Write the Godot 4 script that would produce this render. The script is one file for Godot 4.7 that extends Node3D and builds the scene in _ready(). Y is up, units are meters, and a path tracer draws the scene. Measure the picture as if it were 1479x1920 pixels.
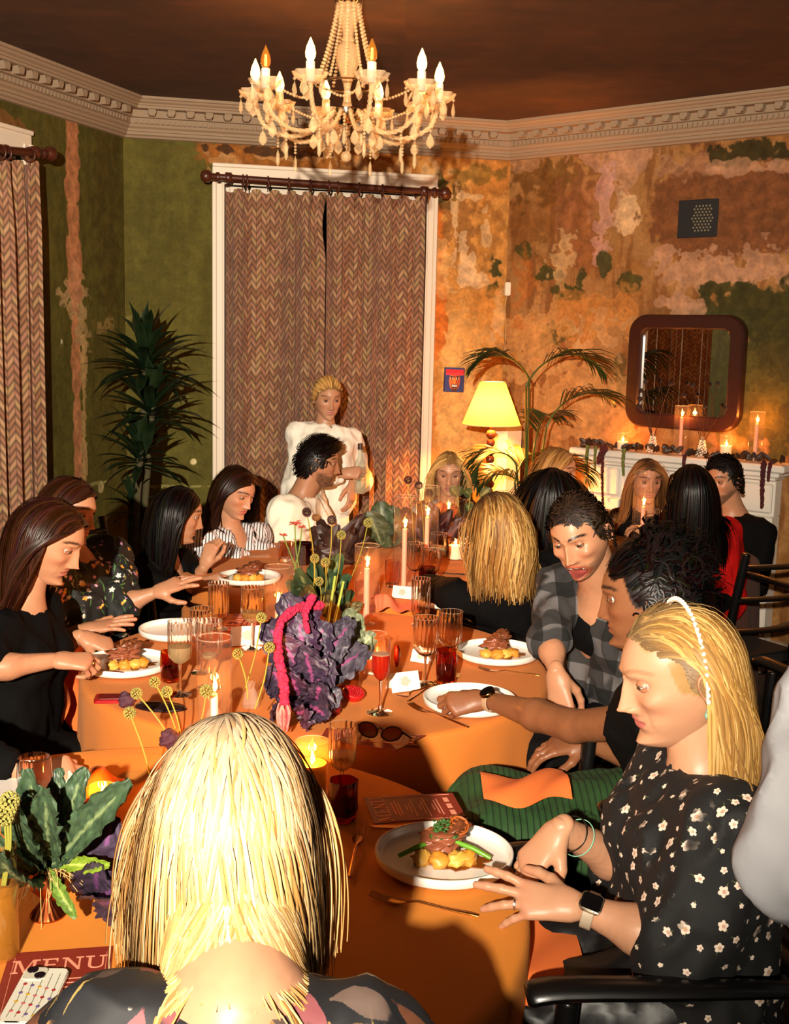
extends Node3D
# A candle-lit supper in an old bay-windowed room, taken with a flash. x right, y up, the camera looks along -z.
const EYE := Vector3(0, 1.78, 0)
const PITCH := -8.7
const ROLL := 1.3
const FOCAL := 2157.0
const CEIL := 3.07
const TOP := 0.76            # table top
var used := {}
var rng := RandomNumberGenerator.new()
var cam: Camera3D
var M := {}
var jobs: Array = []

class MB:
	var v := PackedVector3Array()
	var n := PackedVector3Array()
	var c := PackedColorArray()
	var uv := PackedVector2Array()
	var ix := PackedInt32Array()
	var col := Color.WHITE
	func vert(p: Vector3, t := Vector2.ZERO) -> int:
		v.append(p); uv.append(t); c.append(col)
		return v.size() - 1
	func tri(a: int, b: int, d: int) -> void:      # counter-clockwise seen from outside
		ix.append(a); ix.append(d); ix.append(b)
	func quad(a: int, b: int, d: int, e: int) -> void:
		tri(a, b, d); tri(a, d, e)
	func face(ps: Array, uvs := []) -> void:         # flat polygon with vertices of its own
		var i0 := v.size()
		for i in ps.size():
			vert(ps[i], uvs[i] if uvs.size() else Vector2.ZERO)
		for i in range(1, ps.size() - 1):
			tri(i0, i0 + i, i0 + i + 1)
	func box(x: Transform3D, s: Vector3, b := 0.003) -> void:
		var h := s * 0.5
		b = minf(b, minf(h.x, minf(h.y, h.z)) * 0.6)
		for ax in 3:
			for sg in [-1.0, 1.0]:
				var u := (ax + 1) % 3
				var w := (ax + 2) % 3
				var ps := []
				for q in [[-1, -1], [1, -1], [1, 1], [-1, 1]]:
					var p := Vector3.ZERO
					p[ax] = sg * h[ax]
					p[u] = q[0] * (h[u] - b)
					p[w] = q[1] * (h[w] - b)
					ps.append(x * p)
				if sg < 0: ps.reverse()
				face(ps, [Vector2(0, 0), Vector2(1, 0), Vector2(1, 1), Vector2(0, 1)])
		if b <= 0.0: return
		for ax in 3:
			var u := (ax + 1) % 3
			var w := (ax + 2) % 3
			for su in [-1.0, 1.0]:
				for sw in [-1.0, 1.0]:
					var p1 := Vector3.ZERO; var p2 := Vector3.ZERO
					p1[u] = su * h[u]; p1[w] = sw * (h[w] - b); p1[ax] = -(h[ax] - b)
					p2[u] = su * (h[u] - b); p2[w] = sw * h[w]; p2[ax] = -(h[ax] - b)
					var p3 := p2; var p4 := p1
					p3[ax] = h[ax] - b; p4[ax] = h[ax] - b
					var ps := [x * p1, x * p2, x * p3, x * p4]
					if su * sw > 0: ps.reverse()
					face(ps)
		for sx in [-1.0, 1.0]:
			for sy in [-1.0, 1.0]:
				for sz in [-1.0, 1.0]:
					var a := Vector3(sx * h.x, sy * (h.y - b), sz * (h.z - b))
					var d := Vector3(sx * (h.x - b), sy * h.y, sz * (h.z - b))
					var e := Vector3(sx * (h.x - b), sy * (h.y - b), sz * h.z)
					face([x * a, x * d, x * e] if sx * sy * sz > 0 else [x * a, x * e, x * d])
	# pr: points (radius, y) going up the outside; ribs modulate the radius between rib_lo and rib_hi
	func lathe(x: Transform3D, pr: Array, seg := 24, ribs := 0, amp := 0.0, lo := -9.0, hi := 9.0, wob: Array = []) -> void:
		var ring := []
		for j in pr.size():
			var dup := false
			if j > 0 and j < pr.size() - 1:
				var d1: Vector2 = (pr[j] - pr[j - 1]).normalized()
				var d2: Vector2 = (pr[j + 1] - pr[j]).normalized()
				dup = d1.dot(d2) < 0.72
			for k in (2 if dup else 1):
				var r0 := v.size()
				for i in seg + 1:
					var a := TAU * i / seg
					var r: float = pr[j].x
					if ribs and pr[j].y > lo and pr[j].y < hi: r *= 1.0 + amp * cos(ribs * a)
					if wob.size(): r *= 1.0 + wob[0] * sin(a * wob[1] + pr[j].y * wob[2])
					vert(x * Vector3(r * cos(a), pr[j].y, r * sin(a)), Vector2(float(i) / seg, float(j) / pr.size()))
				ring.append([r0, k == 1])
		for j in ring.size() - 1:
			if ring[j + 1][1]: continue
			for i in seg:
				var a: int = ring[j][0] + i
				var b: int = ring[j + 1][0] + i
				quad(a, b, b + 1, a + 1)
	func tube(ps: Array, rs, seg := 8, caps := true, flat := 1.0, twist := 0.0) -> void:
		var up := Vector3.UP
		var t0: Vector3 = (ps[1] - ps[0]).normalized()
		if absf(t0.dot(up)) > 0.9: up = Vector3.RIGHT
		var sd := up.cross(t0).normalized()
		var first := v.size()
		var L := 0.0
		for j in ps.size():
			var t: Vector3 = (ps[mini(j + 1, ps.size() - 1)] - ps[maxi(j - 1, 0)]).normalized()
			sd = (sd - t * sd.dot(t)).normalized()
			var bn := t.cross(sd)
			var r: float = rs[j] if rs is Array else rs
			if j: L += (ps[j] - ps[j - 1]).length()
			for i in seg + 1:
				var a := TAU * i / seg + twist * L
				vert(ps[j] + sd * (cos(a) * r) + bn * (sin(a) * r * flat), Vector2(float(i) / seg, L))
		for j in ps.size() - 1:
			for i in seg:
				var a := first + j * (seg + 1) + i
				quad(a, a + 1, a + seg + 2, a + seg + 1)
		if caps:
			for e in [0, ps.size() - 1]:
				var m := vert(ps[e])
				var r0: int = first + e * (seg + 1)
				for i in seg:
					if e == 0: tri(m, r0 + i + 1, r0 + i)
					else: tri(m, r0 + i, r0 + i + 1)
	func ball(x: Transform3D, la := 8, lo := 12) -> void:
		var r0 := v.size()
		for j in la + 1:
			var t := PI * j / la
			for i in lo + 1:
				var a := TAU * i / lo
				vert(x * Vector3(sin(t) * cos(a), cos(t), sin(t) * sin(a)), Vector2(float(i) / lo, float(j) / la))
		for j in la:
			for i in lo:
				var a := r0 + j * (lo + 1) + i
				quad(a, a + 1, a + lo + 2, a + lo + 1)
	# a grid of (nu+1)x(nv+1) points from f(u, v)
	func grid(f: Callable, nu: int, nv: int, us := 1.0, vs := 1.0) -> void:
		var r0 := v.size()
		for j in nv + 1:
			for i in nu + 1:
				vert(f.call(float(i) / nu, float(j) / nv), Vector2(us * i / nu, vs * j / nv))
		for j in nv:
			for i in nu:
				var a := r0 + j * (nu + 1) + i
				quad(a, a + 1, a + nu + 2, a + nu + 1)
	func ribbon(ps: Array, w: Array, side: Array, lift := 0.0) -> void:
		var r0 := v.size()
		for j in ps.size():
			vert(ps[j] - side[j] * w[j], Vector2(0, j)); vert(ps[j] + side[j] * w[j], Vector2(1, j))
		for j in ps.size() - 1:
			quad(r0 + j * 2, r0 + j * 2 + 1, r0 + j * 2 + 3, r0 + j * 2 + 2)
	# flat outline (x, y) pushed out along z by d, with a small chamfer on the front
	func slab(x: Transform3D, pts: Array, d: float, b := 0.0) -> void:
		var pk := PackedVector2Array(pts)
		if Geometry2D.is_polygon_clockwise(pk): pk.reverse()
		var inn := pk
		if b > 0.0:
			var off := Geometry2D.offset_polygon(pk, -b)
			if off.size() == 1 and off[0].size() == pk.size(): inn = off[0]
			else: b = 0.0
		var t := Geometry2D.triangulate_polygon(inn)
		var f0 := v.size()
		for p in inn: vert(x * Vector3(p.x, p.y, d), p)
		for i in range(0, t.size(), 3):
			var q := (inn[t[i + 1]] - inn[t[i]]).cross(inn[t[i + 2]] - inn[t[i]])
			if q > 0: tri(f0 + t[i], f0 + t[i + 1], f0 + t[i + 2])
			else: tri(f0 + t[i], f0 + t[i + 2], f0 + t[i + 1])
		t = Geometry2D.triangulate_polygon(pk)
		f0 = v.size()
		for p in pk: vert(x * Vector3(p.x, p.y, 0), p)
		for i in range(0, t.size(), 3):
			var q := (pk[t[i + 1]] - pk[t[i]]).cross(pk[t[i + 2]] - pk[t[i]])
			if q < 0: tri(f0 + t[i], f0 + t[i + 1], f0 + t[i + 2])
			else: tri(f0 + t[i], f0 + t[i + 2], f0 + t[i + 1])
		var m := pk.size()
		for i in m:
			var a := pk[i]
			var e := pk[(i + 1) % m]
			face([x * Vector3(a.x, a.y, 0), x * Vector3(e.x, e.y, 0), x * Vector3(e.x, e.y, d - b), x * Vector3(a.x, a.y, d - b)])
			if b > 0.0 and inn.size() == m:
				var a2 := inn[i]
				var e2 := inn[(i + 1) % m]
				face([x * Vector3(a.x, a.y, d - b), x * Vector3(e.x, e.y, d - b), x * Vector3(e2.x, e2.y, d), x * Vector3(a2.x, a2.y, d)])
	func append(o: MB, x: Transform3D, tint := Color.WHITE) -> void:
		var b := v.size()
		v.append_array(x * o.v)
		uv.append_array(o.uv)
		if tint == Color.WHITE: c.append_array(o.c)
		else:
			for k in o.c: c.append(k * tint)
		if n.size() or o.n.size():
			n.resize(b)
			for k in o.n: n.append((x.basis * k).normalized())
			n.resize(v.size())
		var flip := x.basis.determinant() < 0
		for i in range(0, o.ix.size(), 3):
			ix.append(o.ix[i] + b)
			ix.append(o.ix[i + (2 if flip else 1)] + b)
			ix.append(o.ix[i + (1 if flip else 2)] + b)
	func smooth() -> void:
		n.resize(v.size()); n.fill(Vector3.ZERO)
		for i in range(0, ix.size(), 3):
			var a := ix[i]; var b := ix[i + 1]; var d := ix[i + 2]
			var q := (v[d] - v[a]).cross(v[b] - v[a])
			n[a] += q; n[b] += q; n[d] += q
		for i in n.size():
			n[i] = n[i].normalized() if n[i].length_squared() > 1e-24 else Vector3.UP
	func weld_seam(eps := 1e-5) -> void:            # share normals between vertices at one place
		var at := {}
		for i in v.size():
			var k := Vector3i((v[i] / eps).round())
			at[k] = at.get(k, Vector3.ZERO) + n[i]
		for i in v.size():
			var k := Vector3i((v[i] / eps).round())
			if at[k].length_squared() > 1e-12: n[i] = at[k].normalized()
	func mesh(m: Material) -> ArrayMesh:
		if n.size() != v.size(): smooth()
		var a := []
		a.resize(Mesh.ARRAY_MAX)
		a[Mesh.ARRAY_VERTEX] = v; a[Mesh.ARRAY_NORMAL] = n; a[Mesh.ARRAY_COLOR] = c; a[Mesh.ARRAY_TEX_UV] = uv; a[Mesh.ARRAY_INDEX] = ix
		var r := ArrayMesh.new()
		r.add_surface_from_arrays(Mesh.PRIMITIVE_TRIANGLES, a)
		r.surface_set_material(0, m)
		return r

func numbered(called: String) -> String:
	if not used.has(called):
		used[called] = 0
		return called
	used[called] += 1
	return "%s_%03d" % [called, used[called]]

func tag(o: Node3D, label: String, category: String, group := "", kind := "") -> Node3D:
	if label: o.set_meta("label", label)
	if category: o.set_meta("category", category)
	if group: o.set_meta("group", group)
	if kind: o.set_meta("kind", kind)
	return o

func thing(called: String, label: String, category: String, at := Vector3.ZERO, turn := 0.0, group := "") -> Node3D:
	var o := Node3D.new()
	o.name = numbered(called)
	add_child(o)
	o.position = at
	o.rotation.y = turn
	return tag(o, label, category, group)

func obj(called: String, mb: MB, m: Material, parent: Node3D = null) -> MeshInstance3D:
	return put(called, mb.mesh(m), parent)

func put(called: String, mesh: Mesh, parent: Node3D = null) -> MeshInstance3D:
	var o := MeshInstance3D.new()
	o.mesh = mesh
	o.name = called if parent else numbered(called)
	(parent if parent else self).add_child(o, true)
	return o

func struct(called: String, mb: MB, m: Material, label := "") -> MeshInstance3D:
	var o := obj(called, mb, m)
	o.set_meta("kind", "structure")
	if label: tag(o, label, "")
	return o

func dup(root: Node3D, at: Vector3, turn: float, label := "", group := "") -> Node3D:
	var r: Node3D = root.duplicate()
	r.name = numbered(String(root.name).rstrip("0123456789").rstrip("_"))
	add_child(r)
	r.position = at
	r.rotation.y = turn
	if label: r.set_meta("label", label)
	if group: r.set_meta("group", group)
	return r

func T(p: Vector3, deg := Vector3.ZERO, s := Vector3.ONE) -> Transform3D:
	return Transform3D(Basis.from_euler(deg * PI / 180.0).scaled_local(s), p)

# where a sight line of the photograph meets the world: at a depth, on a level, on an upright wall
func ray(px: float, py: float) -> Vector3:
	return (Basis.from_euler(Vector3(deg_to_rad(PITCH), 0, deg_to_rad(ROLL))) * Vector3(px - 739.5, 960.0 - py, -FOCAL)).normalized()
func at(px: float, py: float, d: float) -> Vector3:
	var r := ray(px, py)
	return EYE + r * (d / -r.z)
func level(px: float, py: float, y := TOP) -> Vector3:
	var r := ray(px, py)
	return EYE + r * ((y - EYE.y) / r.y)
func onwall(px: float, py: float, a: Vector3, b: Vector3, off := 0.0) -> Vector3:
	var nn := (b - a).cross(Vector3.UP).normalized()
	var r := ray(px, py)
	return EYE + r * ((a + nn * off - EYE).dot(nn) / r.dot(nn))

func mat(col: Color, rough := 0.6, metal := 0.0) -> StandardMaterial3D:
	var m := StandardMaterial3D.new()
	m.albedo_color = col
	m.roughness = rough
	m.metallic = metal
	return m
func vmat(rough := 0.6, metal := 0.0) -> StandardMaterial3D:   # colour from the vertices
	var m := mat(Color.WHITE, rough, metal)
	m.vertex_color_use_as_albedo = true
	return m
func glass(col := Color(1, 1, 1, 0.03), rough := 0.03) -> StandardMaterial3D:
	var m := mat(col, rough)
	m.transparency = BaseMaterial3D.TRANSPARENCY_ALPHA
	return m
func solid_glass(col: Color, ior := 0.05) -> StandardMaterial3D:
	var m := mat(col, 0.02)
	m.refraction_enabled = true
	m.refraction_scale = ior
	return m
func glow(col: Color, e: float) -> StandardMaterial3D:
	var m := mat(col, 0.5)
	m.emission_enabled = true
	m.emission = col
	m.emission_energy_multiplier = e
	return m
func lin(r: float, g: float, b: float) -> Color:      # an sRGB colour (0..255) as the linear value vertex colours want
	return Color(r / 255.0, g / 255.0, b / 255.0).srgb_to_linear()
func rgb(r: float, g: float, b: float) -> Color:
	return Color(r / 255.0, g / 255.0, b / 255.0)
func tex(im: Image) -> ImageTexture:
	return ImageTexture.create_from_image(im)
func noise(seed_: int, freq: float, oct := 4, kind := FastNoiseLite.TYPE_SIMPLEX_SMOOTH) -> FastNoiseLite:
	var f := FastNoiseLite.new()
	f.seed = seed_
	f.noise_type = kind
	f.frequency = freq
	f.fractal_octaves = oct
	return f
# a picture computed pixel by pixel
func paint(w: int, h: int, f: Callable) -> Image:
	var by := PackedByteArray()
	by.resize(w * h * 3)
	var k := 0
	for y in h:
		for x in w:
			var q: Color = f.call(x, y)
			by[k] = clampi(int(q.r * 255.0), 0, 255); by[k + 1] = clampi(int(q.g * 255.0), 0, 255); by[k + 2] = clampi(int(q.b * 255.0), 0, 255)
			k += 3
	return Image.create_from_data(w, h, false, Image.FORMAT_RGB8, by)
func rnd(a: float, b: float) -> float:
	return rng.randf_range(a, b)
func sst(a: float, b: float, x: float) -> float:
	return smoothstep(a, b, x) if a < b else 1.0 - smoothstep(b, a, x)
func cr(ps: Array, n: int) -> Array:      # smooth curve through points
	var out := []
	for i in ps.size() - 1:
		var p0: Vector3 = ps[maxi(i - 1, 0)]
		var p3: Vector3 = ps[mini(i + 2, ps.size() - 1)]
		for k in n:
			out.append(ps[i].cubic_interpolate(ps[i + 1], p0, p3, float(k) / n))
	out.append(ps[-1])
	return out
# ---------------------------------------------------------------- the room
var WB := Vector3(-1.60, 0, -6.825)
var WC := Vector3(0.67, 0, -7.37)
var WR := Vector3(3.42, 0, -5.055)
var WL := Vector3(-3.05, 0, -2.54)

func camera_and_light() -> void:
	cam = Camera3D.new()
	cam.name = "camera"
	add_child(cam)
	cam.position = EYE
	cam.rotation = Vector3(deg_to_rad(PITCH), 0, deg_to_rad(ROLL))
	cam.fov = rad_to_deg(2.0 * atan(960.0 / FOCAL))
	cam.near = 0.05
	cam.far = 60.0
	cam.current = true
	var we := WorldEnvironment.new()
	we.name = "world_environment"
	var e := Environment.new()
	e.background_mode = Environment.BG_COLOR
	e.background_color = Color(0.004, 0.005, 0.010)
	e.ambient_light_source = Environment.AMBIENT_SOURCE_DISABLED
	e.tonemap_mode = Environment.TONE_MAPPER_LINEAR
	e.tonemap_exposure = 1.0
	e.sdfgi_enabled = true
	e.ssao_enabled = true
	e.ssil_enabled = true
	we.environment = e
	add_child(we)
	# the photographer's flash, held to the left of the camera and tilted up
	var s := SpotLight3D.new()
	s.name = "camera_flash"
	add_child(s)
	s.position = Vector3(-0.40, 2.2, 1.2)
	s.rotation = Vector3(deg_to_rad(-1.0), deg_to_rad(0.0), 0)
	s.light_color = rgb(255, 241, 219)
	s.light_energy = 71.0
	s.spot_range = 20.0
	s.spot_attenuation = 2.0
	s.spot_angle = 34.0
	s.spot_angle_attenuation = 1.0
	s.light_size = 0.03
	s.shadow_enabled = true

func lamp(where: Vector3, col: Color, e: float, size: float, parent: Node3D, called := "lamp_light") -> void:
	var o := OmniLight3D.new()
	o.name = called
	parent.add_child(o, true)
	o.position = where
	o.light_color = col
	o.light_energy = e
	o.light_size = size
	o.omni_range = 12.0
	o.omni_attenuation = 2.0
	o.shadow_enabled = true

# paint for a wall: mottled base, then blots laid over it in wall metres [u, v, ru, rv, colour, strength]
func wall_job(j: Dictionary) -> void:
	var w: int = j.w
	var h: int = j.h
	var n1: PackedByteArray = noise(j.seed, 0.010 * 300.0 / j.ppm, 4).get_image(w, h).get_data()
	var n2: PackedByteArray = noise(j.seed + 1, 0.035 * 300.0 / j.ppm, 5).get_image(w, h).get_data()
	var n3: PackedByteArray = noise(j.seed + 2, 0.12 * 300.0 / j.ppm, 3).get_image(w, h).get_data()
	var st_img := noise(j.seed + 3, 0.03 * 300.0 / j.ppm, 4).get_image(w, maxi(8, h / 7))
	st_img.resize(w, h, Image.INTERPOLATE_BILINEAR)
	var n4: PackedByteArray = st_img.get_data()
	var px := PackedVector3Array()
	px.resize(w * h)
	var ca: Vector3 = j.base[0]
	var cb: Vector3 = j.base[1]
	var cc: Vector3 = j.base[2]
	for i in w * h:
		var a := n1[i] / 255.0
		var b := n4[i] / 255.0
		px[i] = ca.lerp(cb, smoothstep(0.34, 0.70, a * 0.7 + n2[i] / 850.0)).lerp(cc, smoothstep(0.5, 0.72, b) * j.streak)
	var ppm: float = j.ppm
	for q in j.blots:
		var u0: float = q[0]; var v0: float = q[1]; var ru: float = q[2]; var rv: float = q[3]
		var colr: Vector3 = q[4]
		var stg: float = q[5]
		var rough: float = q[6] if q.size() > 6 else 1.0
		for y in range(maxi(0, int(h - (v0 + rv * 1.6) * ppm)), mini(h, int(h - (v0 - rv * 1.6) * ppm))):
			var dv := ((h - y) / ppm - v0) / rv
			for x in range(maxi(0, int((u0 - ru * 1.6) * ppm)), mini(w, int((u0 + ru * 1.6) * ppm))):
				var du := (x / ppm - u0) / ru
				var i := y * w + x
				var d := sqrt(du * du + dv * dv) + ((n2[i] - 128) / 200.0 + (n1[i] - 128) / 190.0) * rough
				if d < 1.05:
					px[i] = px[i].lerp(colr * (0.86 + n2[i] / 900.0), stg * (1.0 - smoothstep(0.86, 1.05, d)))
	var by := PackedByteArray()
	by.resize(w * h * 3)
	for i in w * h:
		var g := 0.84 + n3[i] / 1600.0 + n2[i] / 1900.0
		var p := px[i] * g
		by[i * 3] = clampi(int(p.x), 0, 255); by[i * 3 + 1] = clampi(int(p.y), 0, 255); by[i * 3 + 2] = clampi(int(p.z), 0, 255)
	j.im = Image.create_from_data(w, h, false, Image.FORMAT_RGB8, by)
	j.bump = Image.create_from_data(w, h, false, Image.FORMAT_L8, n2)

# photograph pixel -> (u, v) in metres on a wall that runs from a to b
func uvw(px: float, py: float, a: Vector3, b: Vector3) -> Vector2:
	var p := onwall(px, py, a, b)
	return Vector2((Vector3(p.x, 0, p.z) - a).dot((b - a).normalized()), p.y)

func blot(px: float, py: float, rx: float, ry: float, col: Vector3, s: float, a: Vector3, b: Vector3, rough := 1.0) -> Array:
	var m := uvw(px, py, a, b)
	var r := uvw(px + rx, py, a, b)
	var t := uvw(px, py - ry, a, b)
	return [m.x, m.y, absf(r.x - m.x), absf(t.y - m.y), col, s, rough]

func wall_jobs() -> Array:
	var OCH := Vector3(140, 92, 44)
	var CRM := Vector3(214, 172, 124)
	var PNK := Vector3(176, 130, 98)
	var BRN := Vector3(112, 66, 26)
	var GRN := Vector3(58, 54, 22)
	var DGR := Vector3(58, 58, 24)
	var ORG := Vector3(196, 104, 36)
	var TER := Vector3(112, 68, 38)
	var a := WC
	var b := WR
	var right := {"w": 860, "h": 720, "ppm": 234.5, "seed": 11, "base": [OCH, Vector3(152, 108, 62), Vector3(106, 62, 28)], "streak": 0.55, "blots": [
		blot(1040, 330, 90, 45, Vector3(92, 62, 22), 0.6, a, b), blot(1010, 390, 50, 70, BRN, 0.35, a, b), blot(1090, 400, 40, 110, Vector3(150, 92, 60), 0.5, a, b), blot(1095, 470, 22, 90, Vector3(140, 84, 40), 0.5, a, b),
		blot(1170, 290, 90, 30, PNK, 0.8, a, b), blot(1180, 330, 26, 110, PNK, 0.75, a, b, 1.4), blot(1135, 400, 16, 90, Vector3(200, 150, 140), 0.6, a, b, 1.5), blot(1185, 400, 24, 50, CRM, 0.85, a, b),
		blot(1330, 380, 125, 110, TER, 0.92, a, b, 0.4), blot(1440, 390, 130, 110, TER, 0.92, a, b, 0.4), blot(1480, 380, 130, 110, TER, 0.92, a, b, 0.4),
		blot(1290, 310, 90, 24, PNK, 0.5, a, b), blot(1420, 285, 80, 22, Vector3(52, 44, 18), 0.9, a, b), blot(1400, 312, 80, 14, PNK, 0.75, a, b), blot(1480, 310, 60, 10, PNK, 0.7, a, b),
		blot(1330, 515, 110, 34, PNK, 0.85, a, b), blot(1450, 500, 90, 40, PNK, 0.8, a, b), blot(1240, 480, 25, 22, PNK, 0.8, a, b), blot(1260, 520, 30, 40, PNK, 0.5, a, b),
		blot(1430, 590, 130, 62, GRN, 0.95, a, b, 0.5), blot(1470, 700, 110, 160, GRN, 0.9, a, b, 0.4), blot(1400, 760, 80, 110, Vector3(96, 84, 34), 0.6, a, b), blot(1360, 540, 46, 14, GRN, 0.9, a, b),
		blot(1265, 565, 40, 14, PNK, 0.85, a, b), blot(1300, 585, 30, 12, PNK, 0.8, a, b), blot(1275, 550, 10, 40, PNK, 0.6, a, b),
		blot(986, 472, 17, 16, DGR, 0.8, a, b), blot(1025, 512, 28, 15, DGR, 0.85, a, b), blot(1065, 545, 40, 16, DGR, 0.85, a, b), blot(1090, 525, 14, 20, DGR, 0.85, a, b), blot(1138, 495, 12, 22, DGR, 0.85, a, b), blot(1184, 528, 22, 18, DGR, 0.75, a, b),
		blot(1052, 492, 20, 40, Vector3(200, 160, 110), 0.7, a, b, 1.6), blot(1048, 630, 30, 24, DGR, 0.6, a, b), blot(1030, 614, 12, 12, DGR, 0.6, a, b), blot(1165, 690, 16, 36, DGR, 0.5, a, b),
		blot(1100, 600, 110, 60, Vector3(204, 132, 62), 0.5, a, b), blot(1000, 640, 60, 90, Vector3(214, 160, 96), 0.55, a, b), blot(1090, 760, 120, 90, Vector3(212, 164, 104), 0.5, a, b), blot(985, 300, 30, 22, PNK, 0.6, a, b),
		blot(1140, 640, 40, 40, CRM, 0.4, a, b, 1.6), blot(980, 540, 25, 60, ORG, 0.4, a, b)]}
	a = WB
	b = WC
	var centre := {"w": 560, "h": 720, "ppm": 234.5, "seed": 23, "base": [Vector3(82, 75, 28), Vector3(91, 84, 33), Vector3(74, 66, 24)], "streak": 0.35, "blots": [
		blot(620, 300, 260, 34, Vector3(140, 84, 32), 1.0, a, b, 0.3), blot(560, 292, 120, 12, Vector3(190, 140, 90), 0.7, a, b, 1.6), blot(430, 305, 30, 14, Vector3(180, 130, 80), 0.7, a, b), blot(740, 315, 40, 12, Vector3(200, 150, 100), 0.7, a, b, 1.8), blot(520, 285, 110, 8, Vector3(60, 34, 14), 0.8, a, b)]}
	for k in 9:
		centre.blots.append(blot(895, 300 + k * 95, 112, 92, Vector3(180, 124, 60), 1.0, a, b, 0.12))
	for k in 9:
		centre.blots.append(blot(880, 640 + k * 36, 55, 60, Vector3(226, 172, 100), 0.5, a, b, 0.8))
	centre.blots.append_array([
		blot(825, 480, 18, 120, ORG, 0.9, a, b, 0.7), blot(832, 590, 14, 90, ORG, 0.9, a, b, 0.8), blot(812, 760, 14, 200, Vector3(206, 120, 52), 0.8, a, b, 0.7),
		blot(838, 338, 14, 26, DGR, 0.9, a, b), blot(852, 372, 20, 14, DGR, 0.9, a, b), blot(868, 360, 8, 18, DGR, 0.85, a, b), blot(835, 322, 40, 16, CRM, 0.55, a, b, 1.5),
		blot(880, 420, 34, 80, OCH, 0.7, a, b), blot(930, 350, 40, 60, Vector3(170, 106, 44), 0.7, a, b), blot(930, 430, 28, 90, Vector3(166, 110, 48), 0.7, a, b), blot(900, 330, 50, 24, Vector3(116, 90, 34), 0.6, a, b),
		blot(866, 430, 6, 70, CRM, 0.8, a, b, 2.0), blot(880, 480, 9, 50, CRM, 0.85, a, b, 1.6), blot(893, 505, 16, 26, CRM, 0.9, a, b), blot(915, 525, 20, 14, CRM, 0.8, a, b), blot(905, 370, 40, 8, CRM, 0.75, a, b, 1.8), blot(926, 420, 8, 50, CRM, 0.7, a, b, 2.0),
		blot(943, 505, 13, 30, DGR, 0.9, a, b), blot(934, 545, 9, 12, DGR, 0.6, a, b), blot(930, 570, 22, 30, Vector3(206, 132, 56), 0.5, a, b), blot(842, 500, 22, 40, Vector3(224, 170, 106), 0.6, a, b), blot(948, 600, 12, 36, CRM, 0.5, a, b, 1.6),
		blot(365, 865, 7, 7, Vector3(206, 186, 140), 0.9, a, b, 0.4), blot(315, 912, 130, 3, Vector3(150, 140, 84), 0.8, a, b, 1.0), blot(300, 985, 130, 66, Vector3(84, 78, 28), 0.5, a, b, 0.3), blot(245, 600, 30, 10, Vector3(150, 132, 80), 0.5, a, b, 1.4)])
	a = WL
	b = WB
	var left := {"w": 1070, "h": 720, "ppm": 234.5, "seed": 37, "base": [Vector3(74, 68, 25), Vector3(82, 75, 29), Vector3(64, 57, 21)], "streak": 0.4, "blots": []}
	for k in 14:
		var y := 250.0 + 52 * k
		left.blots.append(blot(141 + 14.0 * k / 14.0, y, 13 if k < 6 else 9, 44, Vector3(168, 112, 74), 0.95, a, b, 0.45))
	for k in 12:
		left.blots.append(blot(164, 640 + 24 * k, 5, 22, Vector3(168, 134, 86), 0.75, a, b, 1.2))
	left.blots.append_array([blot(148, 575, 26, 46, Vector3(172, 140, 96), 0.85, a, b, 1.1), blot(162, 600, 16, 40, Vector3(160, 132, 88), 0.7, a, b, 1.4), blot(148, 545, 12, 50, Vector3(170, 118, 82), 0.9, a, b, 0.6),
		blot(196, 605, 26, 14, Vector3(160, 128, 80), 0.6, a, b, 1.6), blot(205, 350, 22, 260, Vector3(70, 58, 22), 0.5, a, b, 0.4), blot(20, 235, 60, 20, Vector3(120, 78, 40), 0.8, a, b), blot(150, 912, 70, 3, Vector3(150, 140, 84), 0.7, a, b),
		blot(122, 640, 2, 6, Vector3(200, 190, 160), 0.9, a, b, 0.3), blot(122, 912, 5, 12, Vector3(180, 150, 100), 0.8, a, b), blot(196, 912, 4, 8, Vector3(190, 170, 120), 0.8, a, b)])
	return [left, centre, right]

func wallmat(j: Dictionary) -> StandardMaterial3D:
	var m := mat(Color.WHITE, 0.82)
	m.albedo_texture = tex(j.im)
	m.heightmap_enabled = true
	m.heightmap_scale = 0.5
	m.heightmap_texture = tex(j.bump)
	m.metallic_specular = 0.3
	return m

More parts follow.
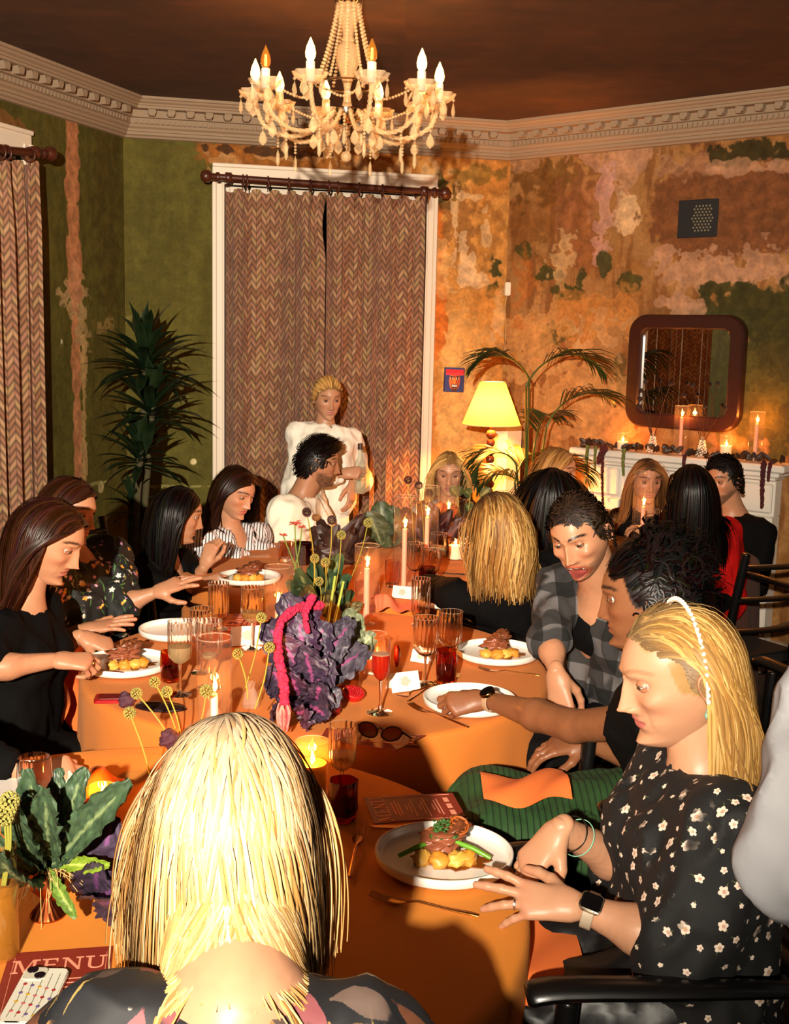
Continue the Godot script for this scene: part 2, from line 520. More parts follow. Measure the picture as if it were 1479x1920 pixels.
# a wall with thickness from a to b; holes are [u0, u1, v0, v1]
func wall(called: String, a: Vector3, b: Vector3, m: Material, holes := [], thick := 0.16) -> void:
	var mb := MB.new()
	var L := (b - a).length()
	var d := (b - a) / L
	var nn := d.cross(Vector3.UP).normalized()       # away from the room for left-to-right walls seen from inside
	if nn.dot(Vector3(0, 0, -2.5) - a) > 0: nn = -nn
	var us := [0.0, L]
	var vs := [0.0, CEIL]
	for q in holes:
		us.append_array([q[0], q[1]]); vs.append_array([q[2], q[3]])
	us.sort(); vs.sort()
	for i in us.size() - 1:
		for k in vs.size() - 1:
			var mu: float = (us[i] + us[i + 1]) / 2
			var mv: float = (vs[k] + vs[k + 1]) / 2
			var open := false
			for q in holes:
				if mu > q[0] and mu < q[1] and mv > q[2] and mv < q[3]: open = true
			if open: continue
			for s in 2:
				var ps := []
				var uvs := []
				for e in [[0, 0], [1, 0], [1, 1], [0, 1]]:
					var u: float = us[i + e[0]]
					var vv: float = vs[k + e[1]]
					ps.append(a + d * u + Vector3.UP * vv + nn * (thick * s))
					uvs.append(Vector2(u / L, 1.0 - vv / CEIL))
				if s == 1:
					ps.reverse(); uvs.reverse()
				mb.face(ps, uvs)
	for q in holes + [[0.0, L, 0.0, CEIL]]:
		var cs := [[q[0], q[2]], [q[1], q[2]], [q[1], q[3]], [q[0], q[3]]]
		for k in 4:
			var p: Array = cs[k]
			var r: Array = cs[(k + 1) % 4]
			var p1: Vector3 = a + d * p[0] + Vector3.UP * p[1]
			var p2: Vector3 = a + d * r[0] + Vector3.UP * r[1]
			mb.face([p1, p2, p2 + nn * thick, p1 + nn * thick])
	struct(called, mb, m)

func sweep(called: String, path: Array, prof: Array, m: Material) -> MeshInstance3D:   # profile (out from wall, y) mitred along the wall line
	var mb := MB.new()
	var cols := []
	for i in path.size():
		var d1: Vector3 = (path[i] - path[maxi(i - 1, 0)]).normalized() if i > 0 else (path[1] - path[0]).normalized()
		var d2: Vector3 = (path[i + 1] - path[i]).normalized() if i < path.size() - 1 else d1
		var n1 := Vector3(-d1.z, 0, d1.x)
		var n2 := Vector3(-d2.z, 0, d2.x)
		var mm := (n1 + n2).normalized()
		mm /= mm.dot(n1)
		cols.append(mm)
	for i in path.size() - 1:
		for k in prof.size() - 1:
			mb.face([path[i] + cols[i] * prof[k].x + Vector3.UP * prof[k].y, path[i + 1] + cols[i + 1] * prof[k].x + Vector3.UP * prof[k].y, path[i + 1] + cols[i + 1] * prof[k + 1].x + Vector3.UP * prof[k + 1].y, path[i] + cols[i] * prof[k + 1].x + Vector3.UP * prof[k + 1].y])
	return struct(called, mb, m)

func knit(w: int, h: int, colw: float, per: float, slope: float) -> Image:
	var r := RandomNumberGenerator.new()
	r.seed = 5
	var pal := [Vector3(182, 132, 98), Vector3(142, 94, 66), Vector3(198, 158, 116), Vector3(164, 112, 82), Vector3(132, 84, 56), Vector3(190, 146, 104), Vector3(170, 116, 96), Vector3(176, 146, 92), Vector3(156, 104, 78)]
	for k in pal.size(): pal[k] = (pal[k] as Vector3).lerp(Vector3(168, 120, 86), 0.35) * 0.94
	var pick := PackedInt32Array()
	for k in 4096: pick.append(r.randi() % pal.size())
	var nb := int(round(h / per))
	return paint(w, h, func(x, y):
		var cx := int(x / colw)
		var fx: float = x / colw - cx
		var sl: float = fx if cx % 2 == 0 else 1.0 - fx
		var t: float = (y + sl * slope) / per
		var band := int(floor(t))
		var f: float = t - band
		var q: Vector3 = pal[pick[(posmod(band, nb) * 61 + cx * 17) % 4096]]
		# each stitch is a plump leaf: rolled dark at its lower side and where two columns meet
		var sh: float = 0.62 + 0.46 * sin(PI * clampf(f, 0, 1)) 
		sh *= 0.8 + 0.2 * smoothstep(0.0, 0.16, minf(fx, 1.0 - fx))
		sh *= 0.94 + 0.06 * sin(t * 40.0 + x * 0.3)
		return Color(q.x * sh / 255.0, q.y * sh / 255.0, q.z * sh / 255.0))

func curtain_panel(a: Vector3, b: Vector3, top_l: float, top_r: float, folds: float, amp: float, seed_: float, part := 0.0) -> MB:
	var mb := MB.new()
	var L := (b - a).length()
	var d := (b - a) / L
	var nn := Vector3(-d.z, 0, d.x)
	if nn.z < 0: nn = -nn
	var nu := int(folds * 14)
	var nv := 40
	var arc := 0.0
	var arcs := []
	var shape := func(u: float, v: float) -> Vector3:
		var ph := folds * u * TAU + seed_ + 0.5 * sin(u * 7.0 + seed_ * 2.0)
		var am := amp * (0.75 + 0.35 * sin(u * 11.0 + seed_)) * (0.55 + 0.45 * smoothstep(0.0, 0.15, v)) * (1.0 + 0.15 * sin(v * 3.0 + u * 9.0))
		var y := lerpf(top_l, top_r, u) - 0.012 * (1.0 - cos(ph * 1.0)) * (1.0 - smoothstep(0.0, 0.05, v))
		var p := a + d * (L * u + part * smoothstep(0.75, 1.0, u) * sin(PI * clampf((v - 0.01) / 0.13, 0, 1)) + amp * 0.25 * sin(ph * 2.0)) + nn * (sin(ph) * am)
		p.y = lerpf(y, 0.015, v)
		return p
	var prev: Vector3 = shape.call(0.0, 0.5)
	for i in nu + 1:
		var p: Vector3 = shape.call(float(i) / nu, 0.5)
		arc += (p - prev).length()
		prev = p
		arcs.append(arc)
	for j in nv + 1:
		for i in nu + 1:
			var p: Vector3 = shape.call(float(i) / nu, float(j) / nv)
			mb.vert(p, Vector2(arcs[i] * 2.0, (top_l - p.y) * 2.0))
	for j in nv:
		for i in nu:
			var q := j * (nu + 1) + i
			mb.quad(q, q + nu + 1, q + nu + 2, q + 1)
	return mb

func room() -> void:
	var wj := wall_jobs()
	var gid := WorkerThreadPool.add_group_task(func(i): wall_job(wj[i]), wj.size(), -1, true)
	WorkerThreadPool.wait_for_group_task_completion(gid)
	# window openings, from where the casings stand on the walls
	var wl := uvw(414, 600, WB, WC).x
	var wr := uvw(798, 600, WB, WC).x
	var wt := onwall(600, 352, WB, WC).y
	var LB := WB - WL
	var lw := uvw(50, 600, WL, WB).x
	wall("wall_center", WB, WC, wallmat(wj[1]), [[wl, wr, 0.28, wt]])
	wall("wall_left", WL, WB, wallmat(wj[0]), [[lw - 1.25, lw, 0.28, wt]])
	wall("wall_right", WC, WR, wallmat(wj[2]))
	var plain := mat(rgb(96, 84, 44), 0.85)
	wall("wall_right_side", WR, Vector3(3.42, 0, 3.0), plain)
	wall("wall_rear", Vector3(3.42, 0, 3.0), Vector3(-3.05, 0, 3.0), plain)
	wall("wall_left_side", Vector3(-3.05, 0, 3.0), WL, plain)
	# ceiling: smoke-browned plaster
	var cm := mat(rgb(150, 106, 62), 0.85)
	var cn := noise(71, 0.006, 5)
	var cn2 := noise(72, 0.03, 4)
	var cn3 := noise(73, 0.02, 3)
	cm.albedo_texture = tex(paint(512, 512, func(x, y):
		var t: float = cn.get_noise_2d(x, y * 1.2) * 0.5 + 0.5
		var s: float = smoothstep(0.18, 0.5, cn3.get_noise_2d(x * 0.6 + y * 0.3, y * 1.4)) * 0.10
		var g: float = 0.72 + 0.36 * t + 0.1 * cn2.get_noise_2d(x, y) + s
		return Color(0.62 * g, 0.60 * g, 0.56 * g + s * 0.2)))
	cm.albedo_color = rgb(134, 86, 42)
	cm.uv1_triplanar = true
	cm.uv1_world_triplanar = true
	cm.uv1_scale = Vector3.ONE * 0.32
	var mb := MB.new()
	mb.box(T(Vector3(0.2, CEIL + 0.08, -2.3)), Vector3(7.2, 0.16, 11.4), 0.0)
	struct("ceiling", mb, cm)
	# floor: dark patterned carpet
	var fm := mat(Color.WHITE, 0.95)
	var fn := noise(81, 0.2, 2)
	fm.albedo_texture = tex(paint(256, 256, func(x, y):
		var k := (int(x / 64) + int(y / 64)) % 2
		var zig: float = sin(x * TAU / 8.0) * sin(y * TAU / 8.0) * 0.05
		var g: float = (0.19 if k else 0.10) + zig + 0.04 * fn.get_noise_2d(x, y)
		return Color(g * 1.25, g * 0.85, g * 0.45)))
	fm.uv1_triplanar = true
	fm.uv1_world_triplanar = true
	fm.uv1_scale = Vector3.ONE * 1.4
	mb = MB.new()
	mb.box(T(Vector3(0.2, -0.08, -2.3)), Vector3(7.2, 0.16, 11.4), 0.0)
	struct("floor", mb, fm)
	# cornice: swept mouldings with a row of brackets and a row of dentils
	M.plaster = mat(rgb(144, 122, 98), 0.8)
	var pn := noise(91, 0.05, 3)
	var prof := [Vector2(0.0, 0.0), Vector2(0.235, 0.0), Vector2(0.235, -0.018), Vector2(0.222, -0.022), Vector2(0.214, -0.034), Vector2(0.196, -0.044), Vector2(0.192, -0.054), Vector2(0.182, -0.056), Vector2(0.182, -0.074), Vector2(0.118, -0.076), Vector2(0.118, -0.124), Vector2(0.096, -0.128), Vector2(0.096, -0.166), Vector2(0.086, -0.168), Vector2(0.080, -0.184), Vector2(0.062, -0.196), Vector2(0.058, -0.212), Vector2(0.046, -0.214), Vector2(0.046, -0.232), Vector2(0.030, -0.240), Vector2(0.022, -0.252), Vector2(0.0, -0.256)]
	for i in prof.size(): prof[i] *= 0.8
	var up := Vector3.UP * CEIL
	var path := [WL + up, WB + up, WC + up, WR + up]
	var tr := sweep("trim_1", path, prof, M.plaster)
	var bm := MB.new()
	bm.slab(T(Vector3(-0.029, 0, 0)), [Vector2(0, 0), Vector2(0.058, 0), Vector2(0.058, -0.024), Vector2(0.048, -0.044), Vector2(0.010, -0.044), Vector2(0, -0.024)], 0.058, 0.004)
	var brm := bm.mesh(M.plaster)
	for s in 3:
		var a: Vector3 = path[s]
		var b: Vector3 = path[s + 1]
		var L := (b - a).length()
		var d := (b - a) / L
		var nn := Vector3(-d.z, 0, d.x)
		var bas := Basis(d, Vector3.UP, nn)
		var cnt := int(L / 0.104)
		var u0 := 2.2 if s == 0 else 0.07
		var u1 := L - 0.1 if s < 2 else 2.75
		for k in cnt:
			var u := (k + 0.5) * L / cnt
			if u < u0 or u > u1: continue
			var o := put("bracket", brm, tr)
			o.transform = Transform3D(bas.scaled_local(Vector3.ONE * 0.8), a + d * u + nn * 0.093 + Vector3.UP * -0.060)
		var dm := MB.new()
		var u := u0
		while u < u1:
			dm.box(Transform3D(bas, a + d * u + nn * 0.082 + Vector3.UP * -0.120), Vector3(0.017, 0.021, 0.014), 0.0)
			u += 0.030
		tag(obj("dentil_band", dm, M.plaster, tr), "", "", "", "stuff")
	# skirting
	var sk := [Vector2(0, 0.17), Vector2(0.012, 0.165), Vector2(0.02, 0.14), Vector2(0.022, 0.0)]
	sweep("baseboard_left", [WL, WB + (WL - WB).normalized() * 0.02], sk, M.plaster)
	sweep("baseboard_right", [WC + (WR - WC).normalized() * 0.03, WR], sk, M.plaster)
	# windows with painted casings, sashes and night outside
	M.paint = mat(rgb(228, 210, 188), 0.45)
	var pane := glass(Color(0.02, 0.025, 0.03, 0.10))
	var wi := 0
	for w in [[WB, WC, wl, wr], [WL, WB, lw - 1.25, lw]]:
		wi += 1
		var a: Vector3 = w[0]
		var d: Vector3 = (w[1] - a).normalized()
		var nn := Vector3(-d.z, 0, d.x)
		var bas := Basis(d, Vector3.UP, nn)
		var u0: float = w[2]
		var u1: float = w[3]
		var root := thing("window_%d" % wi, "", "", a + d * (u0 + u1) / 2)
		root.set_meta("kind", "structure")
		var hw := (u1 - u0) / 2
		for s in [-1.0, 1.0]:
			var c := MB.new()
			for q in [[0.025, 0.05, 0.020], [0.060, 0.024, 0.034], [0.008, 0.016, 0.028]]:
				c.box(Transform3D(bas, bas * Vector3(s * (hw + q[0] - 0.02), wt / 2 + 0.02, q[2] / 2)), Vector3(q[1], wt + 0.04, q[2]), 0.004)
			obj("casing", c, M.paint, root)
			c = MB.new()
			c.box(Transform3D(bas, bas * Vector3(s * (hw - 0.03), (wt + 0.28) / 2, -0.10)), Vector3(0.06, wt - 0.28, 0.06))
			obj("sash_stile", c, M.paint, root)
		var c2 := MB.new()
		for q in [[0.05, 0.10, 0.022], [0.108, 0.022, 0.036]]:
			c2.box(Transform3D(bas, bas * Vector3(0, wt + q[0] - 0.012, q[2] / 2)), Vector3(hw * 2 + 0.10, q[1], q[2]), 0.004)
		obj("lintel", c2, M.paint, root)
		for y in [0.32, 1.5, wt - 0.04]:
			c2 = MB.new()
			c2.box(Transform3D(bas, bas * Vector3(0, y, -0.10)), Vector3(hw * 2 - 0.12, 0.06, 0.05))
			obj("sash_rail", c2, M.paint, root)
		c2 = MB.new()
		c2.box(Transform3D(bas, bas * Vector3(0, 0.27, -0.05)), Vector3(hw * 2, 0.03, 0.2))
		obj("sill", c2, M.paint, root)
		for y in [[0.35, 1.47], [1.53, wt - 0.07]]:
			c2 = MB.new()
			c2.box(Transform3D(bas, bas * Vector3(0, (y[0] + y[1]) / 2, -0.11)), Vector3(hw * 2 - 0.12, y[1] - y[0], 0.005), 0.0)
			obj("pane", c2, pane, root)
	# curtains, poles and rings
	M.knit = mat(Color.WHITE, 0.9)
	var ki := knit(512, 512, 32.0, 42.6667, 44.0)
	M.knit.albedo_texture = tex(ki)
	M.knit.rim_enabled = true
	M.knit.rim = 0.3
	M.knit.heightmap_enabled = true
	M.knit.heightmap_scale = 0.5
	var kb: Image = ki.duplicate()
	kb.convert(Image.FORMAT_L8)
	M.knit.heightmap_texture = tex(kb)
	M.darkwood = mat(rgb(70, 30, 16), 0.35)
	var off := 0.15
	var pA := onwall(395, 331, WB, WC, off)
	var pB := onwall(826, 361, WB, WC, off)
	pole("curtain_pole", "dark turned wooden curtain pole with ball ends over the middle window", pA, pB, [437, 444, 483, 521, 561, 595, 612, 651, 694, 730, 765, 777], WB, WC, off)
	var cA := onwall(419, 352, WB, WC, off)
	var cM := onwall(609, 360, WB, WC, off)
	var cM2 := onwall(612, 360, WB, WC, off)
	var cB := onwall(797, 368, WB, WC, off)
	var flat := func(v): return Vector3(v.x, 0, v.z)
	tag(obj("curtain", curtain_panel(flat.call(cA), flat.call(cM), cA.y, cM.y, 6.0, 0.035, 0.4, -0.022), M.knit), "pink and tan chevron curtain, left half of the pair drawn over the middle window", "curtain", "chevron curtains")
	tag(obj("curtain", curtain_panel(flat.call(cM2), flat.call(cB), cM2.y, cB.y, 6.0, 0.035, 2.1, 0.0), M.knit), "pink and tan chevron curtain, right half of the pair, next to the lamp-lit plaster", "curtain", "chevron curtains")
	var lA := onwall(-130, 270, WL, WB, off)
	var lB := onwall(88, 288, WL, WB, off)
	pole("curtain_pole", "dark wooden curtain pole with ball end at the left edge of the picture", lA, lB, [14, 24, 66, -40], WL, WB, off)
	var l0 := WL + (WB - WL).normalized() * (lw - 1.36) + Vector3(0.12, 0, 0.04)
	var l1b := onwall(-124, 290, WL, WB, off)
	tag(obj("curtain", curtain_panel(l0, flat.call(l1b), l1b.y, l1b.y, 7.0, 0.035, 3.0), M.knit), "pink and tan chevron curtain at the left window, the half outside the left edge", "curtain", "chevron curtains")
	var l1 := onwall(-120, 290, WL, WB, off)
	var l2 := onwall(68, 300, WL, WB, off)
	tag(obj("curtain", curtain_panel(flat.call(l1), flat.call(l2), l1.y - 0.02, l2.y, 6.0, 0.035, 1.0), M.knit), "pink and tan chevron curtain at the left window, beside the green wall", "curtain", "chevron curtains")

func pole(called: String, label: String, a: Vector3, b: Vector3, rings: Array, wa: Vector3, wb: Vector3, off: float) -> void:
	var root := thing(called, label, "curtain pole", (a + b) / 2, 0.0)
	var o := (a + b) / 2
	var d := (b - a).normalized()
	var mb := MB.new()
	mb.tube([a - o, b - o], 0.019, 12)
	obj("rod", mb, M.darkwood, root)
	for e in [[a, -1.0], [b, 1.0]]:
		var f := MB.new()
		var bas := Basis(Quaternion(Vector3.UP, d * e[1]))
		f.lathe(Transform3D(bas, e[0] - o - d * e[1] * 0.02), [Vector2(0, -0.03), Vector2(0.026, -0.03), Vector2(0.028, -0.02), Vector2(0.026, -0.01), Vector2(0.018, -0.004), Vector2(0.022, 0.004), Vector2(0.018, 0.012), Vector2(0.024, 0.018), Vector2(0.034, 0.03), Vector2(0.037, 0.046), Vector2(0.034, 0.062), Vector2(0.022, 0.074), Vector2(0, 0.08)], 18)
		obj("finial", f, M.darkwood, root)
		f = MB.new()
		var q: Vector3 = e[0] - o - d * e[1] * 0.10
		var nn := (wb - wa).cross(Vector3.UP).normalized()
		f.tube([q, q - nn * (off - 0.02)], 0.014, 10)
		f.tube([q - d * 0.018, q + d * 0.018], 0.03, 14)
		f.tube([q - nn * (off - 0.02), q - nn * off], 0.032, 14)
		obj("bracket", f, M.darkwood, root)
	for px in rings:
		var p := a.lerp(b, (uvw(px, 350, wa, wb).x - (a - wa).dot(d)) / (b - a).length()) - o
		var f := MB.new()
		var ps := []
		for k in 17:
			var t := TAU * k / 16
			ps.append(p + Vector3(0, -0.012, 0) + (Vector3.UP * cos(t) + d.cross(Vector3.UP) * sin(t)) * 0.034)
		f.tube(ps, 0.005, 6, false)
		f.tube([p + Vector3(0, -0.045, 0), p + Vector3(0, -0.066, 0)], 0.004, 6)
		obj("ring", f, M.darkwood, root)
# ---------------------------------------------------------------- things on and by the walls
func gem(mb: MB, x: Transform3D, prof: Array, seg := 8) -> void:      # faceted, each facet flat
	for j in prof.size() - 1:
		for i in seg:
			var a := TAU * i / seg + (PI / seg if j % 2 else 0.0)
			var ps := []
			for q in [[j, i], [j + 1, i], [j + 1, i + 1], [j, i + 1]]:
				var an: float = TAU * q[1] / seg
				ps.append(x * Vector3(prof[q[0]].x * cos(an), prof[q[0]].y, prof[q[0]].x * sin(an)))
			if prof[j].x < 1e-5: ps = [ps[0], ps[1], ps[2]]
			elif prof[j + 1].x < 1e-5: ps = [ps[0], ps[1], ps[3]]
			mb.face(ps)

func bead_line(mb: MB, ps: Array, r: float) -> void:
	var carry := 0.0
	for i in ps.size() - 1:
		var L: float = (ps[i + 1] - ps[i]).length()
		while carry < L:
			gem(mb, Transform3D(Basis.from_scale(Vector3.ONE * r), ps[i].lerp(ps[i + 1], carry / L)), [Vector2(0, -1), Vector2(0.85, -0.55), Vector2(1, 0), Vector2(0.85, 0.55), Vector2(0, 1)], 6)
			carry += r * 2.05
		carry -= L

func chandelier() -> void:
	var o := at(650, 212, 4.7)
	var root := thing("chandelier", "crystal chandelier with ten rope-twist glass arms, candle bulbs, bead strings and teardrop prisms", "chandelier", o)
	var cry := glass(Color(1.0, 0.86, 0.64, 0.27), 0.04)
	cry.metallic_specular = 0.7
	var clear := glass(Color(1.0, 0.88, 0.70, 0.26), 0.03)
	var chrome := mat(rgb(214, 196, 170), 0.12, 1.0)
	var sleeve := mat(rgb(240, 232, 216), 0.5)
	var bulb := glow(rgb(255, 196, 110), 7.0)
	var dead := glass(Color(0.95, 0.62, 0.2, 0.22), 0.02)
	var brass := mat(rgb(190, 140, 70), 0.3, 1.0)
	var mb := MB.new()
	mb.lathe(T(Vector3.ZERO), [Vector2(0, -0.052), Vector2(0.016, -0.05), Vector2(0.036, -0.042), Vector2(0.052, -0.026), Vector2(0.058, -0.004), Vector2(0.06, 0.012), Vector2(0.048, 0.018), Vector2(0, 0.02)], 28)
	obj("bowl", mb, chrome, root)
	mb = MB.new()
	mb.lathe(T(Vector3.ZERO), [Vector2(0.0, 0.02), Vector2(0.02, 0.022), Vector2(0.014, 0.05), Vector2(0.012, 0.09), Vector2(0.016, 0.11), Vector2(0.03, 0.15), Vector2(0.042, 0.19), Vector2(0.044, 0.22), Vector2(0.036, 0.25), Vector2(0.022, 0.265), Vector2(0.026, 0.275), Vector2(0.02, 0.285), Vector2(0.024, 0.32), Vector2(0.045, 0.36), Vector2(0.05, 0.40), Vector2(0.034, 0.44), Vector2(0.02, 0.48), Vector2(0.016, 0.54), Vector2(0.0, 0.545)], 24, 12, 0.06)
	obj("stem", mb, cry, root)
	mb = MB.new()
	mb.tube([Vector3(0, 0.54, 0), Vector3(0, CEIL - o.y - 0.03, 0)], 0.006, 8)
	mb.lathe(T(Vector3(0, CEIL - o.y, 0)), [Vector2(0.0, -0.05), Vector2(0.03, -0.045), Vector2(0.055, -0.02), Vector2(0.06, 0.0)], 20)
	obj("hanging_rod", mb, chrome, root)
	mb = MB.new()
	gem(mb, T(Vector3(0, -0.165, 0), Vector3.ZERO, Vector3.ONE * 0.022), [Vector2(0, -1), Vector2(0.6, -0.8), Vector2(0.95, -0.3), Vector2(0.95, 0.3), Vector2(0.6, 0.8), Vector2(0, 1)], 10)
	mb.tube([Vector3(0, -0.052, 0), Vector3(0, -0.145, 0)], 0.0015, 5)
	bead_line(mb, [Vector3(0, -0.056, 0), Vector3(0, -0.14, 0)], 0.007)
	obj("ball_drop", mb, cry, root)
	var drop := MB.new()        # small bead, then a faceted almond
	gem(drop, T(Vector3(0, -0.012, 0), Vector3.ZERO, Vector3.ONE * 0.008), [Vector2(0, -1), Vector2(1, 0), Vector2(0, 1)], 8)
	gem(drop, T(Vector3(0, -0.05, 0), Vector3.ZERO, Vector3(1, 1, 0.5)), [Vector2(0, -0.030), Vector2(0.014, -0.018), Vector2(0.017, -0.004), Vector2(0.010, 0.016), Vector2(0, 0.030)], 8)
	var dropm := drop.mesh(cry)
	var icicle := MB.new()
	bead_line(icicle, [Vector3(0, -0.004, 0), Vector3(0, -0.05, 0)], 0.006)
	gem(icicle, T(Vector3(0, -0.085, 0)), [Vector2(0, -0.034), Vector2(0.008, -0.02), Vector2(0.007, 0.014), Vector2(0, 0.034)], 6)
	var iciclem := icicle.mesh(cry)
	# crown at the top with leaf prisms and bead tent
	mb = MB.new()
	mb.lathe(T(Vector3(0, 0.5, 0)), [Vector2(0.02, -0.01), Vector2(0.055, 0.0), Vector2(0.06, 0.01), Vector2(0.02, 0.02)], 20)
	obj("crown", mb, chrome, root)
	for k in 8:
		var a := TAU * k / 8 + 0.2
		var d := put("crown_drop", dropm, root)
		d.position = Vector3(cos(a) * 0.062, 0.505, sin(a) * 0.062)
		d.rotation.y = -a
	for k in 12:
		var a := TAU * k / 12
		var dir := Vector3(cos(a), 0, sin(a))
		var b := MB.new()
		bead_line(b, cr([dir * 0.03 + Vector3.UP * 0.50, dir * 0.05 + Vector3.UP * 0.36, dir * 0.085 + Vector3.UP * 0.22, dir * 0.125 + Vector3.UP * 0.11], 6), 0.0068)
		obj("bead_string", b, cry, root)
	mb = MB.new()
	var ringp := []
	for k in 33: ringp.append(Vector3(cos(TAU * k / 32) * 0.125, 0.105, sin(TAU * k / 32) * 0.125))
	mb.tube(ringp, 0.004, 6, false)
	obj("ring", mb, chrome, root)
	# arms
	for k in 10:
		var a := TAU * k / 10.0 + 0.02
		var dir := Vector3(cos(a), 0, sin(a))
		var tip := dir * 0.36 + Vector3.UP * 0.045
		mb = MB.new()
		var ps := cr([dir * 0.055 + Vector3.UP * 0.005, dir * 0.10 + Vector3.UP * -0.045, dir * 0.17 + Vector3.UP * -0.085, dir * 0.255 + Vector3.UP * -0.088, dir * 0.325 + Vector3.UP * -0.05, dir * 0.35 + Vector3.UP * 0.0, tip], 6)
		# two glass strands twisted round one another
		for s in 2:
			var tw := []
			for i in ps.size():
				var t: Vector3 = (ps[mini(i + 1, ps.size() - 1)] - ps[maxi(i - 1, 0)]).normalized()
				var n1 := t.cross(dir.cross(Vector3.UP)).normalized()
				var an := i * 1.5 + PI * s
				tw.append(ps[i] + (n1 * cos(an) + t.cross(n1) * sin(an)) * 0.0045)
			mb.tube(tw, 0.0065, 7)
		var arm := obj("arm", mb, cry, root)
		mb = MB.new()   # scalloped dish
		mb.lathe(T(tip), [Vector2(0.008, 0.0), Vector2(0.03, 0.004), Vector2(0.05, 0.018), Vector2(0.058, 0.034), Vector2(0.062, 0.034), Vector2(0.053, 0.015), Vector2(0.032, -0.001), Vector2(0.008, -0.006)], 32, 8, 0.10, tip.y - 9.0)
		obj("drip_dish", mb, clear, root)
		mb = MB.new()
		mb.lathe(T(tip), [Vector2(0.0, 0.0), Vector2(0.0165, 0.0), Vector2(0.0165, 0.07), Vector2(0.0, 0.071)], 14)
		obj("candle_sleeve", mb, sleeve, root)
		mb = MB.new()
		mb.lathe(T(tip + Vector3.UP * 0.07), [Vector2(0.0, 0.0), Vector2(0.010, 0.001), Vector2(0.018, 0.016), Vector2(0.0195, 0.030), Vector2(0.015, 0.052), Vector2(0.006, 0.072), Vector2(0.002, 0.082), Vector2(0.0, 0.084)], 14)
		var lit: bool = not (k in [2, 4])
		if lit:
			obj("light_bulb", mb, bulb, root)
			lamp(tip + Vector3.UP * 0.10, rgb(255, 176, 96), 0.035, 0.014, root, "bulb_light")
		else:
			obj("light_bulb", mb, dead, root)
			mb = MB.new()
			for q in 4: mb.tube([tip + Vector3(cos(q * 1.57) * 0.004, 0.08, sin(q * 1.57) * 0.004), tip + Vector3(cos(q * 1.57) * 0.003, 0.12, sin(q * 1.57) * 0.003)], 0.0012, 4)
			obj("bulb_filament", mb, glow(rgb(255, 180, 80), 5.0), root)
		for q in 5:
			var an := TAU * q / 5 + a
			var dd := put("prism", dropm, root)
			dd.position = tip + Vector3(cos(an) * 0.057, 0.022, sin(an) * 0.057)
			dd.rotation.y = -an + PI / 2
		if k % 1 == 0:
			var dd := put("icicle", iciclem, root)
			dd.position = dir * 0.27 + Vector3.UP * -0.09
			dd = put("prism", dropm, root)
			dd.position = dir * 0.33 + Vector3.UP * -0.05
			dd = put("prism", dropm, root)
			dd.position = dir * 0.13 + Vector3.UP * -0.06
			dd = put("icicle", iciclem, root)
			dd.position = dir.rotated(Vector3.UP, 0.3) * 0.11 + Vector3.UP * -0.02
			var b := MB.new()      # swag from dish to dish
			var d2 := dir.rotated(Vector3.UP, TAU / 10)
			bead_line(b, cr([dir * 0.33 + Vector3.UP * 0.06, (dir + d2).normalized() * 0.25 + Vector3.UP * 0.015, d2 * 0.33 + Vector3.UP * 0.06], 6), 0.006)
			obj("bead_string", b, cry, root)

func frond(n_leaf: int, L: float, droop: float, leaf_l: float, width: float, seed_: int) -> MB:
	var r := RandomNumberGenerator.new()
	r.seed = seed_
	var mb := MB.new()
	var ps := []
	var p := Vector3.ZERO
	var ang := 1.25
	for k in 15:
		ps.append(p)
		ang -= droop / 14.0
		p += Vector3(cos(ang), sin(ang), 0) * L / 14.0
	var rad := []
	for k in 15: rad.append(lerpf(0.006, 0.0016, k / 14.0))
	mb.col = lin(70, 84, 30)
	mb.tube(ps, rad, 6)
	for s in [-1.0, 1.0]:
		for k in n_leaf:
			var t := lerpf(0.26, 0.99, (k + 0.5 * (s + 1) * 0.5) / n_leaf)
			var i := mini(int(t * 14), 13)
			var q: Vector3 = ps[i].lerp(ps[i + 1], t * 14 - i)
			var tg: Vector3 = (ps[i + 1] - ps[i]).normalized()
			var ll := leaf_l * sin(PI * clampf(0.18 + 0.8 * t, 0, 1)) * r.randf_range(0.85, 1.1) + 0.04
			var d := (tg * (0.7 + 0.7 * t) + Vector3(0, 0.25 + r.randf_range(-0.12, 0.12), s * 0.8)).normalized()
			var pts := []
			var sd := []
			var ws := []
			var c := q
			for m in 6:
				pts.append(c)
				sd.append(d.cross(Vector3.UP).normalized().lerp(Vector3.UP, 0.35).normalized())
				ws.append(width * sin(PI * clampf(0.12 + 0.88 * m / 5.0, 0, 0.985)))
				d = (d + Vector3(0, -0.05 - 0.10 * m * r.randf_range(0.5, 1.3), 0)).normalized()
				c += d * ll / 5.0
			var g := r.randf_range(0.6, 1.15)
			mb.col = Color(0.020 * g, 0.036 * g, 0.010 * g)
			mb.ribbon(pts, ws, sd)
	return mb

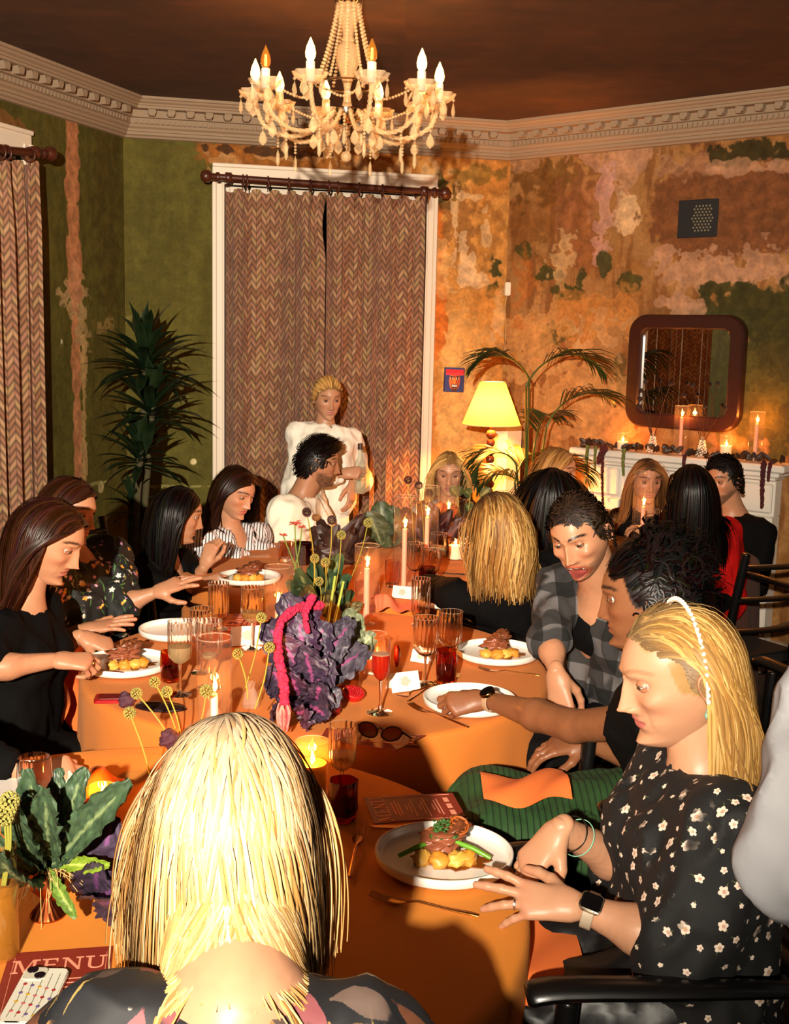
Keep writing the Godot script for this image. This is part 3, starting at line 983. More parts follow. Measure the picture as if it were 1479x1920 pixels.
func strap_leaf(seed_: int, L: float, W: float, droop: float) -> MB:
	var r := RandomNumberGenerator.new()
	r.seed = seed_
	var mb := MB.new()
	var ang := 0.55
	var p := Vector3.ZERO
	var rows := []
	for k in 9:
		var t := k / 8.0
		var w := W * (0.35 + 0.65 * sin(PI * clampf(t * 0.85 + 0.1, 0, 1))) * (1.0 - smoothstep(0.72, 1.0, t) * 0.97)
		var nrm := Vector3(-sin(ang), cos(ang), 0)
		rows.append([p + Vector3(0, 0, -w) + nrm * w * 0.35, p, p + Vector3(0, 0, w) + nrm * w * 0.35])
		ang -= droop / 8.0
		p += Vector3(cos(ang), sin(ang), r.randf_range(-0.1, 0.1)) * L / 8.0
	for k in 9:
		var g := r.randf_range(0.85, 1.1)
		for q in 3:
			mb.col = Color(0.008, 0.016, 0.007) * g if q == 1 else Color(0.012, 0.024, 0.009) * g
			mb.vert(rows[k][q])
	for k in 8:
		for q in 2: mb.quad(k * 3 + q, k * 3 + q + 1, k * 3 + q + 4, k * 3 + q + 3)
	return mb

func plants() -> void:
	var leafm := vmat(0.35)
	leafm.cull_mode = BaseMaterial3D.CULL_DISABLED
	leafm.backlight_enabled = true
	leafm.backlight = Color(0.12, 0.2, 0.05)
	# tall dragon plant in the left corner
	var base := at(262, 960, 6.15)
	base.y = 0
	var root := thing("dragon_plant", "tall dark green dragon plant with tiers of strap leaves in the left corner", "plant", base)
	var pot := MB.new()
	pot.lathe(T(Vector3.ZERO), [Vector2(0, 0), Vector2(0.13, 0), Vector2(0.17, 0.28), Vector2(0.18, 0.30), Vector2(0.16, 0.30), Vector2(0.15, 0.26), Vector2(0, 0.26)], 28)
	obj("pot", pot, mat(rgb(60, 50, 42), 0.6), root)
	var bark := vmat(0.85)
	var tops := [at(272, 690, 6.15) - base, at(284, 775, 6.12) - base, at(262, 862, 6.05) - base, at(248, 955, 6.1) - base]
	var leaves := []
	for k in 5: leaves.append(strap_leaf(40 + k, 0.28 + 0.018 * k, 0.026, 0.25 + 0.22 * k).mesh(leafm))
	for k in tops.size():
		var mb := MB.new()
		mb.col = lin(70, 62, 34)
		var q: Vector3 = tops[k]
		mb.tube(cr([Vector3(-0.05 + 0.035 * k, 0.25, 0.02 * (k - 1)), Vector3(q.x * 0.6 - 0.02, q.y * 0.55, q.z), q - Vector3(0, 0.02, 0), q + Vector3(0, 0.05, 0)], 6), 0.019, 9)
		obj("cane", mb, bark, root)
		var nl: int = [46, 40, 34, 16][k]
		for i in nl:
			var a := i * 2.39996
			var t := float(i) / nl
			var l := put("leaf", leaves[i % 5], root)
			var pitch := lerpf(-0.62, 1.0, t) + rnd(-0.15, 0.15)
			var sc: float = [1.02, 1.0, 0.86, 0.7][k]
			l.transform = Transform3D(Basis(Vector3.UP, a) * Basis(Vector3.BACK, pitch) * Basis.from_scale(Vector3.ONE * sc * rnd(0.85, 1.15)), q + Vector3(0, lerpf(-0.04, 0.04, t), 0))
	# kentia palm by the lamp
	base = at(985, 1000, 6.45)
	base.y = 0
	root = thing("kentia_palm", "kentia palm with long arching fronds standing behind the floor lamp", "plant", base)
	pot = MB.new()
	pot.lathe(T(Vector3.ZERO), [Vector2(0, 0), Vector2(0.14, 0), Vector2(0.17, 0.30), Vector2(0.155, 0.30), Vector2(0.14, 0.26), Vector2(0, 0.26)], 28)
	obj("pot", pot, mat(rgb(90, 60, 40), 0.6), root)
	var fr := [[Vector2(986, 725), 20.0, 0.62, 2.1, 0.30, 1], [Vector2(992, 712), 196.0, 0.42, 2.0, 0.28, 2], [Vector2(1025, 800), 22.0, 0.52, 1.75, 0.30, 3], [Vector2(1000, 850), 70.0, 0.5, 1.6, 0.26, 7],
		[Vector2(968, 872), 190.0, 0.34, 2.9, 0.30, 4], [Vector2(985, 925), 205.0, 0.36, 2.0, 0.26, 5], [Vector2(985, 910), 335.0, 0.42, 2.0, 0.28, 6], [Vector2(965, 905), 60.0, 0.36, 1.6, 0.26, 8]]
	for q in fr:
		var p: Vector3 = at(q[0].x, q[0].y, 6.45 if q[5] < 4 else 6.35) - base
		var f := obj("frond", frond(19, q[2], q[3], q[4], 0.0065, q[5]), leafm, root)
		f.transform = Transform3D(Basis(Vector3.UP, deg_to_rad(q[1])), p)
		var mb := MB.new()
		mb.col = lin(66, 76, 30)
		mb.tube(cr([Vector3(0, 0.25, 0), Vector3(p.x * 0.3, p.y * 0.6, p.z * 0.3), p], 8), 0.006, 6)
		obj("stem", mb, leafm, root)

func floor_lamp() -> void:
	var top := at(924, 716, 6.6)
	var bot := at(921, 796, 6.6)
	var base := Vector3(bot.x, 0, bot.z)
	var root := thing("floor_lamp", "floor lamp with a pale cone shade and a dark bobbin-turned wooden pole, lit", "lamp", base)
	var shade := mat(rgb(214, 158, 84), 0.8)
	shade.backlight_enabled = true
	shade.backlight = Color(0.5, 0.42, 0.24)
	shade.cull_mode = BaseMaterial3D.CULL_DISABLED
	var mb := MB.new()
	mb.lathe(T(Vector3(0, bot.y, 0)), [Vector2(0.168, 0.0), Vector2(0.072, top.y - bot.y)], 40)
	obj("lamp_shade", mb, shade, root)
	for q in [[0.168, 0.0], [0.072, top.y - bot.y]]:
		mb = MB.new()
		var ps := []
		for k in 41: ps.append(Vector3(q[0] * cos(TAU * k / 40), bot.y + q[1], q[0] * sin(TAU * k / 40)))
		mb.tube(ps, 0.003, 6, false)
		obj("shade_hem", mb, mat(rgb(240, 214, 160), 0.7), root)
	mb = MB.new()
	mb.tube([Vector3(0, bot.y - 0.04, 0), Vector3(0, bot.y + 0.04, 0)], 0.012, 10)
	obj("lamp_holder", mb, mat(rgb(200, 160, 90), 0.3, 1.0), root)
	mb = MB.new()
	mb.ball(T(Vector3(0, bot.y + 0.085, 0), Vector3.ZERO, Vector3(0.03, 0.042, 0.03)), 10, 14)
	obj("light_bulb", mb, glow(rgb(255, 190, 100), 10.0), root)
	lamp(Vector3(0, bot.y + 0.085, 0), rgb(255, 160, 70), 2.9, 0.03, root, "bulb_light")
	mb = MB.new()
	var y := bot.y - 0.03
	var k := 0
	while y > 0.1:
		var big := 0.029 if k % 2 == 0 else 0.025
		mb.ball(T(Vector3(0, y - 0.026, 0), Vector3.ZERO, Vector3(big, 0.028, big)), 10, 16)
		y -= 0.048
		k += 1
	mb.tube([Vector3(0, 0.05, 0), Vector3(0, bot.y - 0.02, 0)], 0.012, 10)
	obj("bobbin_pole", mb, mat(rgb(92, 44, 22), 0.3), root)
	mb = MB.new()
	mb.lathe(T(Vector3.ZERO), [Vector2(0, 0), Vector2(0.15, 0), Vector2(0.155, 0.015), Vector2(0.14, 0.03), Vector2(0.05, 0.06), Vector2(0.02, 0.1), Vector2(0, 0.1)], 32)
	obj("base", mb, mat(rgb(92, 44, 22), 0.3), root)

func rounded(w: float, h: float, r: float, n := 8) -> Array:
	var o := []
	for q in [[w / 2 - r, h / 2 - r, 0.0], [-w / 2 + r, h / 2 - r, 90.0], [-w / 2 + r, -h / 2 + r, 180.0], [w / 2 - r, -h / 2 + r, 270.0]]:
		for k in n + 1:
			var a := deg_to_rad(q[2] + 90.0 * k / n)
			o.append(Vector2(q[0] + cos(a) * r, q[1] + sin(a) * r))
	return o

func wall_things() -> void:
	var d := (WR - WC).normalized()
	var nn := Vector3(-d.z, 0, d.x)
	var bas := Basis(d, Vector3.UP, nn)
	# mirror
	var p1 := onwall(1182, 590, WC, WR, 0.05)
	var p2 := onwall(1399, 590, WC, WR, 0.05)
	var p3 := onwall(1290, 806, WC, WR, 0.05)
	var W := (Vector3(p2.x, 0, p2.z) - Vector3(p1.x, 0, p1.z)).length()
	var Hh := (p1.y + p2.y) / 2 - p3.y
	var cen := (p1 + p2) / 2
	cen.y = p3.y + Hh / 2
	cen -= nn * 0.045
	var root := thing("wall_mirror", "large mirror in a thick dark wooden frame with rounded corners above the mantelpiece", "mirror", cen)
	root.basis = bas
	var outer := rounded(W, Hh, 0.11)
	var inner := rounded(W - 0.16, Hh - 0.16, 0.045)
	var mb := MB.new()
	var m := outer.size()
	var rings := [[outer, 0.0, 0.0], [outer, 0.05, 0.0], [outer, 0.06, 0.12], [inner, 0.06, 0.1], [inner, 0.05, 0.0], [inner, 0.02, 0.0]]
	for k in rings.size() - 1:
		for i in m:
			var j := (i + 1) % m
			var q := []
			for e in [[k, i], [k, j], [k + 1, j], [k + 1, i]]:
				var a: Vector2 = rings[e[0]][0][e[1]]
				var b2: Vector2 = (inner if rings[e[0]][0] == outer else outer)[e[1]]
				a = a.lerp(b2, rings[e[0]][2])
				q.append(Vector3(a.x, a.y, rings[e[0]][1]))
			mb.face(q)
	obj("frame", mb, mat(rgb(48, 19, 12), 0.35), root)
	mb = MB.new()
	mb.slab(T(Vector3(0, 0, 0.004)), rounded(W - 0.13, Hh - 0.13, 0.05), 0.022)
	obj("mirror_glass", mb, mat(rgb(225, 222, 215), 0.015, 1.0), root)
	# small painting on the lamp-lit wall
	var dc := (WC - WB).normalized()
	var nc := Vector3(-dc.z, 0, dc.x)
	var bc := Basis(dc, Vector3.UP, nc)
	var c1 := onwall(850, 712, WB, WC)
	root = thing("small_painting", "small unframed painting of a grinning brown face in a red hat on blue", "painting", c1)
	root.basis = bc * Basis(Vector3.BACK, deg_to_rad(-1.5))
	mb = MB.new()
	mb.box(T(Vector3(0, 0, 0.012)), Vector3(0.128, 0.152, 0.022), 0.002)
	obj("canvas", mb, mat(rgb(40, 52, 92), 0.8), root)
	var art := paint(84, 100, func(x, y):
		var u: float = x / 84.0 - 0.5
		var v: float = y / 100.0
		var c := Color(0.13, 0.20, 0.46)
		if u > 0.30: c = Color(0.10, 0.15, 0.38)
		var fx: float = u / (0.30 - 0.10 * maxf(0, v - 0.5))
		var fy: float = (v - 0.56) / 0.44
		if fx * fx + fy * fy < 1.0:
			c = Color(0.66, 0.26, 0.08) if u > -0.08 else Color(0.86, 0.42, 0.12)
			if absf(u) < 0.05 and v > 0.42 and v < 0.66: c = Color(0.95, 0.55, 0.2)
			if (absf(absf(u) - 0.15) < 0.075) and absf(v - 0.43) < 0.045: c = Color(0.92, 0.86, 0.8) if absf(absf(u) - 0.15) > 0.03 else Color(0.05, 0.03, 0.03)
			if absf(absf(u) - 0.15) < 0.09 and absf(v - 0.365) < 0.016: c = Color(0.08, 0.04, 0.03)
			if absf(u) < 0.16 and absf(v - 0.76) < 0.075: c = Color(0.16, 0.04, 0.03)
			if absf(u) < 0.14 and absf(v - 0.745) < 0.045: c = Color(0.95, 0.9, 0.85) if int(x / 5) % 2 == 0 or absf(v - 0.745) > 0.006 else Color(0.4, 0.3, 0.25)
			if v > 0.86: c = Color(0.22, 0.09, 0.04)
		if v < 0.30 and v > 0.05 and absf(u) < 0.47: c = Color(0.86, 0.10, 0.16) if v < 0.22 else Color(0.93, 0.22, 0.26)
		return c)
	var am := mat(Color.WHITE, 0.6)
	am.albedo_texture = tex(art)
	mb = MB.new()
	mb.face([Vector3(-0.062, -0.074, 0.0235), Vector3(0.062, -0.074, 0.0235), Vector3(0.062, 0.074, 0.0235), Vector3(-0.062, 0.074, 0.0235)], [Vector2(0, 1), Vector2(1, 1), Vector2(1, 0), Vector2(0, 0)])
	obj("painted_face", mb, am, root)
	# ventilation grille
	var v1 := onwall(1309, 410, WC, WR)
	root = thing("vent_grille", "square dark metal ventilation grille with round holes high on the right wall", "vent", v1)
	root.basis = bas
	mb = MB.new()
	mb.box(T(Vector3(0, 0, 0.006)), Vector3(0.235, 0.205, 0.012), 0.003)
	obj("plate", mb, mat(rgb(22, 24, 28), 0.5), root)
	mb = MB.new()
	for r in 9:
		for c in 7:
			var x := (c - 3) * 0.020 + (0.010 if r % 2 else 0.0) + 0.03
			var y := (r - 4) * 0.0165
			if absf(x - 0.03) + absf(y) * 0.5 > 0.075: continue
			mb.lathe(T(Vector3(x, y, 0.0122), Vector3(90, 0, 0)), [Vector2(0.0055, 0.0), Vector2(0.0055, 0.0012), Vector2(0, 0.0012)], 8)
	tag(obj("hole_row", mb, mat(rgb(120, 112, 84), 0.6), root), "", "", "", "stuff")
	# little white junction box with its cable
	var s1 := onwall(951, 542, WB, WC)
	root = thing("wall_box", "small white plastic box with a cable on the plaster above the lamp", "electrical box", s1)
	root.basis = bc
	mb = MB.new()
	mb.box(T(Vector3(0, 0, 0.014)), Vector3(0.042, 0.084, 0.028), 0.006)
	obj("case", mb, mat(rgb(238, 222, 196), 0.5), root)
	mb = MB.new()
	mb.tube(cr([Vector3(-0.004, -0.04, 0.01), Vector3(-0.012, -0.12, 0.006), Vector3(-0.004, -0.22, 0.006), Vector3(-0.006, -0.5, 0.006)], 5), 0.003, 6)
	obj("cable", mb, mat(rgb(190, 150, 90), 0.6), root)
	# white box column behind the lamp
	var b1 := onwall(958, 796, WC, WR, 0.22)
	mb = MB.new()
	var bh := b1.y
	mb.box(T(Vector3(0, bh / 2, 0)), Vector3(0.13, bh, 0.16), 0.004)
	var col := obj("plinth", mb, mat(rgb(240, 222, 186), 0.6))
	col.position = Vector3(b1.x - 0.03, 0, b1.z)
	col.basis = bas
	tag(col, "narrow white plinth standing against the corner behind the lamp", "plinth")

func mantel() -> void:
	var d := (WR - WC).normalized()
	var nn := Vector3(-d.z, 0, d.x)
	var bas := Basis(d, Vector3.UP, nn)
	var a := onwall(1066, 846, WC, WR, 0.2)
	var b := onwall(1470, 866, WC, WR, 0.2)
	var y := (a.y + b.y) / 2
	var c := (a + b) / 2
	c.y = 0
	var L := (b - a).length()
	var root := thing("fireplace", "white painted fireplace surround with a deep mantel shelf on the right wall", "fireplace", c - nn * 0.2)
	root.basis = bas
	var white := mat(rgb(214, 206, 194), 0.45)
	var mb := MB.new()
	mb.box(T(Vector3(0, y - 0.02, 0.10)), Vector3(L, 0.04, 0.20), 0.008)
	obj("mantel_shelf", mb, white, root)
	mb = MB.new()
	mb.box(T(Vector3(0, y - 0.055, 0.085)), Vector3(L - 0.08, 0.03, 0.16), 0.006)
	mb.box(T(Vector3(0, y - 0.08, 0.075)), Vector3(L - 0.13, 0.02, 0.14), 0.006)
	obj("bed_moulding", mb, white, root)
	mb = MB.new()
	mb.box(T(Vector3(0, y - 0.19, 0.045)), Vector3(L - 0.16, 0.2, 0.09), 0.004)
	obj("frieze", mb, white, root)
	mb = MB.new()
	mb.box(T(Vector3(0, y - 0.19, 0.092)), Vector3(L - 0.75, 0.13, 0.012), 0.005)
	obj("frieze_panel", mb, white, root)
	for s in [-1.0, 1.0]:
		mb = MB.new()
		mb.box(T(Vector3(s * (L / 2 - 0.19), (y - 0.29) / 2, 0.055)), Vector3(0.22, y - 0.29, 0.11), 0.006)
		obj("jamb", mb, white, root)
		mb = MB.new()
		mb.box(T(Vector3(s * (L / 2 - 0.19), y - 0.19, 0.10)), Vector3(0.2, 0.16, 0.03), 0.01)
		obj("corbel", mb, white, root)
		mb = MB.new()
		mb.box(T(Vector3(s * (L / 2 - 0.19), (y - 0.29) / 2 + 0.05, 0.112)), Vector3(0.13, y - 0.55, 0.012), 0.005)
		obj("jamb_panel", mb, white, root)
	mb = MB.new()
	mb.box(T(Vector3(0, (y - 0.29) / 2, 0.015)), Vector3(L - 0.6, y - 0.29, 0.03), 0.002)
	obj("fire_opening", mb, mat(rgb(26, 22, 20), 0.9), root)
	M.mantel = {"o": c - nn * 0.2, "bas": bas, "y": y, "L": L}
# ---------------------------------------------------------------- tables and what stands on them
const T1 := Vector3(-0.49, 0, -2.0)
const T2 := Vector3(-0.23, 0, -3.5)
const T3 := Vector3(-0.2, 0, -4.99)
const T4 := Vector3(1.22, 0, -5.55)

func table(c: Vector3, R: float, label: String, clabel: String, seed_: float, flare: float, m: Material) -> void:
	var root := thing("round_table", label, "table", c, 0, "round dining tables")
	var mb := MB.new()
	mb.lathe(T(Vector3(0, TOP - 0.03, 0)), [Vector2(0, -0.02), Vector2(R - 0.02, -0.02), Vector2(R - 0.012, -0.01), Vector2(R - 0.012, 0.015), Vector2(R - 0.02, 0.022), Vector2(0, 0.022)], 48)
	obj("tabletop", mb, M.board, root)
	mb = MB.new()
	mb.lathe(T(Vector3.ZERO), [Vector2(0, 0.02), Vector2(0.3, 0.02), Vector2(0.3, 0.05), Vector2(0.06, 0.09), Vector2(0.05, TOP - 0.05), Vector2(0, TOP - 0.05)], 20)
	obj("pedestal", mb, M.board, root)
	var cl := MB.new()
	var rows := [[0.0, 0.0], [0.35, 0.0], [0.7, 0.0], [0.9, 0.0], [0.975, 0.0005], [0.992, 0.004], [1.002, 0.013], [1.006, 0.03]]
	for k in 16: rows.append([1.006, 0.06 + k * (TOP - 0.075) / 15.0])
	var seg := 220
	for r in rows.size():
		for i in seg + 1:
			var a := TAU * i / seg
			var drop: float = rows[r][1]
			var t := clampf((drop - 0.02) / 0.5, 0, 1.3)
			var w := 0.5 + 0.5 * sin(a * 13.0 + seed_ + 0.8 * sin(a * 3.0 + seed_) + drop * 0.8)
			var fold := pow(w, 1.5) * flare * t + 0.006 * t * sin(a * 29.0 + seed_ * 3.0)
			var rr: float = R * rows[r][0] + fold + (0.0015 * sin(a * 9 + rows[r][0] * 20.0) if r < 4 else 0.0)
			cl.vert(Vector3(cos(a) * rr, TOP - drop + (0.0012 * sin(a * 7.0 + rows[r][0] * 14.0 + seed_) if r < 4 else 0.0), sin(a) * rr), Vector2(a * R * 3.0, drop * 3.0) if drop > 0.02 else Vector2(cos(a), sin(a)) * rr * 3.0)
	for r in rows.size() - 1:
		for i in seg:
			var q := r * (seg + 1) + i
			cl.quad(q, q + 1, q + seg + 2, q + seg + 1)
	var o := obj("tablecloth", cl, m)
	o.position = c
	tag(o, clabel, "tablecloth")

func plate(px: float, py: float, D: float, label: String, group := "dinner plates") -> Vector3:
	var p := level(px, py, TOP + 0.002)
	var r := D / 2
	var mb := MB.new()
	mb.lathe(T(Vector3.ZERO), [Vector2(0, 0.0), Vector2(r * 0.62, 0.0), Vector2(r * 0.92, 0.004), Vector2(r * 0.985, 0.012), Vector2(r, 0.024), Vector2(r - 0.001, 0.027), Vector2(r - 0.004, 0.028), Vector2(r - 0.007, 0.026), Vector2(r - 0.010, 0.012), Vector2(r - 0.016, 0.008), Vector2(r * 0.5, 0.0065), Vector2(0, 0.0065)], 64)
	var o := obj("dinner_plate", mb, M.china)
	o.position = p
	tag(o, label, "plate", group)
	return p + Vector3.UP * 0.007

func lump(s: Vector3, seed_: int, amp := 0.12, la := 10, lo := 14) -> MB:
	var mb := MB.new()
	mb.ball(Transform3D(), la, lo)
	var f := noise(seed_, 1.1, 3)
	for i in mb.v.size():
		var d := mb.v[i]
		mb.v[i] = d * s * (1.0 + amp * 2.0 * f.get_noise_3dv(d * 1.3))
	mb.smooth(); mb.weld_seam()
	return mb

func leafy(L: float, W: float, bend: float, ruffle: float, seed_: int, ca: Color, cb: Color, rib: Color, nl := 22, nw := 10, lobes := 0.0) -> MB:
	var mb := MB.new()
	var f := noise(seed_, 1.0, 3)
	var ang := 0.0
	var p := Vector3.ZERO
	for j in nl + 1:
		var t := float(j) / nl
		var w := W * pow(sin(PI * clampf(0.06 + 0.9 * t, 0, 1)), 0.7) * (0.55 + 0.6 * t) * (1.0 + lobes * sin(t * 40.0 + seed_))
		var nrm := Vector3(0, cos(ang), sin(ang))
		for i in nw + 1:
			var s := float(i) / nw * 2.0 - 1.0
			var e := absf(s)
			var q := p + Vector3(s * w, 0, 0) + nrm * (e * e * w * 0.45)
			var k := ruffle * (0.15 + 0.85 * e * e)
			q += nrm * (k * sin(t * 34.0 + s * 3.0 + f.get_noise_2d(t * 9.0, s * 3.0) * 7.0)) + nrm * f.get_noise_2d(t * 30.0, s * 12.0) * ruffle * 0.7
			q += Vector3(f.get_noise_2d(t * 22.0 + 50.0, s * 8.0) * ruffle * 0.8, 0, 0)
			var g := 0.85 + 0.5 * f.get_noise_2d(t * 26.0, s * 14.0 + 9.0)
			mb.col = rib if e < 0.09 and t < 0.86 else ca.lerp(cb, clampf(0.5 + 0.9 * f.get_noise_2d(t * 8.0 + 7.0, s * 5.0), 0, 1)) * g
			mb.vert(q, Vector2(s, t))
		ang += bend / nl
		p += Vector3(0, -sin(ang), cos(ang)) * L / nl
	for j in nl:
		for i in nw:
			var a := j * (nw + 1) + i
			mb.quad(a, a + nw + 1, a + nw + 2, a + 1)
	return mb

# basis whose z axis points along dir, with y as near to up as can be
func along(dir: Vector3, up := Vector3.UP) -> Basis:
	var z := dir.normalized()
	if absf(z.dot(up)) > 0.98: up = Vector3.BACK
	var x := up.cross(z).normalized()
	return Basis(x, z.cross(x), z)

func wine_glass(px: float, py: float, h: float, r: float, fill: float, liq: Material, label: String, group := "", ribs := 18, stem := 0.42) -> void:
	var p := level(px, py, TOP + 0.002)
	var root := thing("wine_glass", label, "glass", p, 0, group)
	var yb := h * stem
	var mb := MB.new()
	mb.lathe(T(Vector3.ZERO), [Vector2(0.004, yb), Vector2(r * 0.55, yb + r * 0.22), Vector2(r * 0.9, yb + r * 0.62), Vector2(r, yb + r * 1.15), Vector2(r, h - 0.012), Vector2(r * 0.995, h), Vector2(r * 0.965, h), Vector2(r * 0.965, h - 0.012), Vector2(r * 0.965, yb + r * 1.15), Vector2(r * 0.87, yb + r * 0.66), Vector2(r * 0.52, yb + r * 0.27), Vector2(0.0, yb + 0.004)], 90, ribs, 0.022, yb + r * 0.3, h - 0.006)
	obj("bowl", mb, M.crystal, root)
	mb = MB.new()
	mb.lathe(T(Vector3.ZERO), [Vector2(0.0, yb + 0.003), Vector2(0.005, yb), Vector2(0.0035, yb - 0.012), Vector2(0.0032, yb * 0.5), Vector2(0.004, 0.012), Vector2(0.010, 0.006), Vector2(r * 0.95, 0.0022), Vector2(r * 0.96, 0.0008), Vector2(0, 0.0004)], 36)
	obj("stem", mb, M.crystal, root)
	mb = MB.new()
	var rim := []
	for k in 37: rim.append(Vector3(cos(TAU * k / 36) * r, h, sin(TAU * k / 36) * r))
	mb.tube(rim, 0.0009, 5, false)
	obj("rim", mb, M.glass_thick, root)
	if fill > 0.0:
		var top := yb + (h - yb) * fill
		mb = MB.new()
		var pr := [Vector2(0, yb + 0.002), Vector2(r * 0.53, yb + r * 0.24), Vector2(r * 0.87, yb + r * 0.63), Vector2(r * 0.965, yb + r * 1.15)]
		while pr.size() > 1 and pr[-1].y > top: pr.pop_back()
		pr.append(Vector2(r * 0.965 if top > yb + r * 1.15 else pr[-1].x * 1.04, top))
		pr.append(Vector2(0, top))
		mb.lathe(T(Vector3.ZERO), pr, 36)
		obj("drink", mb, liq, root)

func tumbler(px: float, py: float, h: float, r: float, m: Material, label: String, group := "", fill := 0.0, liq: Material = null, wob := 0.0) -> void:
	var p := level(px, py, TOP + 0.002)
	var root := thing("tumbler", label, "glass", p, 0, group)
	var mb := MB.new()
	mb.lathe(T(Vector3.ZERO), [Vector2(0, 0.0005), Vector2(r * 0.78, 0.0), Vector2(r * 0.9, 0.006), Vector2(r, h * 0.3), Vector2(r * 1.02, h * 0.6), Vector2(r * 0.98, h), Vector2(r * 0.93, h), Vector2(r * 0.95, h * 0.6), Vector2(r * 0.92, h * 0.3), Vector2(r * 0.8, 0.014), Vector2(0, 0.012)], 40, 0 if wob > 0 else 18, 0.02, 0.01, h - 0.01, [wob, 5.0, 90.0] if wob > 0 else [])
	obj("cup", mb, m, root)
	if fill > 0.0:
		mb = MB.new()
		mb.lathe(T(Vector3.ZERO), [Vector2(0, 0.013), Vector2(r * 0.78, 0.015), Vector2(r * 0.89, h * 0.3), Vector2(r * 0.9, h * fill), Vector2(0, h * fill)], 32)
		obj("drink", mb, liq, root)

func flame(p: Vector3, root: Node3D, s := 1.0, e := 0.05) -> void:
	var mb := MB.new()
	mb.lathe(T(p), [Vector2(0, 0.0), Vector2(0.0030 * s, 0.002 * s), Vector2(0.0058 * s, 0.010 * s), Vector2(0.0058 * s, 0.016 * s), Vector2(0.0036 * s, 0.028 * s), Vector2(0.0014 * s, 0.038 * s), Vector2(0, 0.044 * s)], 14)
	for i in mb.v.size(): mb.v[i].x += 0.0022 * s * sin((mb.v[i].y - p.y) * 90.0 / s)
	obj("candle_flame", mb, M.flame, root)
	lamp(p + Vector3.UP * 0.014 * s, rgb(255, 142, 50), e * 1.5, 0.006, root, "flame_light")

func taper(p: Vector3, h: float, r: float, wax: Material, label: String, group: String, cyl_h := 0.0, cyl_r := 0.0, holder := true) -> void:
	var root := thing("taper_candle", label, "candle", p, 0, group)
	var mb := MB.new()
	mb.lathe(T(Vector3.ZERO), [Vector2(0, 0.006), Vector2(r, 0.006), Vector2(r * 0.92, h - 0.004), Vector2(r * 0.7, h), Vector2(r * 0.3, h - 0.003), Vector2(0, h - 0.004)], 16)
	obj("wax", mb, wax, root)
	mb = MB.new()
	mb.tube([Vector3(0, h - 0.004, 0), Vector3(0.0005, h + 0.004, 0), Vector3(0.002, h + 0.010, 0)], 0.0011, 5)
	obj("wick", mb, M.black, root)
	flame(Vector3(0, h + 0.004, 0), root)
	if holder:
		mb = MB.new()
		mb.lathe(T(Vector3.ZERO), [Vector2(0, 0), Vector2(0.032, 0), Vector2(0.033, 0.003), Vector2(0.014, 0.008), Vector2(0.012, 0.024), Vector2(r + 0.0005, 0.026), Vector2(r + 0.0005, 0.01), Vector2(0, 0.01)], 24)
		obj("holder", mb, M.glass_thick, root)
	if cyl_h > 0.0:
		var g := thing("hurricane_glass", label.replace("candle", "candle").insert(0, "clear glass cylinder round the ") if label.length() < 60 else "clear glass cylinder round " + label, "candle shade", p, 0, "glass cylinders round the candles")
		mb = MB.new()
		mb.lathe(T(Vector3.ZERO), [Vector2(cyl_r, 0.001), Vector2(cyl_r, cyl_h)], 40)
		obj("cylinder", mb, M.glass_thin, g)
		mb = MB.new()
		var rim := []
		for k in 41: rim.append(Vector3(cos(TAU * k / 40) * cyl_r, cyl_h, sin(TAU * k / 40) * cyl_r))
		mb.tube(rim, 0.0016, 6, false)
		obj("rim", mb, M.glass_thick, g)

func votive(p: Vector3, h: float, r: float, wax_h: float, label: String, group: String, m: Material, wax: Material, ribs := 20) -> void:
	var root := thing("votive_candle", label, "candle", p, 0, group)
	var mb := MB.new()
	mb.lathe(T(Vector3.ZERO), [Vector2(0, 0.0005), Vector2(r * 0.94, 0.0005), Vector2(r, 0.004), Vector2(r, h)], 80, ribs, 0.035, 0.01, h - 0.004)
	obj("holder", mb, m, root)
	mb = MB.new()
	var rim := []
	for k in 41: rim.append(Vector3(cos(TAU * k / 40) * r, h, sin(TAU * k / 40) * r))
	mb.tube(rim, 0.0012, 5, false)
	obj("rim", mb, M.glass_thick, root)
	mb = MB.new()
	mb.lathe(T(Vector3.ZERO), [Vector2(0, 0.004), Vector2(r * 0.84, 0.004), Vector2(r * 0.84, wax_h), Vector2(r * 0.7, wax_h - 0.004), Vector2(0, wax_h - 0.008)], 24)
	obj("wax", mb, wax, root)
	flame(Vector3(0, wax_h - 0.004, 0), root, 0.9, 0.045)

func fork(a: Vector3, b: Vector3, label: String, group := "", m: Material = null) -> void:      # from the tines to the handle end
	var L := a.distance_to(b)
	var root := thing("fork", label, "fork", a.lerp(b, 0.5), 0, group)
	root.basis = along(b - a)
	if m == null: m = M.gold
	var mb := MB.new()
	mb.tube([Vector3(0, 0.006, -L * 0.16), Vector3(0, 0.010, -L * 0.06), Vector3(0, 0.006, L * 0.2), Vector3(0, 0.005, L * 0.42), Vector3(0, 0.004, L * 0.5)], [0.0032, 0.0026, 0.0032, 0.0048, 0.0040], 8, true, 0.55)
	obj("handle", mb, m, root)
	mb = MB.new()
	mb.tube([Vector3(0, 0.0065, -L * 0.15), Vector3(0, 0.004, -L * 0.2), Vector3(0, 0.003, -L * 0.27), Vector3(0, 0.004, -L * 0.32)], [0.0034, 0.009, 0.0112, 0.0112], 10, true, 0.16)
	obj("head", mb, m, root)
	for k in 4:
		mb = MB.new()
		var x := (k - 1.5) * 0.0062
		mb.tube([Vector3(x, 0.004, -L * 0.31), Vector3(x, 0.006, -L * 0.40), Vector3(x, 0.011, -L * 0.5)], [0.0019, 0.0017, 0.0010], 6)
		obj("tine", mb, m, root)

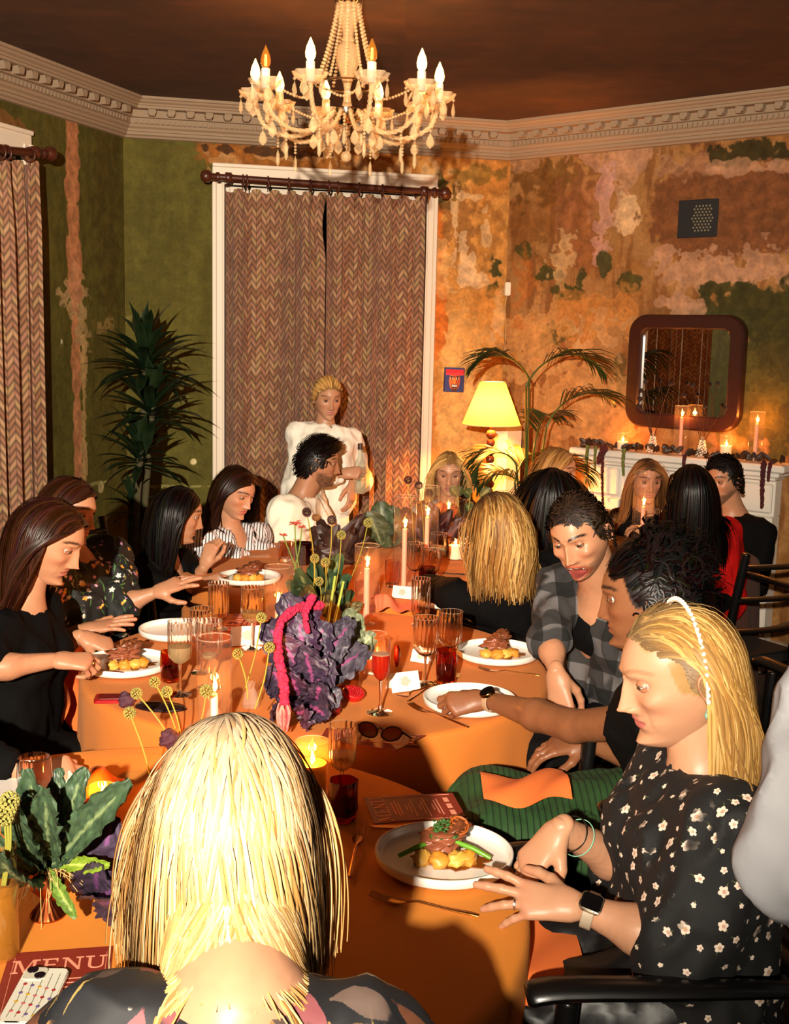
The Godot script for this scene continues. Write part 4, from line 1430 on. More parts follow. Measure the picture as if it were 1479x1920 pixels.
func knife(a: Vector3, b: Vector3, label: String, group := "", m: Material = null, blade: Material = null) -> void:    # blade tip to handle end
	var L := a.distance_to(b)
	var root := thing("table_knife", label, "knife", a.lerp(b, 0.5), 0, group)
	root.basis = along(b - a)
	var mb := MB.new()
	mb.slab(Transform3D(Basis(Vector3(0, 0, 1), Vector3(1, 0, 0), Vector3(0, 1, 0)), Vector3(0, 0.002, 0)), [Vector2(-L * 0.5, -0.002), Vector2(-L * 0.46, -0.008), Vector2(-L * 0.2, -0.010), Vector2(-0.01, -0.0095), Vector2(0.0, -0.004), Vector2(0.0, 0.004), Vector2(-L * 0.2, 0.0055), Vector2(-L * 0.44, 0.004)], 0.0018)
	obj("blade", mb, blade if blade else M.gold, root)
	mb = MB.new()
	mb.tube([Vector3(0, 0.0035, -0.004), Vector3(0, 0.0045, L * 0.1), Vector3(0, 0.005, L * 0.35), Vector3(0, 0.0045, L * 0.5)], [0.0035, 0.0045, 0.0058, 0.005], 8, true, 0.6)
	obj("handle", mb, m if m else M.gold, root)

func food(c: Vector3, turn: float, where: String, seed_: int, rich := true) -> void:
	var R := Basis(Vector3.UP, turn)
	var sm := MB.new()
	var f := noise(seed_, 1.0, 2)
	var ring := []
	for k in 36:
		var a := TAU * k / 36
		var r := 0.050 * (1.0 + 0.5 * f.get_noise_2d(cos(a) * 1.5, sin(a) * 1.5) + 0.35 * exp(-pow(angle_difference(a, 0.25) / 0.35, 2)))
		ring.append(Vector2(cos(a) * r * 1.1, sin(a) * r * 0.72))
	sm.slab(Transform3D(Basis(Vector3.RIGHT, -PI / 2), Vector3.ZERO), ring, 0.0022, 0.0008)
	var so := obj("brown_gravy", sm, M.sauce)
	so.transform = Transform3D(R, c + R * Vector3(0.02, 0.0002, 0.012))
	tag(so, "pool of glossy brown gravy on the %s" % where, "sauce", "", "stuff")
	var pm := [M.potato, M.potato2]
	var spots := [Vector3(-0.045, 0.012, 0.022), Vector3(-0.012, 0.013, 0.034), Vector3(0.022, 0.013, 0.028), Vector3(0.046, 0.012, 0.018)]
	for k in spots.size():
		var o := obj("potato_chunk", lump(Vector3(0.019, 0.015, 0.022), seed_ + k, 0.30, 9, 12), pm[k % 2])
		o.transform = Transform3D(R * Basis(Vector3.UP, k * 1.1), c + R * spots[k])
		tag(o, "%s golden roast potato chunk on the %s" % [["leftmost", "second from left", "third from left", "rightmost"][k], where], "potato", "potatoes on the %s" % where)
	for k in 3:
		var o := obj("meat_slice", lump(Vector3(0.040 - 0.004 * k, 0.014, 0.030), seed_ + 20 + k, 0.42, 16, 22), M.meat if k < 2 else M.meat2)
		o.transform = Transform3D(R * Basis(Vector3.UP, 0.7 * k) * Basis(Vector3.RIGHT, 0.35 - 0.3 * k), c + R * Vector3(0.004 + 0.012 * (k - 1), 0.034 + 0.012 * k, -0.004 - 0.01 * k))
		tag(o, "%s slice of pink braised meat piled on the %s" % [["lowest", "middle", "topmost"][k], where], "meat", "meat on the %s" % where)
	if rich:
		for k in 2:
			var s := -1.0 if k == 0 else 1.0
			var root := thing("broccoli_stem", ("tender broccoli stem poking out left of the meat on the %s" if k == 0 else "tender green stem crossing the potatoes on the %s") % where, "broccoli", c + R * Vector3(s * 0.055, 0.026, 0.012))
			root.basis = R * along(Vector3(s * 0.9, -0.25, 0.35))
			var mb := MB.new()
			mb.tube([Vector3(0, 0, -0.045), Vector3(0, 0.003, 0), Vector3(0, 0, 0.038)], [0.005, 0.0055, 0.0045], 8)
			obj("stalk", mb, M.veg, root)
			mb = MB.new()
			for i in 26:
				var d := Vector3(rnd(-1, 1), rnd(-0.4, 1), rnd(-1, 1)).normalized()
				mb.ball(T(Vector3(0, 0.004, -0.05) + d * 0.013, Vector3.ZERO, Vector3.ONE * rnd(0.004, 0.007)), 5, 6)
			var fl := obj("floret", mb, M.veg_dark, root)
		var ch := MB.new()
		for k in 7:       # lotus root crisp: a wheel with holes
			var ps := []
			for i in 13: ps.append(Vector3(cos(TAU * i / 12) * 0.0055, sin(TAU * i / 12) * 0.0055, 0) + (Vector3(cos(TAU * k / 6), sin(TAU * k / 6), 0) * 0.011 if k < 6 else Vector3.ZERO))
			ch.tube(ps, 0.0018, 5, false, 0.7)
		var rim := []
		for i in 25: rim.append(Vector3(cos(TAU * i / 24) * 0.0185, sin(TAU * i / 24) * 0.0185, 0))
		ch.tube(rim, 0.0022, 6, false)
		var co := obj("lotus_crisp", ch, M.crisp)
		co.transform = Transform3D(R * Basis.from_euler(Vector3(-0.9, 0.3, 0)), c + R * Vector3(0.028, 0.068, -0.006))
		tag(co, "lacy fried lotus root crisp on top of the meat on the %s" % where, "crisp")
		var hb := MB.new()
		for i in 40:
			var q := Vector3(rnd(-0.018, 0.014), rnd(0.0, 0.014), rnd(-0.012, 0.02))
			hb.ball(T(q, Vector3(rnd(0, 90), rnd(0, 360), 0), Vector3(rnd(0.003, 0.006), 0.0014, rnd(0.002, 0.005))), 4, 6)
		var ho := obj("chopped_herbs", hb, M.veg_dark)
		ho.transform = Transform3D(R, c + R * Vector3(-0.006, 0.066, 0.004))
		tag(ho, "chopped green herbs scattered over the meat on the %s" % where, "herbs", "", "stuff")
	else:
		for k in 3:
			var o := obj("green_leaf", leafy(0.06, 0.018, 0.8, 0.004, seed_ + 40 + k, lin(44, 72, 20), lin(70, 100, 30), lin(110, 130, 50), 10, 6), M.leaf)
			o.transform = Transform3D(R * Basis(Vector3.UP, 2.0 + k * 1.2), c + R * Vector3(-0.03 + 0.02 * k, 0.03, 0.0))
			tag(o, "%s wilted green leaf beside the meat on the %s" % [["first", "second", "third"][k], where], "leaf", "greens on the %s" % where)

func quad_card(ps: Array, thick: float, m: Material, called: String, label: String, cat: String) -> Node3D:    # flat card from its corners
	var c := Vector3.ZERO
	for p in ps: c += p / ps.size()
	var root := thing(called, label, cat, c)
	var mb := MB.new()
	var top := []
	var bot := []
	for p in ps:
		top.append(p - c + Vector3.UP * thick); bot.append(p - c)
	if (top[1] - top[0]).cross(top[2] - top[0]).y < 0:
		top.reverse(); bot.reverse()
	mb.face(top)
	for i in top.size():
		var j := (i + 1) % top.size()
		mb.face([bot[i], bot[j], top[j], top[i]])
	bot.reverse()
	mb.face(bot)
	obj("card", mb, m, root)
	return root

func words(txt: String, size: float, m: Material, parent: Node3D, x: Transform3D, called := "lettering", serif := true) -> void:
	var f := SystemFont.new()
	f.font_names = PackedStringArray(["Droid Serif" if serif else "Droid Sans"])
	var t := TextMesh.new()
	t.text = txt
	t.font = f
	t.font_size = 32
	t.pixel_size = size / 32.0
	t.depth = 0.0006
	t.curve_step = 2.0
	t.material = m
	var o := put(called, t, parent)
	o.transform = x

# a printed menu card: title at one end, ruled text lines, small boxes at the other
func menu(ps: Array, label: String, title_first := true) -> void:
	var root := quad_card(ps, 0.0022, M.menu, "menu_card", label, "menu")
	var c := root.position
	var o: Vector3 = ps[0] - c
	var u: Vector3 = ps[1] - ps[0]       # along the card, from the title end
	var w: Vector3 = ps[3] - ps[0]       # across
	var L := u.length()
	var W := w.length()
	var bas := Basis(w.normalized(), Vector3.UP, w.normalized().cross(Vector3.UP))
	if bas.z.dot(u) < 0: bas = Basis(-w.normalized(), Vector3.UP, (-w).normalized().cross(Vector3.UP))
	var mid: Vector3 = o + w * 0.5
	words("MENU", W * 0.30, M.menu_ink, root, Transform3D(Basis(bas.x, bas.z * -1.0, bas.y), mid + u * 0.14 + Vector3.UP * 0.0024))
	var mb := MB.new()
	var r := RandomNumberGenerator.new()
	r.seed = 3
	for k in 15:
		if k in [3, 7, 11]: continue
		var t := 0.27 + k * 0.036
		var ww := W * r.randf_range(0.3, 0.72) if not k in [4, 8, 12] else W * 0.22
		mb.box(Transform3D(bas, mid + u * t + Vector3.UP * 0.0024), Vector3(ww, 0.0006, 0.0022), 0.0)
	tag(obj("printed_lines", mb, M.menu_ink, root), "", "", "", "stuff")
	for k in 3:
		mb = MB.new()
		var x := (k - 1) * W * 0.24
		mb.box(Transform3D(bas, mid + bas.x * x + u * 0.88 + Vector3.UP * 0.0024), Vector3(W * 0.15, 0.0006, L * 0.055), 0.0)
		obj("printed_box", mb, M.menu_ink, root)
	for s in [-1.0, 1.0]:
		mb = MB.new()
		mb.box(Transform3D(bas, mid + bas.x * s * W * 0.44 + u * 0.5 + Vector3.UP * 0.0024), Vector3(0.0008, 0.0006, L * 0.9), 0.0)
		obj("border_line", mb, M.menu_ink, root)

func place_card(px: float, py: float, turn: float, label: String, s := 1.0) -> void:
	var p := level(px, py, TOP + 0.002)
	var root := thing("place_card", label, "card", p, turn, "folded place cards")
	var mb := MB.new()
	var h := 0.045 * s
	for k in 2:
		var sg := 1.0 if k == 0 else -1.0
		mb.face([Vector3(-0.04 * s, 0, sg * 0.02 * s), Vector3(0.04 * s, 0, sg * 0.02 * s), Vector3(0.04 * s, h, 0), Vector3(-0.04 * s, h, 0)] if k == 0 else [Vector3(0.04 * s, 0, -0.02 * s), Vector3(-0.04 * s, 0, -0.02 * s), Vector3(-0.04 * s, h, 0), Vector3(0.04 * s, h, 0)])
		mb.face([Vector3(-0.04 * s, 0, sg * 0.0192 * s), Vector3(-0.04 * s, h - 0.0008, 0), Vector3(0.04 * s, h - 0.0008, 0), Vector3(0.04 * s, 0, sg * 0.0192 * s)] if k == 0 else [Vector3(0.04 * s, 0, -0.0192 * s), Vector3(0.04 * s, h - 0.0008, 0), Vector3(-0.04 * s, h - 0.0008, 0), Vector3(-0.04 * s, 0, -0.0192 * s)])
	obj("card", mb, M.card, root)
	mb = MB.new()      # coral emblem and a written line
	var tilt := Basis(Vector3.RIGHT, -atan2(0.02, 0.045))
	mb.lathe(Transform3D(tilt * Basis(Vector3.RIGHT, PI / 2), Vector3(0, h * 0.52, 0.0098 * s)), [Vector2(0.013 * s, -0.0001), Vector2(0.013 * s, 0.0004), Vector2(0, 0.0004)], 12, 5, 0.2)
	obj("emblem", mb, mat(rgb(236, 170, 150), 0.7), root)
	mb = MB.new()
	for k in 6:
		mb.box(Transform3D(tilt, Vector3((k - 2.5) * 0.006 * s, h * 0.5, 0.0102 * s)) * T(Vector3.ZERO, Vector3(0, 0, 20 if k % 2 else -25)), Vector3(0.0012, 0.008 * s, 0.0006), 0.0)
	tag(obj("handwriting", mb, mat(rgb(150, 50, 40), 0.7), root), "", "", "", "stuff")

func seed_head(top: Vector3, foot: Vector3, label: String, r := 0.0145, dark := false) -> void:
	var root := thing("dried_seed_head", label, "flower", foot, 0, "round seed heads on thin stems")
	var mb := MB.new()
	var t := top - foot
	mb.tube(cr([Vector3.ZERO, t * 0.5 + Vector3(0.006, 0, 0.004), t], 6), 0.0019, 6)
	obj("stem", mb, M.stem, root)
	var key := "pod_dark" if dark else "pod"
	if not M.has(key):
		mb = MB.new()
		for i in 60:
			var y := 1.0 - 2.0 * (i + 0.5) / 60.0
			var q := sqrt(1.0 - y * y)
			var d := Vector3(q * cos(i * 2.39996), y, q * sin(i * 2.39996))
			mb.col = (lin(62, 34, 30) if dark else lin(146, 138, 66)) * rnd(0.8, 1.15)
			mb.lathe(Transform3D(along(d) * Basis(Vector3.RIGHT, PI / 2), d * 0.72), [Vector2(0.10, 0.0), Vector2(0.17, 0.12), Vector2(0.15, 0.26), Vector2(0.05, 0.24), Vector2(0, 0.18)], 7)
			mb.col = lin(120, 70, 40) if not dark else lin(40, 20, 20)
			mb.tube([d * 0.9, d * 1.12], 0.012, 4)
		M[key] = mb.mesh(vmat(0.8))
	var h := put("seed_head", M[key], root)
	h.transform = Transform3D(Basis(Vector3.UP, rnd(0, 6)).scaled(Vector3.ONE * r), t)

func tassel(ps: Array, r: float, label: String, seed_: int, ca: Color, taper_ := 0.6) -> void:
	var root := thing("amaranth_tassel", label, "flower", ps[0], 0, "hanging amaranth tassels")
	var loc := []
	for p in ps: loc.append(p - ps[0])
	var path := cr(loc, 14)
	var q := RandomNumberGenerator.new()
	q.seed = seed_
	var mb := MB.new()
	mb.col = ca * 0.6
	mb.tube(path, r * 0.35, 6)
	for i in path.size():
		var t := float(i) / path.size()
		for k in 9:
			var d := Vector3(q.randf_range(-1, 1), q.randf_range(-1, 1), q.randf_range(-1, 1)).normalized()
			mb.col = ca * q.randf_range(0.6, 1.25)
			mb.ball(T(path[i] + d * r * 0.6 * lerpf(1.0, taper_, t), Vector3.ZERO, Vector3.ONE * r * q.randf_range(0.32, 0.62) * lerpf(1.0, taper_, t)), 4, 6)
	obj("flower_chain", mb, vmat(0.85), root)
# ---------------------------------------------------------------- the settings, table by table
func table_materials() -> void:
	M.board = mat(rgb(70, 46, 30), 0.6)
	M.black = mat(rgb(16, 14, 13), 0.7)
	var weave := paint(128, 128, func(x, y): 
		var g: float = 0.5 + 0.25 * sin(x * TAU / 4.0) * sin(y * TAU / 4.0) + 0.12 * sin(y * 2.3) * sin(x * 0.9)
		return Color(g, g, g))
	for q in [["cloth1", rgb(216, 128, 26)], ["cloth2", rgb(204, 114, 34)], ["cloth4", rgb(70, 34, 18)]]:
		var m := mat(q[1], 0.88)
		m.heightmap_enabled = true
		m.heightmap_scale = 0.05
		m.heightmap_texture = tex(weave)
		m.uv1_scale = Vector3(12, 12, 12)
		m.rim_enabled = true
		m.rim = 0.2
		M[q[0]] = m
	M.napkin = mat(rgb(232, 116, 48), 0.9)
	M.napkin.cull_mode = BaseMaterial3D.CULL_DISABLED
	M.china = mat(rgb(232, 226, 216), 0.22)
	M.glass = glass(Color(1, 0.95, 0.9, 0.018), 0.015)
	M.glass.metallic_specular = 0.7
	M.glass_thin = glass(Color(1, 0.93, 0.85, 0.012), 0.02)
	M.glass_thick = glass(Color(1, 0.92, 0.84, 0.10), 0.015)
	M.glass_thick.metallic_specular = 0.7
	M.crystal = solid_glass(Color(1, 0.98, 0.95, 0.0))
	M.amber_thin = glass(Color(0.42, 0.12, 0.02, 0.62), 0.03)
	M.amber = solid_glass(Color(0.80, 0.30, 0.06, 0.0))
	M.amber2 = solid_glass(Color(0.55, 0.09, 0.05, 0.0))
	M.amber_drink = glass(Color(0.40, 0.06, 0.015, 0.8), 0.04)
	M.rose = solid_glass(Color(0.97, 0.86, 0.80, 0.0))
	M.champagne = glass(Color(0.86, 0.70, 0.40, 0.42), 0.02)
	M.fizz = glass(Color(0.86, 0.78, 0.60, 0.55), 0.05)
	M.redfizz = glass(Color(0.82, 0.16, 0.08, 0.88), 0.05)
	M.darkwine = glass(Color(0.10, 0.01, 0.012, 0.9), 0.05)
	M.gold = mat(rgb(190, 128, 60), 0.28, 1.0)
	M.copper = mat(rgb(186, 96, 52), 0.3, 1.0)
	M.flame = glow(rgb(255, 190, 96), 9.0)
	M.wax_pink = mat(rgb(232, 160, 128), 0.5)
	M.wax_cream = mat(rgb(246, 224, 186), 0.5)
	for k in ["wax_pink", "wax_cream"]:
		M[k].subsurf_scatter_enabled = true
		M[k].subsurf_scatter_strength = 0.2
	M.sauce = mat(rgb(120, 62, 16), 0.12)
	M.potato = mat(rgb(212, 160, 66), 0.5)
	M.potato2 = mat(rgb(206, 134, 44), 0.45)
	M.meat = mat(rgb(134, 74, 48), 0.35)
	M.meat2 = mat(rgb(108, 58, 32), 0.35)
	M.veg = mat(rgb(96, 150, 36), 0.35)
	M.veg_dark = mat(rgb(44, 82, 22), 0.6)
	M.crisp = mat(rgb(168, 84, 24), 0.55)
	M.leaf = vmat(0.5)
	M.leaf.cull_mode = BaseMaterial3D.CULL_DISABLED
	M.leaf.backlight_enabled = true
	M.leaf.backlight = Color(0.15, 0.15, 0.12)
	M.menu = mat(rgb(128, 38, 24), 0.55)
	M.menu_ink = mat(rgb(232, 150, 120), 0.6)
	M.card = mat(rgb(240, 226, 208), 0.8)
	M.stem = mat(rgb(146, 142, 56), 0.6)

func h_at(p: Vector3, px: float, py: float) -> float:
	return at(px, py, -p.z).y - p.y

func taper_at(bx: float, by: float, fy: float, wax: Material, label: String, cyl_top := 0.0, cyl_r := 0.0, r := 0.0105, y := TOP) -> void:
	var p := level(bx, by, y + 0.002)
	taper(p, h_at(p, bx, fy) - 0.014, r, wax, label, "lit taper candles", h_at(p, bx, cyl_top) if cyl_top > 0 else 0.0, cyl_r)

func leaf_to(parent: Node3D, a: Vector3, b: Vector3, W: float, bend: float, ruffle: float, seed_: int, ca: Color, cb: Color, rib: Color, lobes := 0.0, nl := 22, nw := 10, called := "leaf", face := Vector3(0, 0.45, 1)) -> void:
	var L := a.distance_to(b) * (1.0 + bend * bend / 24.0)
	var lf := obj(called, leafy(L, W, bend, ruffle, seed_, ca, cb, rib, nl, nw, lobes), M.leaf, parent)
	var bas := along(b - a, face)
	bas = bas * Basis(Vector3.RIGHT, -bend * 0.5)      # aim the chord, not the first stretch
	lf.transform = Transform3D(bas, a - parent.position)

func cloth_piece(called: String, label: String, f: Callable, nu: int, nv: int, m: Material, cat := "napkin", group := "") -> void:
	var mb := MB.new()
	mb.grid(f, nu, nv, 3, 3)
	var base := Vector3.ZERO
	for p in mb.v: base += p
	base /= mb.v.size()
	for i in mb.v.size(): mb.v[i] -= base
	var k := mb.v.size()
	mb.smooth()
	for i in k:                                   # a second face makes it thick
		mb.v.append(mb.v[i] - mb.n[i] * 0.002); mb.uv.append(mb.uv[i]); mb.c.append(Color.WHITE); mb.n.append(-mb.n[i])
	var t := mb.ix.size()
	for i in range(0, t, 3):
		mb.ix.append(mb.ix[i] + k); mb.ix.append(mb.ix[i + 2] + k); mb.ix.append(mb.ix[i + 1] + k)
	var o := obj(called, mb, m)
	o.position = base
	tag(o, label, cat, group)

func setting_front() -> void:
	table(T1, 0.75, "round dining table nearest the camera, under a mustard cloth", "mustard orange cloth on the nearest round table", 0.3, 0.02, M.cloth1)
	var c := plate(832, 1617, 0.272, "large white plate with meat and broccoli at the right of the nearest table", "dinner plates")
	food(c, 0.0, "front plate", 100)
	fork(level(694, 1684), level(897, 1721), "gold fork lying below the front plate, tines in the shadow")
	fork(level(674, 1556), level(656, 1648), "gold fork standing in line with the dark tumbler, left of the front plate")
	knife(level(694, 1551), level(905, 1556), "gold knife behind the front plate, along the menu card")
	menu([level(681, 1497), level(848, 1488), level(873, 1532), level(702, 1546)], "dark red menu card lying behind the front plate")
	tumbler(643, 1536, 0.088, 0.031, M.amber2, "dark red tumbler left of the front menu card", "", 0.42, M.darkwine, 0.04)
	wine_glass(640, 1494, 0.168, 0.030, 0.38, M.champagne, "wine glass a third full of white wine, behind the dark red tumbler", "", 14, 0.36)
	votive(level(584, 1490, TOP + 0.002), 0.125, 0.038, 0.075, "ribbed glass with a burning yellow candle beside the blonde guest's hair", "votive candles on the main tables", glass(Color(1, 0.72, 0.42, 0.12), 0.03), mat(rgb(246, 196, 70), 0.5), 16)
	# copper goblet of kale
	var g := level(90, 1716, TOP + 0.002)
	var root := thing("copper_goblet", "small fluted copper goblet holding dark green kale at the left front", "goblet", g)
	var mb := MB.new()
	mb.lathe(T(Vector3.ZERO), [Vector2(0, 0.002), Vector2(0.030, 0.0), Vector2(0.031, 0.003), Vector2(0.026, 0.010), Vector2(0.014, 0.024), Vector2(0.0075, 0.034)], 60, 20, 0.05, 0.004, 0.03)
	obj("foot", mb, M.copper, root)
	mb = MB.new()
	mb.lathe(T(Vector3.ZERO), [Vector2(0.0075, 0.033), Vector2(0.018, 0.040), Vector2(0.028, 0.052), Vector2(0.032, 0.066), Vector2(0.030, 0.080), Vector2(0.027, 0.090), Vector2(0.029, 0.096), Vector2(0.027, 0.096), Vector2(0.025, 0.088), Vector2(0, 0.084)], 40)
	obj("bowl", mb, M.copper, root)
	var rim := g + Vector3(0, 0.092, 0)
	var k1 := lin(40, 58, 42)
	var k2 := lin(70, 92, 62)
	var kr := lin(112, 126, 84)
	var kale := thing("kale_bunch", "bunch of bumpy dark green kale leaves standing in the copper goblet", "kale", rim, 0)
	var tips := [[50, 1442, 1.82, 0.030, 0.3], [112, 1440, 1.95, 0.022, 0.3], [160, 1440, 1.86, 0.030, 0.35], [245, 1466, 1.80, 0.032, 0.3], [18, 1500, 1.72, 0.030, 0.5], [-20, 1565, 1.74, 0.034, 0.6], [85, 1478, 1.76, 0.034, 0.3], [-6, 1600, 1.66, 0.030, 0.8], [196, 1500, 1.9, 0.030, 0.3]]
	for i in tips.size():
		var q: Array = tips[i]
		leaf_to(kale, rim + Vector3(rnd(-0.012, 0.012), -0.01, rnd(-0.01, 0.01)), at(q[0], q[1], q[2]), q[3], q[4], 0.0065, 200 + i, k1, k2, kr, 0.10, 30, 12)
	leaf_to(kale, rim + Vector3(0.005, 0.008, 0.016), at(142, 1722, 1.80), 0.014, 0.35, 0.003, 220, lin(78, 104, 40), lin(110, 140, 50), lin(150, 160, 80), 0.1, 26, 8)
	leaf_to(kale, rim + Vector3(0.018, 0.008, 0.01), at(205, 1622, 1.80), 0.016, 0.3, 0.003, 221, lin(110, 140, 40), lin(140, 160, 50), lin(170, 180, 90), 0.1, 22, 8)
	mb = MB.new()
	for i in 110:
		var a := rnd(0, TAU)
		var p0 := Vector3(cos(a) * 0.026, 0.002, sin(a) * 0.026)
		var out := Vector3(cos(a), rnd(-0.5, 0.4), sin(a))
		var side := Vector3(rnd(-1, 1), rnd(-1, 0.3), rnd(-1, 1)) * 0.03
		mb.tube(cr([p0, p0 + out * 0.014 + side * 0.3, p0 + out * rnd(0.015, 0.04) + side + Vector3(0, -0.012 - (0.05 if i % 14 == 0 else 0.0), 0)], 4), 0.0006, 4)
	var mo := obj("dried_moss", mb, mat(rgb(196, 160, 96), 0.9))
	mo.position = rim + Vector3(0, 0.002, 0)
	tag(mo, "tangle of dry straw-coloured moss round the rim of the copper goblet", "moss", "", "stuff")
	var pk := thing("purple_cabbage", "dark purple cabbage leaves lying behind the copper goblet", "cabbage", level(190, 1690, TOP + 0.002))
	for i in 6:
		var q: Array = [[215, 1530, 1.90], [250, 1590, 1.86], [165, 1560, 1.95], [250, 1660, 1.78], [215, 1690, 1.76], [180, 1620, 1.8]][i]
		leaf_to(pk, pk.position + Vector3(rnd(-0.02, 0.0), 0.01, rnd(-0.02, 0.02)), at(q[0], q[1], q[2]), 0.045, 0.5, 0.005, 240 + i, lin(56, 46, 62), lin(80, 62, 84), lin(120, 70, 120), 0.04, 20, 12)
	# phone on the menu, bottom left
	menu([level(212, 1776), level(190, 2010), level(-60, 2040), level(18, 1790)], "dark red menu card with its MENU heading under the phone at bottom left")
	var ph := thing("phone", "phone in a white case printed with small pressed flowers, lying on the left menu card", "phone", level(66, 1872, TOP + 0.006))
	var ax := (level(118, 1812) - level(56, 1940)).normalized()
	ph.basis = Basis(ax.cross(Vector3.UP) * 1.0, Vector3.UP, -ax)
	mb = MB.new()
	mb.slab(Transform3D(Basis(Vector3.RIGHT, -PI / 2), Vector3.ZERO), rounded(0.070, 0.146, 0.012), 0.008, 0.0015)
	obj("case", mb, mat(rgb(226, 222, 206), 0.3), ph)
	mb = MB.new()
	mb.slab(Transform3D(Basis(Vector3.RIGHT, -PI / 2), Vector3(-0.014, 0.008, -0.054)), rounded(0.034, 0.034, 0.008), 0.002, 0.0006)
	obj("camera_plate", mb, mat(rgb(206, 200, 180), 0.2), ph)
	for q in [[-0.021, -0.062], [-0.006, -0.047]]:
		mb = MB.new()
		mb.lathe(T(Vector3(q[0], 0.010, q[1])), [Vector2(0.0085, 0), Vector2(0.0085, 0.0016), Vector2(0.006, 0.0018), Vector2(0, 0.0014)], 20)
		obj("camera_lens", mb, mat(rgb(30, 18, 24), 0.1), ph)
	mb = MB.new()
	for i in 5:
		var x := -0.024 + i * 0.012
		mb.col = lin(96, 104, 60)
		mb.tube([Vector3(x, 0.0083, -0.03 if i < 2 else -0.055), Vector3(x + 0.002, 0.0083, 0.02), Vector3(x - 0.001, 0.0083, 0.062)], 0.0005, 4)
		for j in 4:
			mb.col = [lin(170, 40, 50), lin(110, 90, 150), lin(220, 170, 60), lin(200, 110, 110)][(i + j) % 4]
			mb.ball(T(Vector3(x + 0.0015, 0.0083, -0.026 + 0.024 * j + 0.004 * i), Vector3.ZERO, Vector3(0.0034, 0.0004, 0.0038)), 5, 8)
	tag(obj("printed_flowers", mb, vmat(0.5), ph), "", "", "", "stuff")
	# far left of the front table
	plate(22, 1490, 0.27, "white plate at the left edge, behind the kale")
	tumbler(66, 1500, 0.098, 0.036, M.rose, "clear rose-tinted ribbed tumbler on the plate side behind the kale", "", 0.0)
	votive(level(192, 1520, TOP + 0.002), 0.055, 0.028, 0.03, "low amber votive glowing between the kale and the blonde guest", "votive candles on the main tables", glass(Color(1, 0.6, 0.25, 0.2), 0.03), M.wax_cream)
	var vz := level(-6, 1790, TOP + 0.002)
	root = thing("glass_vase", "amber-tinted glass cylinder vase cut off by the left edge", "vase", vz)
	mb = MB.new()
	mb.lathe(T(Vector3.ZERO), [Vector2(0, 0.001), Vector2(0.034, 0.001), Vector2(0.036, 0.006), Vector2(0.036, 0.20)], 36)
	obj("cylinder", mb, glass(Color(0.9, 0.55, 0.2, 0.2), 0.03), root)
	mb = MB.new()
	mb.lathe(T(Vector3.ZERO), [Vector2(0, 0.004), Vector2(0.034, 0.006), Vector2(0.034, 0.11), Vector2(0, 0.11)], 28)
	obj("water", mb, glass(Color(0.5, 0.36, 0.10, 0.5), 0.03), root)
	for i in 3:
		seed_head(at(8 + i * 5, 1530 - i * 14, 1.70), at(4 + 3 * i, 1660, 1.72), "%s small pink flower head leaning out of the vase at the left edge" % ["lowest", "middle", "topmost"][i], 0.016, false)
	# orange napkins
	var n0 := level(178, 1492, TOP + 0.004)
	cloth_piece("napkin", "crumpled orange napkin heaped at the back left of the nearest table", func(u, v):
		var x: float = (u - 0.5) * 0.13
		var z: float = (v - 0.5) * 0.15
		return n0 + Vector3(x, 0.004 + 0.062 * exp(-pow(x / 0.045, 2) - pow(z / 0.06, 2)) + 0.009 * sin(u * 13.0 + v * 5.0) * sin(v * 9.0), z), 26, 26, M.napkin, "napkin", "")

